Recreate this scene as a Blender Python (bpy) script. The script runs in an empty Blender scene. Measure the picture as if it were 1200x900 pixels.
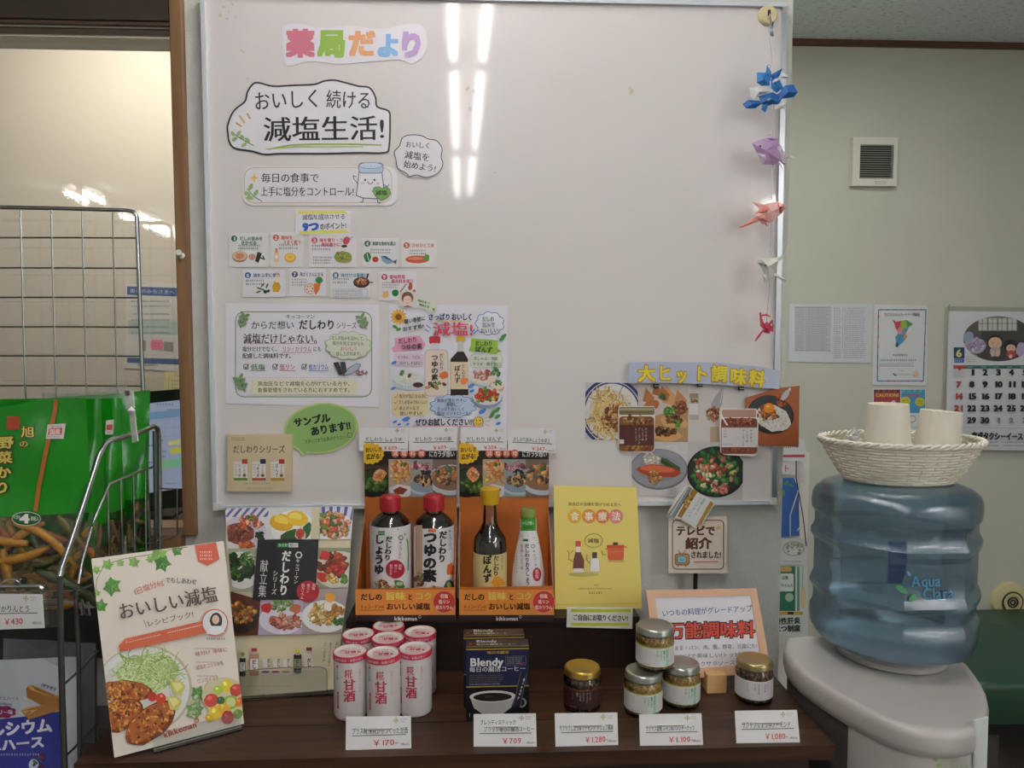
import bpy, math, random
from mathutils import Vector, Matrix
random.seed(11)
sc = bpy.context.scene
COL = sc.collection
V = Vector
R = math.radians

# ------------------------------------------------------------------ camera, world, light, exposure
F = 870.0
CAMZ = 1.45
PITCH, YAW = R(3.5), R(2.6)
cd = bpy.data.cameras.new('camera'); cam = bpy.data.objects.new('camera', cd); COL.objects.link(cam)
cam.location = (0, 0, CAMZ); cam.rotation_euler = (R(90) - PITCH, 0, -YAW)
cd.sensor_width = 36; cd.lens = F / 1200 * 36; cd.clip_start = .02
sc.camera = cam
sc.view_settings.view_transform = 'Standard'; sc.view_settings.look = 'None'
sc.view_settings.exposure = 0.0; sc.view_settings.gamma = 1.0; sc.view_settings.use_curve_mapping = False
TUBE, TUBE_L, FILL_R, WINDOW, BACKROOM, RECESS_FILL = 21.0, 20.0, 48.0, 12.0, 9.0, 7.5
w = bpy.data.worlds.new('world'); sc.world = w; w.use_nodes = True
w.node_tree.nodes['Background'].inputs[0].default_value = (.55, .65, .8, 1)
w.node_tree.nodes['Background'].inputs[1].default_value = .3
def area(name, loc, rot, sx, sy, power, col):
    l = bpy.data.lights.new(name, 'AREA'); l.shape = 'RECTANGLE'; l.size = sx; l.size_y = sy; l.energy = power; l.color = col
    o = bpy.data.objects.new(name, l); COL.objects.link(o); o.location = loc; o.rotation_euler = rot
    return o
area('window_daylight', (2.93, -2.1, 1.5), (R(90), 0, R(90)), 1.3, 1.2, WINDOW, (.84, .93, 1.0))          # glazed shop front behind the photographer
area('back_room_lamp', (-.85, 1.72, 2.42), (R(4), 0, 0), .5, .1, BACKROOM, (1.0, .95, .86))             # ceiling lamp of the room behind the opening
area('recess_fill', (.95, 1.75, 2.44), (0, 0, 0), .5, .2, RECESS_FILL, (.95, 1.0, .9))  # added fill light that brightens the recess wall, no fixture belongs to it
# ------------------------------------------------------------------ pixel helpers: a ray of the photograph meets a real surface
_f = V((math.sin(YAW) * math.cos(PITCH), math.cos(YAW) * math.cos(PITCH), -math.sin(PITCH)))
_r = V((math.cos(YAW), -math.sin(YAW), 0)); _u = _r.cross(_f)
O = V((0, 0, CAMZ))
def ray(x, y): return _f + _r * ((x - 600) / F) - _u * ((y - 450) / F)
def PP(x, y, p, n):
    d = ray(x, y); return O + d * ((p - O).dot(n) / d.dot(n))
def PY(x, y, Y): d = ray(x, y); return O + d * (Y / d.y)
def PZ(x, y, Z): d = ray(x, y); return O + d * ((Z - CAMZ) / d.z)
def PX(x, y, X): d = ray(x, y); return O + d * (X / d.x)
ZS, ZR, YB, YW = .848, .947, 1.40, 1.42      # shelf top, riser top, whiteboard face, wall face

# ------------------------------------------------------------------ materials
def lin(h):
    if not isinstance(h, str): return tuple(h)[:3]
    v = [int(h[i:i + 2], 16) / 255 for i in (0, 2, 4)]
    return tuple(a / 12.92 if a <= .04045 else ((a + .055) / 1.055) ** 2.4 for a in v)
def new(name):
    m = bpy.data.materials.new(name); m.use_nodes = True
    return m, m.node_tree.nodes, m.node_tree.links, m.node_tree.nodes['Principled BSDF']
def mat(name, col, rough=.5, metal=0, noise=0, scale=30, bump=0, bscale=None, spec=.5, coat=0, stretch=(1, 1, 1), emit=0, sss=0):
    m, N, L, P = new(name); c = lin(col)
    P.inputs['Roughness'].default_value = rough; P.inputs['Metallic'].default_value = metal
    P.inputs['Specular IOR Level'].default_value = spec; P.inputs['Coat Weight'].default_value = coat
    P.inputs['Coat Roughness'].default_value = .08
    tc = N.new('ShaderNodeTexCoord'); mp = N.new('ShaderNodeMapping'); L.new(tc.outputs['Object'], mp.inputs[0])
    mp.inputs['Scale'].default_value = stretch
    nz = N.new('ShaderNodeTexNoise'); nz.inputs['Scale'].default_value = scale; nz.inputs['Detail'].default_value = 4
    L.new(mp.outputs[0], nz.inputs['Vector'])
    cr = N.new('ShaderNodeValToRGB'); L.new(nz.outputs['Fac'], cr.inputs[0])
    k = max(noise, .02)
    cr.color_ramp.elements[0].color = tuple(v * (1 - k) for v in c) + (1,); cr.color_ramp.elements[0].position = .3
    cr.color_ramp.elements[1].color = tuple(min(1, v * (1 + k)) for v in c) + (1,); cr.color_ramp.elements[1].position = .7
    L.new(cr.outputs[0], P.inputs['Base Color'])
    if bump:
        n2 = N.new('ShaderNodeTexNoise'); n2.inputs['Scale'].default_value = bscale or scale; n2.inputs['Detail'].default_value = 3
        L.new(mp.outputs[0], n2.inputs['Vector'])
        b = N.new('ShaderNodeBump'); b.inputs['Strength'].default_value = bump; b.inputs['Distance'].default_value = .002
        L.new(n2.outputs['Fac'], b.inputs['Height']); L.new(b.outputs[0], P.inputs['Normal'])
    if emit:
        P.inputs['Emission Color'].default_value = c + (1,); P.inputs['Emission Strength'].default_value = emit
    return m
def ink(name, rough, coat=0):
    m, N, L, P = new(name)
    a = N.new('ShaderNodeAttribute'); a.attribute_name = 'Col'
    nz = N.new('ShaderNodeTexNoise'); nz.inputs['Scale'].default_value = 60
    mr = N.new('ShaderNodeMapRange'); mr.inputs[3].default_value = rough * .85; mr.inputs[4].default_value = rough * 1.15
    L.new(nz.outputs[0], mr.inputs[0]); L.new(mr.outputs[0], P.inputs['Roughness'])
    L.new(a.outputs['Color'], P.inputs['Base Color'])
    P.inputs['Coat Weight'].default_value = coat; P.inputs['Coat Roughness'].default_value = .06
    return m
def clear(name, tint, gloss=.1, rough=.05, diff=0, dcol=(1, 1, 1), bump=0, bscale=200):
    m, N, L, P = new(name); N.remove(P); out = N['Material Output']
    t = N.new('ShaderNodeBsdfTransparent'); t.inputs[0].default_value = lin(tint) + (1,)
    g = N.new('ShaderNodeBsdfGlossy'); g.inputs['Roughness'].default_value = rough; g.inputs['Color'].default_value = (1, 1, 1, 1)
    lw = N.new('ShaderNodeFresnel'); lw.inputs[0].default_value = 1.45
    mr = N.new('ShaderNodeMath'); mr.operation = 'MULTIPLY_ADD'; mr.inputs[1].default_value = 1.0; mr.inputs[2].default_value = gloss
    mr.use_clamp = True; L.new(lw.outputs[0], mr.inputs[0])
    mx = N.new('ShaderNodeMixShader'); L.new(mr.outputs[0], mx.inputs[0])
    src = t.outputs[0]
    if diff:
        d = N.new('ShaderNodeBsdfDiffuse'); d.inputs[0].default_value = lin(dcol) + (1,)
        m2 = N.new('ShaderNodeMixShader'); m2.inputs[0].default_value = diff; L.new(t.outputs[0], m2.inputs[1]); L.new(d.outputs[0], m2.inputs[2]); src = m2.outputs[0]
    L.new(src, mx.inputs[1]); L.new(g.outputs[0], mx.inputs[2]); L.new(mx.outputs[0], out.inputs[0])
    nz = N.new('ShaderNodeTexNoise'); nz.inputs['Scale'].default_value = bscale
    tc = N.new('ShaderNodeTexCoord'); L.new(tc.outputs['Object'], nz.inputs['Vector'])
    b = N.new('ShaderNodeBump'); b.inputs['Strength'].default_value = bump or .02; b.inputs['Distance'].default_value = .001
    L.new(nz.outputs[0], b.inputs['Height']); L.new(b.outputs[0], g.inputs['Normal'])
    return m
def wood(name, c1, c2, rough=.4, scale=6, axis='X', dist=6):
    m, N, L, P = new(name)
    tc = N.new('ShaderNodeTexCoord'); mp = N.new('ShaderNodeMapping'); L.new(tc.outputs['Object'], mp.inputs[0])
    mp.inputs['Scale'].default_value = {'X': (.6, 9, 9), 'Z': (9, 9, .6)}[axis]
    n1 = N.new('ShaderNodeTexNoise'); n1.inputs['Scale'].default_value = scale; n1.inputs['Detail'].default_value = 8; n1.inputs['Distortion'].default_value = .6
    L.new(mp.outputs[0], n1.inputs['Vector'])
    cr = N.new('ShaderNodeValToRGB'); L.new(n1.outputs['Fac'], cr.inputs[0])
    cr.color_ramp.elements[0].position = .32; cr.color_ramp.elements[0].color = lin(c1) + (1,)
    cr.color_ramp.elements[1].position = .68; cr.color_ramp.elements[1].color = lin(c2) + (1,)
    L.new(cr.outputs[0], P.inputs['Base Color']); P.inputs['Roughness'].default_value = rough
    b = N.new('ShaderNodeBump'); b.inputs['Strength'].default_value = .15; b.inputs['Distance'].default_value = .001
    L.new(n1.outputs['Fac'], b.inputs['Height']); L.new(b.outputs[0], P.inputs['Normal'])
    return m
INK = ink('printed_paper', .6); GLOSS = ink('laminated_print', .3, .25); SHEEN = ink('coated_print', .38, .1)
INK2 = ink('matte_print', .75)
MW = mat('white_wallpaper', 'd6d6cd', .8, noise=.03, scale=40, bump=.5, bscale=260)
MWR = mat('recess_wallpaper', 'cdcbc0', .85, noise=.04, scale=3, bump=.35, bscale=200)
MBOARD = mat('enamel_whiteboard', 'e4deda', .055, noise=.02, scale=2, spec=.55)
MALU = mat('aluminium_frame', 'c9cdd0', .3, .85)
MWFR = mat('white_frame_edge', 'dfe5ea', .35, .2)
MSTEEL = mat('chromed_wire', 'b8bcbc', .22, 1)
MWOOD = wood('dark_walnut_shelf', '2e1a0e', '4d301b', .45)
MRISER = wood('dark_riser_wood', '231610', '33221a', .5)
MPOST = wood('brown_window_post', '7d5a3c', '94704c', .5, axis='Z')
MHEAD = wood('dark_header_wood', '4e3a30', '66503f', .5)
MTRIM = wood('brown_ceiling_trim', '553425', '6b4634', .55)
MBLACK = mat('black_plastic', '17181a', .4); MDK = mat('dark_grey_panel', '4c4745', .6, noise=.06)
MFLOOR = mat('grey_brown_floor', '6f655b', .5, noise=.15, scale=5)
MSERV = mat('server_white_plastic', 'bdb8b2', .35, noise=.02, coat=.3)
MPLAS = mat('white_plastic', 'e4dfd9', .3, noise=.02, coat=.3)
MCREAM = mat('cream_plastic', 'ddd2a0', .35)
MIVORY = mat('ivory_cup', 'ded8c8', .7, noise=.03)

# ------------------------------------------------------------------ object helpers
def tag(o, label=None, cat=None, group=None, kind=None):
    for k, v in (('label', label), ('category', cat), ('group', group), ('kind', kind)):
        if v: o[k] = v
    return o
def wloc(o):
    p = V(o.location)
    while o.parent: o = o.parent; p += V(o.location)
    return p
def link_mesh(name, vs, fs, m, parent=None, smooth=None, cols=None, origin=None, kind=None):
    if origin is None:
        if parent: origin = wloc(parent)
        else:
            xs = [v[0] for v in vs]; ys = [v[1] for v in vs]; zs = [v[2] for v in vs]
            origin = V(((min(xs) + max(xs)) / 2, (min(ys) + max(ys)) / 2, min(zs)))
    me = bpy.data.meshes.new(name)
    me.from_pydata([(v[0] - origin[0], v[1] - origin[1], v[2] - origin[2]) for v in vs], [], fs)
    me.materials.append(m)
    if cols is not None:
        at = me.color_attributes.new('Col', 'FLOAT_COLOR', 'CORNER'); buf = []
        for f, c in zip(me.polygons, cols): buf += list(c + (1.0,)) * f.loop_total
        at.data.foreach_set('color', buf)
    if smooth is not None:
        me.shade_smooth(); me.set_sharp_from_angle(angle=R(smooth))
    me.update()
    o = bpy.data.objects.new(name, me); COL.objects.link(o)
    if parent: o.parent = parent; o.location = origin - wloc(parent)
    else: o.location = origin
    if kind: o['kind'] = kind
    return o
def empty(name, loc, label, cat, group=None):
    o = bpy.data.objects.new(name, None); o.empty_display_size = .02; COL.objects.link(o); o.location = loc
    return tag(o, label, cat, group)
class B:
    def __init__(s): s.v = []; s.f = []
    def add(s, vs, fs):
        n = len(s.v); s.v += [V(v) for v in vs]; s.f += [tuple(i + n for i in f) for f in fs]; return s
    def box(s, a, b, M=None):
        (x0, y0, z0), (x1, y1, z1) = a, b
        vs = [V(p) for p in ((x0, y0, z0), (x1, y0, z0), (x1, y1, z0), (x0, y1, z0), (x0, y0, z1), (x1, y0, z1), (x1, y1, z1), (x0, y1, z1))]
        if M: vs = [M @ v for v in vs]
        return s.add(vs, [(0, 3, 2, 1), (4, 5, 6, 7), (0, 1, 5, 4), (1, 2, 6, 5), (2, 3, 7, 6), (3, 0, 4, 7)])
    def bbox(s, a, b, r=.002):      # box with chamfered vertical and horizontal edges
        (x0, y0, z0), (x1, y1, z1) = a, b
        def ring(z, q): return [V(p) for p in ((x0 + q, y0 + r * 0 + (q - r if q > r else 0), z), (x1 - q, y0 + (q - r if q > r else 0), z))]
        pts = [(x0 + r, y0), (x1 - r, y0), (x1, y0 + r), (x1, y1 - r), (x1 - r, y1), (x0 + r, y1), (x0, y1 - r), (x0, y0 + r)]
        return s.prism([(p[0], p[1]) for p in pts], z0, z1, r)
    def prism(s, pts, z0, z1, r=0):  # horizontal outline, chamfer r at top and bottom
        n = len(pts); cx = sum(p[0] for p in pts) / n; cy = sum(p[1] for p in pts) / n
        def rg(z, q):
            o = []
            for x, y in pts:
                d = math.hypot(x - cx, y - cy) or 1; k = (d - q) / d
                o.append((cx + (x - cx) * k, cy + (y - cy) * k, z))
            return o
        L = [rg(z0, 0), rg(z1, 0)] if not r else [rg(z0, r), rg(z0 + r, 0), rg(z1 - r, 0), rg(z1 - r * .3, r * .3), rg(z1, r)]
        vs = sum(L, []); fs = [tuple(range(n))[::-1], tuple(range(n * (len(L) - 1), n * len(L)))]
        for k in range(len(L) - 1):
            for i in range(n): j = (i + 1) % n; fs.append((k * n + i, k * n + j, (k + 1) * n + j, (k + 1) * n + i))
        return s.add(vs, fs)
    def tube(s, pts, r, n=8, closed=False):
        pts = [V(p) for p in pts]; m = len(pts); vs = []; fs = []; rr = r if isinstance(r, (list, tuple)) else [r] * m
        up = None
        for i, p in enumerate(pts):
            a = pts[i - 1] if (i > 0 or closed) else p; b = pts[(i + 1) % m] if (i < m - 1 or closed) else p
            t = (b - a).normalized()
            if up is None: up = t.orthogonal().normalized()
            up = (up - t * up.dot(t)).normalized() if (up - t * up.dot(t)).length > 1e-6 else t.orthogonal().normalized()
            q = t.cross(up)
            vs += [p + (up * math.cos(k * 2 * math.pi / n) + q * math.sin(k * 2 * math.pi / n)) * rr[i] for k in range(n)]
        for i in range(m if closed else m - 1):
            a = i * n; b = ((i + 1) % m) * n
            fs += [(a + k, a + (k + 1) % n, b + (k + 1) % n, b + k) for k in range(n)]
        if not closed: fs += [tuple(range(n))[::-1], tuple(range((m - 1) * n, m * n))]
        return s.add(vs, fs)
    def lathe(s, prof, c, n=32, cap=True, sx=1, sy=1):
        vs = []; fs = []; m = len(prof)
        for r, z in prof: vs += [(c[0] + r * sx * math.cos(2 * math.pi * k / n), c[1] + r * sy * math.sin(2 * math.pi * k / n), c[2] + z) for k in range(n)]
        for i in range(m - 1): fs += [(i * n + k, i * n + (k + 1) % n, (i + 1) * n + (k + 1) % n, (i + 1) * n + k) for k in range(n)]
        if cap: fs += [tuple(range(n))[::-1], tuple(range((m - 1) * n, m * n))]
        return s.add(vs, fs)
    def slab(s, pts, nrm, t):       # 3-D outline pts, thickness t behind the face
        n = len(pts); nrm = V(nrm).normalized(); vs = [V(p) for p in pts] + [V(p) - nrm * t for p in pts]
        fs = [tuple(range(n)), tuple(range(n, 2 * n))[::-1]] + [(i, i + n, (i + 1) % n + n, (i + 1) % n) for i in range(n)]
        return s.add(vs, fs)
    def gem(s, pts, f, b):          # folded paper body: outline with a ridge point in front and behind
        n = len(pts); s.add([V(p) for p in pts] + [V(f), V(b)], [(i, (i + 1) % n, n) for i in range(n)] + [((i + 1) % n, i, n + 1) for i in range(n)])
        return s
    def build(s, name, m, parent=None, smooth=None, kind=None, origin=None):
        return link_mesh(name, s.v, s.f, m, parent, smooth, None, origin, kind)
def struct(o): o['kind'] = 'structure'; return o
def dup(root, loc, rotz=0, label=None, group=None):
    def cp(o, par):
        c = o.copy(); COL.objects.link(c); c.parent = par
        for ch in [k for k in o.children]: cp(ch, c)
        return c
    c = cp(root, None); c.location = loc; c.rotation_euler = (0, 0, rotz)
    if label: c['label'] = label
    if group: c['group'] = group
    return c

# ------------------------------------------------------------------ glyphs
_tc = bpy.data.curves.new('glyph_source', 'FONT'); _tc.size = 1; _tc.resolution_u = 2
_to = bpy.data.objects.new('glyph_source', _tc); COL.objects.link(_to)
GL = {}
def glyph(ch, bold):
    k = (ch, bold)
    if k not in GL:
        if bold:
            v, f = glyph(ch, 0); n = len(v); sh = [(bold * a, bold * b * .8) for a in (-1, 0, 1) for b in (-1, 0, 1)] if bold > .04 else [(-bold, -bold * .6), (bold, -bold * .6), (-bold, bold * .6), (bold, bold * .6)] if bold > .028 else [(-bold * .7, 0), (bold * .7, 0)]
            GL[k] = ([(x + a, y + b, i * 1.6e-5) for i, (a, b) in enumerate(sh) for x, y, _ in v], [tuple(i + n * q for i in p) for q in range(len(sh)) for p in f]); return GL[k]
        _tc.body = ch
        bpy.context.view_layer.update()
        me = bpy.data.meshes.new_from_object(_to.evaluated_get(bpy.context.evaluated_depsgraph_get()))
        GL[k] = ([(v.co.x, v.co.y, 0) for v in me.vertices], [tuple(p.vertices) for p in me.polygons]); bpy.data.meshes.remove(me)
    return GL[k]
def adv(ch):
    if ord(ch) > 0x2E7F: return 1.0
    if ch == ' ': return .35
    v = glyph(ch, 0)[0]
    return (max(p[0] for p in v) + .07) if v else .4
def arc(cx, cy, rx, ry, a0, a1, n): return [(cx + rx * math.cos(R(a0 + (a1 - a0) * i / n)), cy + ry * math.sin(R(a0 + (a1 - a0) * i / n))) for i in range(n + 1)]
def rr(x0, y0, x1, y1, r, n=4): return arc(x1 - r, y1 - r, r, r, 0, 90, n) + arc(x0 + r, y1 - r, r, r, 90, 180, n) + arc(x0 + r, y0 + r, r, r, 180, 270, n) + arc(x1 - r, y0 + r, r, r, 270, 360, n)
def el(cx, cy, rx, ry, n=24, a=0):
    ca, sa = math.cos(R(a)), math.sin(R(a))
    return [(cx + rx * math.cos(t) * ca - ry * math.sin(t) * sa, cy + rx * math.cos(t) * sa + ry * math.sin(t) * ca) for t in (2 * math.pi * k / n for k in range(n))]
def smooth(pts, n=4):
    m = len(pts); o = []
    for i in range(m):
        p0, p1, p2, p3 = (pts[(i + k) % m] for k in (-1, 0, 1, 2))
        for k in range(n):
            t = k / n; o.append(tuple(.5 * (2 * b + (c - a) * t + (2 * a - 5 * b + 4 * c - d) * t * t + (3 * b - a - 3 * c + d) * t ** 3) for a, b, c, d in zip(p0, p1, p2, p3)))
    return o
def cloud(cx, cy, rx, ry, n=10, b=.1):
    return [(cx + rx * (1 + b * abs(math.sin(n * t / 2)) - b / 2) * math.cos(t), cy + ry * (1 + b * abs(math.sin(n * t / 2)) - b / 2) * math.sin(t)) for t in (2 * math.pi * k / (n * 6) for k in range(n * 6))]
EPS = 2.5e-5
class Canvas:
    """flat print laid on a real surface; fn maps picture coordinates of the print to a point of that surface"""
    def __init__(s, root, fn, nrm=V((0, -1, 0)), m=None, lift=1e-4):
        s.root = root; s.fn = fn; s.curved = callable(nrm); s.n = nrm if callable(nrm) else (lambda p, q=V(nrm).normalized(): q); s.m = m or INK; s.lay = lift; s.name = None; s.clip = None
    def part(s, name, m=None, label=None):
        s.end(); s.name = name; s.v = []; s.f = []; s.c = []; s.pm = m or s.m; s.plabel = label; return s
    def end(s):
        if s.name and s.f:
            o = link_mesh(s.name, s.v, s.f, s.pm, s.root, None, s.c)
            if s.plabel: o['label'] = s.plabel
        s.name = None; return s
    def raw(s, vs, fs, col, off=None):
        if off is None: s.lay += EPS; off = s.lay
        n = len(s.v)
        for q in vs: p = s.fn(q[0], q[1]); s.v.append(p + s.n(p) * (off + (q[2] if len(q) > 2 else 0)))
        c = lin(col)
        for f in fs: s.f.append(tuple(i + n for i in f)); s.c.append(c)
        return s
    def poly(s, pts, col, off=None):
        if s.clip:
            for i in range(len(s.clip)):
                (ax, ay), (bx, by) = s.clip[i], s.clip[(i + 1) % len(s.clip)]
                ins = lambda p: (bx - ax) * (p[1] - ay) - (by - ay) * (p[0] - ax) >= 0
                o = []
                for j in range(len(pts)):
                    p, q = pts[j - 1], pts[j]; ip, iq = ins(p), ins(q)
                    if ip != iq:
                        dx, dy = q[0] - p[0], q[1] - p[1]; den = (bx - ax) * dy - (by - ay) * dx
                        t = -((bx - ax) * (p[1] - ay) - (by - ay) * (p[0] - ax)) / den; o.append((p[0] + dx * t, p[1] + dy * t))
                    if iq: o.append(q)
                pts = o
                if len(pts) < 3: return s
        n = len(pts)
        if s.curved and n > 3:
            cx = sum(p[0] for p in pts) / n; cy = sum(p[1] for p in pts) / n; vs = [(cx, cy)]; fs = []
            for r in range(1, 5): vs += [(cx + (x - cx) * r / 4, cy + (y - cy) * r / 4) for x, y in pts]
            for i in range(n):
                j = (i + 1) % n; fs.append((0, 1 + i, 1 + j)); fs += [(1 + r * n + i, 1 + (r + 1) * n + i, 1 + (r + 1) * n + j, 1 + r * n + j) for r in range(3)]
            return s.raw(vs, fs, col, off)
        return s.raw(pts, [tuple(range(n))], col, off)
    def box(s, x0, y0, x1, y1, col): return s.poly([(x0, y0), (x1, y0), (x1, y1), (x0, y1)], col)
    def strip(s, x0, y0, x1, y1, col, n=16):      # for curved surfaces
        vs = []; fs = []
        for i in range(n + 1): x = x0 + (x1 - x0) * i / n; vs += [(x, y0), (x, y1)]
        for i in range(n): fs.append((2 * i, 2 * i + 1, 2 * i + 3, 2 * i + 2))
        return s.raw(vs, fs, col)
    def rr(s, x0, y0, x1, y1, r, col): return s.poly(rr(x0, y0, x1, y1, r), col)
    def el(s, cx, cy, rx, ry, col, a=0, n=22): return s.poly(el(cx, cy, rx, ry, n, a), col)
    def line(s, pts, w, col, closed=False, off=None):
        if off is None: s.lay += EPS; off = s.lay
        m = len(pts); w = w / 2
        for i in range(m if closed else m - 1):
            (x0, y0), (x1, y1) = pts[i], pts[(i + 1) % m]; d = math.hypot(x1 - x0, y1 - y0)
            if d < 1e-6: continue
            ux, uy = (x1 - x0) / d * w, (y1 - y0) / d * w; e = .4
            if s.clip: s.poly([(x0 - uy, y0 + ux), (x0 + uy, y0 - ux), (x1 + uy, y1 - ux), (x1 - uy, y1 + ux)], col, off); continue
            s.raw([(x0 - uy - ux * e, y0 + ux - uy * e), (x0 + uy - ux * e, y0 - ux - uy * e), (x1 + uy + ux * e, y1 - ux + uy * e), (x1 - uy + ux * e, y1 + ux + uy * e)], [(0, 1, 2, 3)], col, off)
        return s
    def T(s, t, x0, y0, x1, y1, h, col, bold=0, jit=0):
        """text fitted along the line (x0,y0)-(x1,y1) through the middle of its letters; h = letter height"""
        s.lay += EPS; A = [adv(c) for c in t]; tot = sum(A); L = math.hypot(x1 - x0, y1 - y0); k = L / tot; ux, uy = (x1 - x0) / L, (y1 - y0) / L; p = 0
        for c, a in zip(t, A):
            if c not in '  ':
                vs, fs = glyph(c, bold); j = random.uniform(-jit, jit); sc_ = 1 + random.uniform(-jit, jit) * .8; cj, sj = math.cos(j), math.sin(j)
                o = []
                for gx, gy, gz in vs:
                    ex, ey = (gx - a / 2) * k * sc_, -(gy - .37) * h * sc_
                    ex, ey = ex * cj - ey * sj, ex * sj + ey * cj + random.uniform(0, 0)
                    q = p + a / 2 * k; o.append((x0 + ux * (q + ex) - uy * ey, y0 + uy * (q + ex) + ux * ey + j * h * .3, gz))
                s.raw(o, fs, col, s.lay)
            p += a * k
        if bold: s.lay += 1.5e-4 if bold > .04 else 6.4e-5
        return s
    def VT(s, t, x0, y0, x1, y1, wd, col, bold=0):
        """text written downwards from (x0,y0) to (x1,y1)"""
        s.lay += EPS; n = len(t); dx, dy = (x1 - x0) / n, (y1 - y0) / n; h = math.hypot(dx, dy); ux, uy = dy / h, -dx / h; vx, vy = dx / h, dy / h
        for i, c in enumerate(t):
            if c == ' ': continue
            vs, fs = glyph(c, bold); cx, cy = x0 + dx * (i + .5), y0 + dy * (i + .5); o = []
            a2 = .5 if ord(c) > 0x2E7F else adv(c) / 2
            for gx, gy, gz in vs:
                ex, ey = (gx - a2) * wd, -(gy - .37) * h * 1.02
                if c in 'ー-': ex, ey = -(-(gy - .37)) * wd, (gx - a2) * h
                o.append((cx + ux * ex + vx * ey, cy + uy * ex + vy * ey, gz))
            s.raw(o, fs, col, s.lay)
        if bold: s.lay += 1.5e-4 if bold > .04 else 6.4e-5
        return s
    def tiny(s, x0, y0, x1, y1, rows, col, fill=.9, h=.55):
        """rows of print too small to read: short separate marks"""
        s.lay += EPS; rh = (y1 - y0) / rows
        for r in range(rows):
            x = x0; y = y0 + rh * (r + .5); xe = x0 + (x1 - x0) * (fill if r == rows - 1 else random.uniform(.85, 1)); g = rh * h / 2; st = rh * .62
            while x < xe - st * .6:
                ww = st * random.uniform(.45, .8); k = random.uniform(.7, 1)
                s.raw([(x, y - g * k), (x + ww, y - g * k), (x + ww, y - g * k * .45), (x, y - g * k * .45)], [(0, 1, 2, 3)], col, s.lay)
                s.raw([(x + ww * .2, y), (x + ww * .9, y), (x + ww * .9, y + g), (x + ww * .65, y + g), (x + ww * .5, y + g * .4), (x + ww * .2, y + g * .8)], [(0, 1, 2, 3, 4, 5)], col, s.lay)
                x += st
        return s
    def blob(s, cx, cy, rx, ry, col, a=None, off=None, n=9, j=.22):
        a = random.uniform(0, 180) if a is None else a
        return s.poly([(cx + (x - cx) * (1 + random.uniform(-j, j)), cy + (y - cy) * (1 + random.uniform(-j, j))) for x, y in el(cx, cy, rx, ry, n, a)], col, off)
    def pile(s, cx, cy, rx, ry, cols, n, size, asp=.6, hi=True):
        b = s.lay
        for i in range(n):
            r = math.sqrt(random.random()); t = random.uniform(0, 6.283); x, y = cx + rx * r * math.cos(t), cy + ry * r * math.sin(t)
            z = size * random.uniform(.6, 1.3); c = lin(random.choice(cols)); k = random.uniform(.75, 1.15); c = tuple(min(1, q * k) for q in c); off = b + random.random() * 3e-4
            a = random.uniform(0, 180)
            s.blob(x, y, z, z * asp, tuple(q * .55 for q in c), a, off)
            s.blob(x - z * .1, y - z * .12, z * .75, z * asp * .7, c, a, off + 2e-6)
            if hi and i % 3 == 0: s.blob(x - z * .2, y - z * .25, z * .25, z * asp * .22, tuple(min(1, q * 1.6 + .05) for q in c), a, off + 4e-6)
        s.lay = b + 3.2e-4; return s
    def strands(s, cx, cy, rx, ry, cols, n, ln, wd):
        b = s.lay
        for i in range(n):
            r = math.sqrt(random.random()); t = random.uniform(0, 6.283); x, y = cx + rx * r * math.cos(t), cy + ry * r * math.sin(t); a = random.uniform(0, 360); cv = random.uniform(-60, 60)
            pts = [(x, y)]
            for k in range(3): pts.append((pts[-1][0] + ln / 3 * math.cos(R(a + cv * k)), pts[-1][1] + ln / 3 * math.sin(R(a + cv * k))))
            s.line(pts, wd, random.choice(cols), off=b + random.random() * 3e-4)
        s.lay = b + 3.2e-4; return s
    def leafbranch(s, x, y, ln, ang, n=3, col='6d8f4e', sz=5):
        s.line([(x, y), (x + ln * math.cos(R(ang)), y + ln * math.sin(R(ang)))], sz * .16, '56703e')
        for i in range(n):
            t = (i + .6) / n; px, py = x + ln * t * math.cos(R(ang)), y + ln * t * math.sin(R(ang))
            for sg in (-1, 1):
                a = ang + sg * 50; s.el(px + sz * .6 * math.cos(R(a)), py + sz * .6 * math.sin(R(a)), sz * .6, sz * .3, col, a, 10)
        return s
def fy(Y): return lambda x, y: PY(x, y, Y)
def sheet(name, label, cat, pts, fn, col='eeeeee', m=None, t=.0006, nrm=V((0, -1, 0)), group=None):
    """a sheet of paper or card as one solid slab; returns (root, canvas)"""
    P3 = [fn(x, y) for x, y in pts]
    b = B().slab(P3, nrm, t); o = link_mesh(name, b.v, b.f, m or INK, None, None, [lin(col)] * len(b.f)); tag(o, label, cat, group)
    return o, Canvas(o, fn, nrm, m)
def q4(x0, y0, x1, y1): return [(x0, y0), (x1, y0), (x1, y1), (x0, y1)]
def plane3(a, b, c):
    n = (b - a).cross(c - a).normalized()
    if n.y > 0: n = -n
    return (lambda x, y: PP(x, y, a, n)), n
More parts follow.
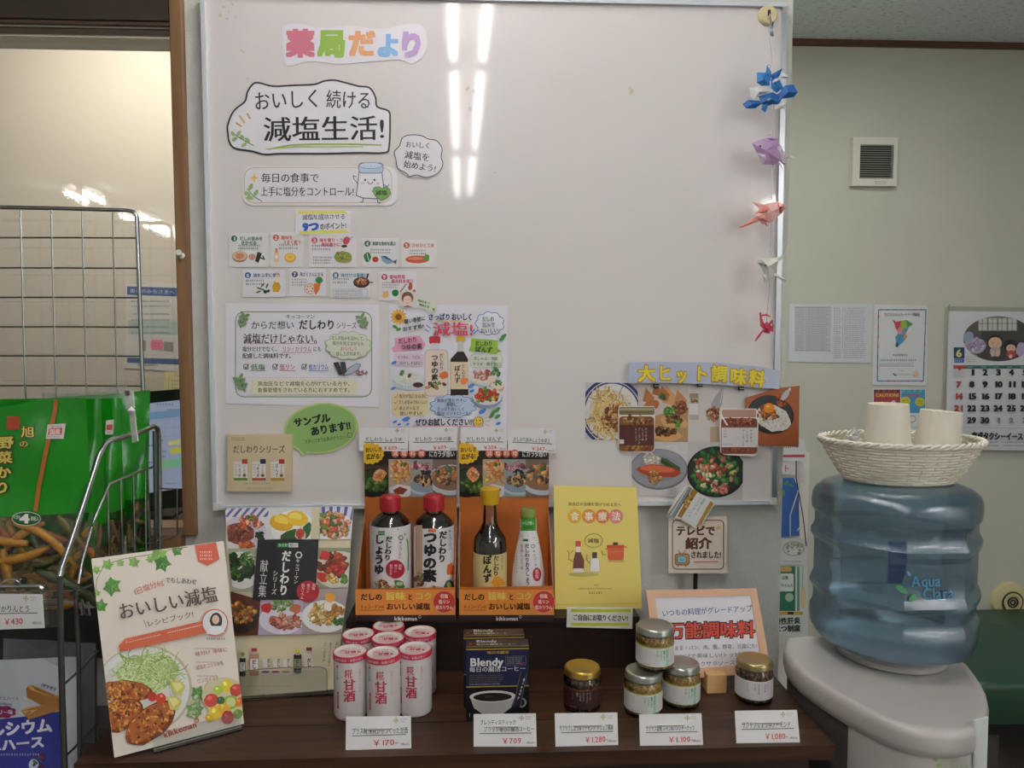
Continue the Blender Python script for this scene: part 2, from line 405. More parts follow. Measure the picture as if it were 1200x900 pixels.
# ================================================================== the room
CEIL = 2.5
XE = PX(918, 590, 1).x and (PY(919.5, 450, YW).x)            # right end of the whiteboard wall
XO = PY(229.5, 520, YW).x                                     # right edge of the opening's post
ZO = PY(200, 624, YW).z; ZH = PY(100, 34, YW).z               # bottom and top of the opening
XL, XR, YBK, YRC = -4.3, 3.0, -4.8, 2.64
w_ = B(); w_.box((XO, YW, 0), (XE, YW + .11, CEIL)); w_.box((XL, YW, 0), (XO, YW + .11, ZO - .003)); w_.box((XL, YW, ZH + .003), (XO, YW + .11, CEIL))
w_.box((XL, YW, 0), (-2.0, YW + .11, CEIL)); struct(w_.build('wall_front', MW))
struct(B().box((XL, YBK, -.05), (XR, 3.0, 0)).build('floor', MFLOOR))
MCEIL, N, L, P = new('rock_wool_ceiling')
tc = N.new('ShaderNodeTexCoord'); mp = N.new('ShaderNodeMapping'); mp.inputs['Scale'].default_value = (30, 95, 30); L.new(tc.outputs['Object'], mp.inputs[0])
vz = N.new('ShaderNodeTexNoise'); vz.inputs['Scale'].default_value = 1.6; vz.inputs['Detail'].default_value = 5; L.new(mp.outputs[0], vz.inputs[0])
cr = N.new('ShaderNodeValToRGB'); L.new(vz.outputs['Fac'], cr.inputs[0]); cr.color_ramp.elements[0].position = .34; cr.color_ramp.elements[0].color = (.38, .44, .44, 1)
cr.color_ramp.elements[1].position = .42; cr.color_ramp.elements[1].color = (.72, .80, .82, 1); L.new(cr.outputs[0], P.inputs['Base Color']); P.inputs['Roughness'].default_value = .9
bp = N.new('ShaderNodeBump'); bp.inputs['Strength'].default_value = .6; bp.inputs['Distance'].default_value = .003; L.new(vz.outputs['Fac'], bp.inputs['Height']); L.new(bp.outputs[0], P.inputs['Normal'])
struct(B().box((XL, YBK, CEIL), (XR, 3.0, CEIL + .05)).build('ceiling', MCEIL))
struct(B().box((XE - .1, YRC, 0), (XR, YRC + .1, CEIL)).build('wall_recess', MWR))
struct(B().box((XE - .11, YW + .11, 0), (XE, YRC, CEIL)).build('wall_partition', MWR))
struct(B().box((XR, YBK, 0), (XR + .1, 3, CEIL)).build('wall_right', MWR))
struct(B().box((XL - .1, YBK, 0), (XL, 3, CEIL)).build('wall_left', MW))
struct(B().box((XL, YBK - .1, 0), (XR, YBK, CEIL)).build('wall_back', MW))
zt0, zt1 = PY(1065, 55, YRC).z, PY(1065, 45, YRC).z
struct(B().box((XE, YRC - .018, zt0 - .004), (XR, YRC, CEIL)).build('trim_1', MTRIM))
# room behind the opening
MBR = mat('gloss_cream_panel', 'c4bcb0', .5, noise=.02, scale=2)
struct(B().box((XL, 2.12, 0), (XE - .11, 2.2, CEIL)).build('wall_back_room', MBR))
# opening frame
X2 = PY(212, 520, YW - .012).x
struct(B().bbox((X2, YW - .014, ZO - .004), (XO, YW + .03, CEIL)).build('trim_2', MPOST))
zh1 = PY(100, 23, YW - .012).z
hd = struct(B().box((-2.0, YW - .014, zh1), (X2 - .001, YW + .03, CEIL)).build('trim_3', mat('dark_olive_wood', '3c3226', .6, noise=.1)))
hl = B(); hl.box((-2.0, YW + .002, ZH), (X2, YW + .028, zh1 - .001)); hl.box((-2.0, YW - .01, ZH + (zh1 - ZH) * .45), (X2, YW + .004, zh1 - .001)); hl.build('rail', MHEAD, hd)
struct(B().box((-2.0, YW - .02, ZO - .03), (X2 - .001, YW + .1, ZO)).build('trim_4', MPOST))
MPANE = clear('opening_acrylic', (.97, .97, .96), .02, .012)
pane = B().box((-2.0, YW + .034, ZO), (X2, YW + .037, ZH)).build('window_1', MPANE); struct(pane)
# window behind the photographer
fr = B(); x_ = XR - .05
for a, b in (((-2.82, .84), (-1.38, .9)), ((-2.82, 2.1), (-1.38, 2.16)), ((-2.82, .9), (-2.75, 2.1)), ((-1.45, .9), (-1.38, 2.1)), ((-2.13, .9), (-2.07, 2.1))): fr.box((x_ - .0, a[0], a[1]), (XR, b[0], b[1]))
struct(fr.build('window_2', MALU))

# ceiling tubes: found from their mirror images in the whiteboard and in the acrylic pane; the right row is added fill
MTUBE = bpy.data.materials.new('lit_fluorescent_tube'); MTUBE.use_nodes = True
pb = MTUBE.node_tree.nodes['Principled BSDF']; pb.inputs['Emission Color'].default_value = (1, .97, .985, 1); pb.inputs['Emission Strength'].default_value = TUBE
MT3 = MTUBE.copy(); MT3.node_tree.nodes['Principled BSDF'].inputs['Emission Strength'].default_value = FILL_R
MT2 = MTUBE.copy(); MT2.node_tree.nodes['Principled BSDF'].inputs['Emission Strength'].default_value = TUBE_L
def mir(x, y, Y, Z=2.44): p = PZ(x, y, Z); return V((p.x, 2 * Y - p.y, p.z))
def tube_lamp(a, b, c, d, m, label):
    """two tubes a-b and c-d under one housing"""
    mid = (a + b + c + d) / 4; root = empty('ceiling_light', V((mid.x, mid.y, CEIL)), label, 'ceiling light', 'fluorescent ceiling lights')
    e = (b - a).normalized() * .03; h = V((0, 0, .035))
    for p, q in ((a, b), (c, d)): B().tube([p + e, q - e], .014, 10).build('tube', m, root, 40)
    s_ = (c - a).normalized() * .035
    B().slab([a - s_ + h, c + s_ + h, d + s_ + h, b - s_ + h], (0, 0, -1), .02).build('housing', MPLAS, root)
    for p, q in ((a, e), (b, -e), (c, e), (d, -e)): B().box(p - V((.016, .02, .016)), p + V((.016, .02, .04))).build('lamp_holder', MPLAS, root)

def l_at(y, side): t = (y) / 228; return (529.5 + 6 * t) if side == 0 else (572 - 21 * t)
for y0, y1, lb in ((-190, 70, 'fluorescent fixture nearest the whiteboard'), (77, 173, 'second fluorescent fixture from the whiteboard'), (179, 228, 'farthest fluorescent fixture from the whiteboard')):
    tube_lamp(mir(l_at(y0, 0), y0, YB), mir(l_at(y1, 0), y1, YB), mir(l_at(y0, 1), y0, YB), mir(l_at(y1, 1), y1, YB), MTUBE, lb)
for k_, (ya_, yb__) in enumerate(((-.3, -1.5), (-1.7, -2.9))):  # added fixtures for frontal light, kept clear of the whiteboard's mirror image
    tube_lamp(V((2.15, ya_, 2.44)), V((2.15, yb__, 2.44)), V((2.27, ya_, 2.44)), V((2.27, yb__, 2.44)), MT3, ('nearer', 'farther')[k_] + ' added fill-light fixture on the right side of the room')
yp = YW + .034
def ltube(x0, y0, x1, y1, dx, m, lb):
    a, b = mir(x0, y0, yp), mir(x1, y1, yp); o = V((dx, 0, 0)); tube_lamp(a, b, a + o, b + o, m, lb)
ltube(138, 250, 203, 277, .12, MT2, 'fluorescent fixture at the left rear of the room')
ltube(72, 223, 102, 237, .12, MT2, 'fluorescent fixture at the left middle of the room')

# ================================================================== whiteboard
bx0, bx1 = PY(248.5, 300, YB).x, PY(909, 300, YB).x
bz0, bz1 = PY(580, 589, YB).z, PY(580, 2.5, YB).z
wbd = empty('whiteboard', V(((bx0 + bx1) / 2, YB, bz0)), 'large glossy whiteboard with thin aluminium frame hung on the wall', 'whiteboard')
B().box((bx0, YB, bz0), (bx1, YB + .012, bz1)).build('writing_surface', MBOARD, wbd)
fw = .0075
for nm, a, b in (('frame_rail', (bx0 - fw, bz0 - fw), (bx1 + fw, bz0)), ('frame_rail', (bx0 - fw, bz1), (bx1 + fw, bz1 + fw)), ('frame_rail', (bx0 - fw, bz0), (bx0, bz1)), ('frame_rail', (bx1, bz0), (bx1 + fw * 1.3, bz1))):
    B().box((a[0], YB - .007, a[1]), (b[0], YW, b[1])).build(nm, MALU if a[0] > 0 else MWFR, wbd)
for sx in (bx0 - fw, bx1 - .002): B().bbox((sx, YB - .0085, bz0 - fw - .001), (sx + .012, YB, bz0 + .006), .001).build('corner_cap', MPLAS, wbd)
cv = Canvas(wbd, fy(YB)); cv.part('marker_stain')
for x, y in ((262, 8), (268, 14), (276, 20), (272, 5), (266, 22), (284, 60), (738, 103), (740, 108), (548, 104), (555, 107), (551, 128), (580, 202), (290, 92), (258, 18)): cv.blob(x, y, random.uniform(1, 4), random.uniform(.8, 2.5), 'c9c9b4')
cv.end(); wbd.children[-1]['kind'] = 'stuff'
YS = YB - .0012
# --- title
o_, c = sheet('title_sticker', 'laminated title sticker with pastel kanji letters, topmost on the whiteboard', 'sticker', smooth([(330, 36), (336, 29), (352, 28), (380, 33), (408, 30), (433, 33), (455, 33), (478, 28), (494, 30), (500, 42), (499, 60), (490, 71), (481, 75), (470, 70), (448, 71), (425, 73), (400, 75), (380, 73), (360, 72), (342, 77), (333, 72)], 3), fy(YS), 'ece8ee', GLOSS, .0012)
c.part('lettering')
for ch, x, y, h, col in (('薬', 352, 51, 33, 'dc8093'), ('局', 389, 51, 33, '9cc153'), ('だ', 424, 51, 32, 'ecac7a'), ('よ', 455, 53, 29, '8bbbe8'), ('り', 482, 52, 32, 'c2a0d4')):
    c.T(ch, x - h / 2, y, x + h / 2, y + (1 if ch in 'より' else 0), h * 1.02, col, .055)
c.end()
# --- cloud heading
out = [(267, 155), (267, 146), (274, 130), (287, 119), (290, 108), (296, 99), (303, 97), (320, 101), (345, 100), (368, 99), (380, 95), (392, 94), (405, 97), (420, 101), (433, 103), (440, 114), (442, 125), (455, 130), (457, 140), (456, 172), (450, 179), (420, 179), (380, 180), (330, 180), (310, 181), (295, 177), (276, 174), (269, 167)]
out = smooth(out)
o_, c = sheet('heading_sign', 'cloud-shaped white heading sign with black outline and green underline', 'sign', out, fy(YS), 'efecef', GLOSS, .0012)
c.part('outline').line(out, 2.0, '3a3a3e', True)
c.part('lettering'); c.T('おいしく', 297, 119, 377, 115, 24, '3a3738', .012); c.T('続ける', 382, 116, 436, 118, 23, '3a3738', .012)
c.T('減塩生活!', 308, 152, 452, 150, 31, '2e2b2c', .02)
c.part('illustration'); c.line([(315, 175), (340, 170), (370, 169), (410, 169), (447, 170)], 1.8, 'a8bf63'); c.line([(312, 175), (345, 172), (425, 172)], 1.4, 'bcd081')
for a, b in (((277, 144), (283, 148)), ((281, 136), (287, 144)), ((290, 133), (293, 139))): c.line([a, b], 1.6, 'e9b258')
c.line([(272, 156), (285, 164), (298, 171)], .8, '6d8a4d')
for x, y, a in ((273, 157, 50), (280, 156, 130), (275, 163, 150), (284, 161, 60), (286, 170, 150), (290, 164, 40)): c.el(x, y, 3.6, 2, 'a3bd82', a, 10)
c.end()
# --- small bubble
out = cloud(490, 181, 26, 20, 9, .16); out = [(p[0], p[1]) for p in out]
out = [(464, 187), (462, 178), (468, 171), (472, 161), (482, 158), (494, 159), (502, 163), (512, 165), (518, 174), (517, 184), (519, 193), (513, 203), (500, 208), (488, 205), (480, 207), (476, 203), (466, 197)]
o_, c = sheet('speech_bubble', 'small round white speech bubble sign right of the cloud heading', 'sign', [(490 + (x - 490) * 1.05, 183 + (y - 183) * 1.07) for x, y in out], fy(YS - .0005), 'e6e2e6', GLOSS, .0012)
sm = []
for i in range(len(out) - 2):
    (x0, y0), (x1, y1) = out[i], out[i + 1]; mx, my = (x0 + x1) / 2, (y0 + y1) / 2; d = math.hypot(mx - 490, my - 183); sm += [(x0, y0), (mx + (mx - 490) / d * 2, my + (my - 183) / d * 2)]
c.part('outline').line(smooth(out, 3), 1.1, '4a484c', True)
c.part('lettering'); c.T('おいしく', 475, 169, 505, 171, 8, '333333', .02); c.T('減塩を', 474, 181, 504, 185, 10, '333333', .02); c.T('始めよう!', 473, 192, 511, 198, 9.5, '333333', .02); c.end()
# --- salt banner
o_, c = sheet('salt_banner', 'long rounded white banner with a drawn salt shaker at its right end', 'banner', rr(284, 195, 466, 241, 12), fy(YS - .0002), 'ece9ec', GLOSS, .001)
c.part('outline').line(rr(286.5, 196.5, 459, 237.5, 11), 1.0, 'd9c79f', True)
c.part('lettering'); c.T('毎日の食事で', 306, 208.5, 374, 208.5, 12, '3a3839', .02); c.T('上手に塩分をコントロール!', 305, 224.5, 415, 224.5, 12, '3a3839', .02)
c.part('illustration'); c.poly([(298, 202), (299.3, 207), (303, 208.5), (299.3, 210), (298, 215), (296.7, 210), (293, 208.5), (296.7, 207)], 'ecc368')
c.line([(290, 221), (297, 230), (307, 236)], .8, '566b46')
for x, y, a in ((290, 227, 30), (294, 219, 110), (300, 226, 120), (293, 232, 10)): c.el(x, y, 4.2, 2.4, '9fc07c', a, 10)
sh = [(421, 201), (447.5, 201), (451, 231), (440, 233), (425, 232), (417.5, 229)]
c.poly(sh, 'f2f0f2'); c.line(sh, .9, '4a4d55', True); c.rr(420.5, 191, 449, 203, 4, 'c3d3e6'); c.line(rr(420.5, 191, 449, 203, 4), .8, '5d7290', True); c.el(434.5, 194, 13.5, 3.6, 'd5e1f0'); c.line(el(434.5, 194, 13.5, 3.6), .5, '5d7290', True)
for x in (427, 431, 435, 439, 443): c.el(x, 194 + (x % 2) * 1.5 - .7, .5, .5, '5d7290', n=6)
c.el(428, 211, 1.1, 1.3, '2c2c2c'); c.el(439, 211, 1.1, 1.3, '2c2c2c'); c.line(arc(434, 213, 3, 2.6, 0, 180, 6), .7, '2c2c2c'); c.el(425, 215, 2.4, 1.6, 'f3cfd2'); c.el(443, 215, 2.4, 1.6, 'f3cfd2')
c.line([(420, 216), (415, 210), (414, 206), (417, 207)], .9, '6f7280'); c.line([(449, 216), (454, 219), (456, 216)], .9, '6f7280'); c.line([(426, 232), (425, 237), (422, 237)], .9, '4a4d55'); c.line([(442, 233), (443, 238), (446, 238)], .9, '4a4d55')
c.poly([(447, 235), (440, 230), (436.5, 224), (439, 219.5), (444, 219), (448, 221), (452, 219), (457, 222), (458, 227), (454, 232)], '7fae5d'); c.line([(447, 235), (440, 230), (436.5, 224), (439, 219.5), (444, 219), (448, 221), (452, 219), (457, 222), (458, 227), (454, 232)], .6, '3f5d33', True); c.T('減塩', 440, 226, 454, 226, 6, '33502a', .03); c.end()
# --- nine points note
o_, c = sheet('points_note', 'small white note with yellow bands and a big blue nine', 'note', q4(346, 247, 411, 275), fy(YS - .001), 'eceaee', INK, .0008)
c.part('lettering'); c.poly([(349, 247.5), (404, 247), (408, 250), (350, 251)], 'e6e06e'); c.poly([(350, 271), (405, 269), (410, 273), (352, 274.5)], 'e6e06e')
c.T('減塩を成功させる', 354, 255, 405, 253.5, 7, '4b5576', .02, .15); c.T('9つ', 355, 266, 374, 265, 12, '1f62c4', .07); c.T('のポイント!', 375, 266, 406, 264, 8, '55555f', .03, .1); c.end()
# --- nine tip cards
def card(n, x0, y0, x1, y1, tint, nc, title, tcol, rows, label, draw, two=True):
    tint = tuple((a + 2 * b) / 3 for a, b in zip(lin(tint), lin('eceaea')))
    o_, c = sheet('tip_card', label, 'card', q4(x0, y0, x1, y1), fy(YS - .0004), tint, GLOSS, .0008, group='numbered tip cards')
    c.part('lettering'); bx, by = x0 + 6.5, y0 + 6.5; c.el(bx, by, 3.6, 3.6, nc); c.T(str(n), bx - 1.6, by, bx + 1.6, by, 6, 'f5f5f5', .03)
    tl = title.split('/'); c.T(tl[0], bx + 6, by, min(x1 - 3, bx + 6 + 4.6 * len(tl[0])), by, 5, tcol, .03)
    if len(tl) > 1: c.T(tl[1], bx + 8, by + 5.2, min(x1 - 3, bx + 8 + 4.6 * len(tl[1])), by + 5.2, 5, tcol, .03)
    for a, b, e, f, r in rows: c.tiny(a, b, e, f, r, '54545a')
    c.part('illustration'); draw(c); c.end()
def d1(c): c.el(281, 300.5, 9, 6.5, '8f6a52'); c.el(281, 300, 8.5, 5.8, 'e0b79a'); c.el(281, 300, 5, 3.4, 'cf8e66'); c.el(295.5, 301, 4.2, 3.6, 'd39a85'); c.poly([(302, 295), (307, 297), (303, 308), (299, 306)], '2e2f29'); c.line([(305, 302), (310, 304), (308, 300)], 1.4, '2e2f29')
def d2(c): c.rr(321, 295, 327, 307, 2, 'e9c8a5'); c.rr(322.5, 291, 325.5, 296, 1, 'd9926b'); c.box(322.5, 299, 325.5, 303, 'f3efe6'); c.el(340, 302, 6.5, 5.6, 'e0a52d'); c.el(340, 301.5, 5.2, 4.3, 'f2cf62'); c.el(340, 301.5, 2, 1.6, 'e9b23c')
def d3(c): c.blob(406, 282, 4, 5, 'd2566a', 30, j=.1); c.line([(409, 280), (414, 277)], .6, '9a6a6a'); c.el(403.5, 288.5, 3.6, 1.5, '3a2424'); c.el(403, 304, 10, 4.5, 'c7b58e'); c.el(402, 301, 10.5, 6.5, '86a455'); c.pile(402, 300, 8, 4.5, ['8fb353', 'e9d9a0', 'd9a441', '5f8a3a'], 24, 2.2)
def d4(c): c.blob(430.5, 301.5, 4.6, 6, '3f7a4b', 0); c.line([(430, 297), (433, 308)], .8, 'cfe0b8'); c.el(440, 304, 3.6, 3.4, 'c0403c'); c.poly([(446, 300), (452, 300), (460, 305), (464, 309), (460, 308), (454, 310), (448, 306)], '8fa9c4'); c.poly([(446, 300), (452, 300), (462, 307), (452, 303)], '35587c'); c.poly([(461, 306), (465, 304), (464, 310)], '35587c')
def d5(c): c.el(491, 304.5, 17, 5.6, 'f1e9e4'); c.el(489, 304, 14, 4.6, 'cd5b43'); c.el(487, 303, 9, 1.6, 'e08a6c'); c.blob(500, 302, 4.2, 3.6, '5c9443')
def d6(c): c.poly([(322, 329), (327, 331), (329, 336), (327, 342), (320, 342), (319, 336), (321, 331)], 'd9a82c'); c.rr(322.6, 322, 326.4, 331, 1, 'f0e3b4'); c.box(322.5, 319.5, 326.5, 322.5, 'd49a94'); [c.el(x, y, 3.4, 1.1, '5c7047', a, 8) for x, y, a in ((304, 338, 20), (308, 334, -50), (313, 335, -70), (303, 342, -20), (309, 340, 30))]; c.el(311, 342, 2.3, 2, '33382c'); c.el(314.5, 341, 2, 1.8, '33382c')
def d7(c): c.el(363, 338.5, 6, 6, 'f0ddcc'); c.line(el(363, 338.5, 6, 6), .6, 'c98c66', True); [c.el(363 + 3.4 * math.cos(t), 338.5 + 3.4 * math.sin(t), .9, .9, 'b06a4a', n=6) for t in range(7)]; c.poly([(368, 332), (376, 332), (374, 340), (370, 346), (368, 340)], 'e0743f'); c.blob(374.5, 328.5, 4.4, 4, '3f8a4c')
def d8(c): c.el(423.5, 331, 9.6, 6.4, '40302a'); c.el(423.5, 330, 8, 4.8, '6b4a35'); c.pile(423.5, 330, 6.5, 3.5, ['e0a06a', 'c86a44', 'f0c795'], 16, 1.9); c.line([(430, 326), (431.5, 321)], 1.8, '2e2826'); c.line([(433, 331), (437, 331)], 1.2, '2e2826'); c.line(rr(391, 339, 431, 348, 1), .4, '9aa7b4', True)
def d9(c): c.blob(452, 345, 4.6, 4, 'e2b06c'); c.el(463.3, 343.3, 4, 4, '2f7d45'); c.line([(469, 342), (476, 333)], 1.4, '6f8a5d'); c.blob(481, 336, 2.6, 5.6, 'b5624c', 0); c.blob(485, 342, 1.8, 3.4, 'c6705a', 20)
card(1, 268, 273, 314, 313, 'dfe3dc', '2f6b3f', 'だしの旨みを/きかせる', '3f7a4b', [(279, 286, 306, 293, 2)], 'tip card one with brown dashi bowl and black kelp', d1)
card(2, 317, 272, 356, 313, 'e6e3d8', 'cf5b47', '酸味を/うまく使う', 'd5705a', [(327, 285, 353, 293, 2)], 'tip card two with halved yellow citrus and small bottle', d2)
card(3, 362, 275, 418, 313, 'e9dfe6', 'd94b57', '味を香り・コクで/風味豊かに', 'd9596a', [(366, 286, 392, 294, 2), (367, 300, 391, 310, 3)], 'tip card three with red meat and salad bowl, largest card of the top row', d3)
card(4, 424, 279, 467, 313, 'dfe4df', '41694a', '新鮮な食材を選ぶ', '3f6b49', [(434, 291, 460, 298, 2)], 'tip card four with leafy greens, tomato and blue fish', d4)
card(5, 470, 281, 512, 313, 'e8e0da', 'd2583f', '汁もひと工夫', 'd97453', [(480, 292, 503, 299, 2)], 'tip card five with a red fillet on a white plate', d5)
card(6, 284, 316, 334, 348, 'e1dfe8', '4a6cb3', '油を上手に使う', '55739f', [(288, 327, 314, 335, 2)], 'tip card six with olive branch and oil bottle', d6)
card(7, 339, 315, 382, 347, 'e4e0e8', '5f4f7d', '具だくさんにする', '6b5c8a', [(342, 326, 362, 336, 3)], 'tip card seven with an orange carrot and lotus slice', d7)
card(8, 387, 316, 434, 349, 'dfe4e8', '3c7f94', '味付けは最後に', '4a90a3', [(390, 325, 410, 333, 2), (393, 340, 429, 347, 3)], 'tip card eight with a black pan of food', d8)
card(9, 444, 318, 488, 352, 'eadfe8', 'd2405f', '香味野菜/香辛料を使う', 'd2527a', [(448, 330, 468, 338, 3)], 'tip card nine with ginger and green herb, rightmost of the lower row', d9)
# --- girl sticker
out = [(466, 350), (470, 343), (478, 340), (486, 343), (490, 347), (505, 349), (512, 355), (513, 366), (505, 367), (492, 362), (487, 362), (484, 361), (472, 361), (466, 358)]
o_, c = sheet('character_sticker', 'small cut-out sticker of a smiling drawn woman beside a green bubble', 'sticker', [(468, 358), (466, 350), (469, 343), (478, 339), (487, 343), (490, 347), (505, 349), (512, 356), (512, 366), (504, 366), (492, 361), (482, 361), (472, 362)], fy(YS - .0018), 'e2dcd6', GLOSS, .001)
c.part('illustration'); c.el(477.5, 349, 7, 7.2, '8d5a4c'); c.el(477.5, 352, 5, 5.4, 'f0d3c2'); c.line(arc(475.5, 352, 1.2, 1, 200, 340, 4), .4, '4a3a36'); c.line(arc(480, 352, 1.2, 1, 200, 340, 4), .4, '4a3a36'); c.line(arc(477.7, 354, 1.6, 1.4, 10, 170, 4), .5, 'c04f4f'); c.poly([(472, 360), (477.5, 357.5), (484, 360)], 'c05f6b')
c.part('lettering'); c.poly([(489, 349), (503, 351), (510, 357), (510, 364), (500, 363), (490, 357)], 'dbe6c6'); c.T('香味を感じて', 490, 352, 504, 356, 3, '4f5d49', .03); c.T('減塩生活', 491, 356.5, 503, 360, 3, '4f5d49', .03); c.blob(508, 362.5, 2, 1.4, '7fa35c'); c.end()
# --- dashiwari landscape sheet
o_, c = sheet('series_sheet', 'landscape white sheet with a green rounded border and leaf sprays', 'sheet', [(264, 355), (444, 357), (444.5, 477), (264.5, 473)], fy(YS), 'ece9ef', INK, .0007)
c.part('outline').line(rr(276, 365.5, 435.5, 465, 10), 1.1, '7a9a5d', True)
c.part('lettering'); D = '39393b'
c.T('キッコーマン', 335, 371, 369, 371, 5, D, .02, .1); c.T('からだ想い', 294, 381, 345, 381, 10.5, D, .015, .04); c.T('だしわり', 350, 380.5, 393, 380.5, 12.5, D, .03, .03); c.T('シリーズ', 394, 381.5, 418, 381.5, 8.5, D, .015)
c.T('減塩だけじゃない。', 285, 397, 378, 397, 13, D, .02, .04); c.line([(286, 402.5), (371, 402.5)], .7, 'df9aa6')
c.T('塩分だけでなく、', 284, 409, 328, 409, 6.5, '4a4a4e', .015, .06); c.T('リン・カリウム', 331, 409, 365, 409, 6.5, 'cf5f6f', .015); c.line([(331, 413), (365, 413)], .6, 'df8a96'); c.T('にも', 367, 409, 377, 409, 6.5, '4a4a4e', .015); c.T('配慮した調味料です。', 284, 417, 345, 417, 6.5, '4a4a4e', .015, .06)
for t, x0, x1, tc_ in (('低塩', 294, 311, '5d8a4a'), ('低リン', 328, 346, 'cf5f6f'), ('低カリウム', 362, 385, '4a6cc0')):
    c.line(rr(x0 - 8, 427, x0 - 3, 432.5, .8), .6, D, True); c.line([(x0 - 7, 429.5), (x0 - 5.5, 431.5), (x0 - 2.5, 426.5)], .7, D); c.T(t, x0, 430, x1, 430, 7, tc_, .02); c.line([(x0, 434.3), (x1, 434.3)], .6, tc_)
c.poly(rr(295, 445, 419, 462, 2), 'ece6c8'); c.T('高血圧などで減塩を心がけている方や、', 302, 449.5, 414, 449.5, 6, D, .015, .05); c.T('食事管理をされている方におすすめです。', 302, 457, 414, 457, 6, D, .015, .05)
for x in range(287, 432, 4): c.line([(x, 442.3), (x + 2, 442.3)], .4, 'b9b9b0')
c.part('illustration'); c.poly(cloud(408.5, 405, 26, 16, 12, .12), 'dfe4cd'); c.line(cloud(408.5, 405, 26, 16, 12, .12), .5, '8ba06c', True)
c.T('だしの旨みを活かして、', 389, 396, 429, 397, 5, D, .01); c.T('塩分を控えながらも', 390, 402, 427, 403, 5, D, .01); c.T('おいしく', 399, 408.5, 420, 408.5, 5.5, 'd0667a', .02); c.T('召し上がれます。', 394, 414.5, 426, 414.5, 5, D, .01)
c.leafbranch(282, 384, 16, -70, 3, '7d9a66', 6); c.leafbranch(430, 386, 17, -115, 3, '7d9a66', 6); c.leafbranch(288, 459, 18, -115, 3, '7d9a66', 7)
c.poly([(391, 425), (397, 424), (402, 438), (398, 440)], '38383c'); c.poly([(399, 424), (405, 424), (407, 436), (402, 440)], '404044'); c.poly([(403, 440), (409, 431), (418, 426), (423, 427), (420, 433), (411, 438)], 'b3bccb'); c.line([(403, 440), (409, 431), (418, 426), (423, 427), (420, 433), (411, 438)], .6, '46506a', True); c.pile(424, 437, 6.5, 3, ['a5606a', 'c98a8f', '7d4a52'], 20, 1.6)
for x in range(391, 427, 5): c.line([(x, 428), (x + 2, 436)], .2, '5a5a60') if x < 405 else None
c.end()
# --- summer poster
o_, c = sheet('summer_poster', 'colourful portrait poster with two sauce bottles and food drawings', 'poster', [(456, 357), (595, 358), (594, 502), (457, 500)], fy(YS - .0001), 'e9e8ef', INK, .0007)
c.part('illustration')
for k in range(14): a = k * 360 / 14; c.el(467 + 6 * math.cos(R(a)), 371.5 + 6 * math.sin(R(a)), 3.4, 1.5, 'e8b23a', a, 8)
c.el(467, 371.5, 3.8, 3.8, '8a5326'); c.el(463, 383, 3.4, 2, '4f9a4a', 30, 8); c.el(467, 386, 3.2, 1.8, '4f9a4a', -20, 8)
c.poly([(462, 396), (492, 393), (499, 404), (495, 410), (461, 413), (459, 408), (463, 404)], 'e6a3bd'); c.poly([(551, 396), (584, 399), (583, 414), (588, 411), (582, 408)], '8cb83f'); c.poly([(552, 396), (584, 400), (582, 415), (549, 411), (552, 404)], '9dc94a')
c.poly(rr(461, 414, 497, 430, 5), 'e9d5e4'); c.poly(rr(551, 415, 589, 431, 5), 'dfe6d4'); c.line(rr(551, 415, 589, 431, 5), .4, '8fae5e', True)
c.poly(cloud(574, 379, 16, 13, 9, .14), 'eef0f6'); c.line(cloud(574, 379, 16, 13, 9, .14), .8, '5a7cc0', True)
c.poly(rr(459, 459, 502, 488, 5), 'ecdcae'); c.poly(cloud(531, 476, 26, 13, 12, .14), 'c9d9ef'); c.line(cloud(531, 476, 26, 13, 12, .14), .7, '5a8ac0', True)
c.rr(503, 394, 516, 403, 2, 'c8343c'); c.rr(504.5, 402, 515, 411, 2, 'dfe0e4'); c.rr(498, 410, 525, 464, 5, 'ead9c8'); c.line(rr(498, 410, 525, 464, 5), .4, '9a8a78', True); c.blob(520, 440, 5, 5, 'e07a3f'); c.pile(511, 452, 11, 4, ['6b4a35', '7a9a45', 'c79a5f'], 14, 2.6)
c.rr(534.5, 394, 545, 401, 1.5, 'e5c236'); c.rr(536, 400, 543.5, 413, 1, 'cfd0d2'); c.poly([(536, 412), (543.5, 412), (548.5, 421), (549, 463), (528, 463), (528, 421)], '2f211f'); c.box(528.3, 424, 548.7, 456, 'e8d3b2'); c.blob(544, 446, 4, 4.5, 'e8843f')
c.T('だしわり', 0, 0, 1, 0, .001, D) if 0 else None
c.VT('つゆの素', 509.5, 415, 509.5, 446, 8.5, '2f2a2a', .03); c.VT('だしわり', 517.5, 414, 517.5, 434, 5, '2f2a2a', .02); c.VT('ぽんず', 536, 428, 536, 449, 7, '2f2a2a', .03); c.VT('だしわり', 543, 427, 543, 443, 4.4, '2f2a2a', .02)
c.el(479, 447, 19, 10, 'c4d3d6'); c.el(479, 444, 18, 8, 'dfe5e4'); c.strands(478, 443, 12, 5, ['efe8da', 'f4efe4', 'd9cfbe'], 50, 8, .7); c.blob(471, 437, 4, 2.5, '4a7a3f'); c.blob(480, 440, 3, 2, '3c6b35'); c.el(490, 452, 8, 4.6, 'd9cfd0'); c.el(490, 451, 6.2, 3, '4a2320')
c.el(568, 443, 17, 9.5, 'c9d6d4'); c.el(567, 441, 15.5, 8, 'ecd9cb'); c.pile(566, 439, 12, 5.5, ['d97a72', 'e8a79a', 'c9584f', 'f0c4b4'], 40, 2.6); c.pile(581, 436, 4, 5, ['4a8a3f', '5fa04a'], 10, 2.6); c.el(582, 453, 9, 7, 'ddb594'); c.el(583, 451, 8, 5, 'f0e2cf'); c.pile(583, 449, 5, 3, ['3f7a3a', '5c9a4a'], 12, 2)
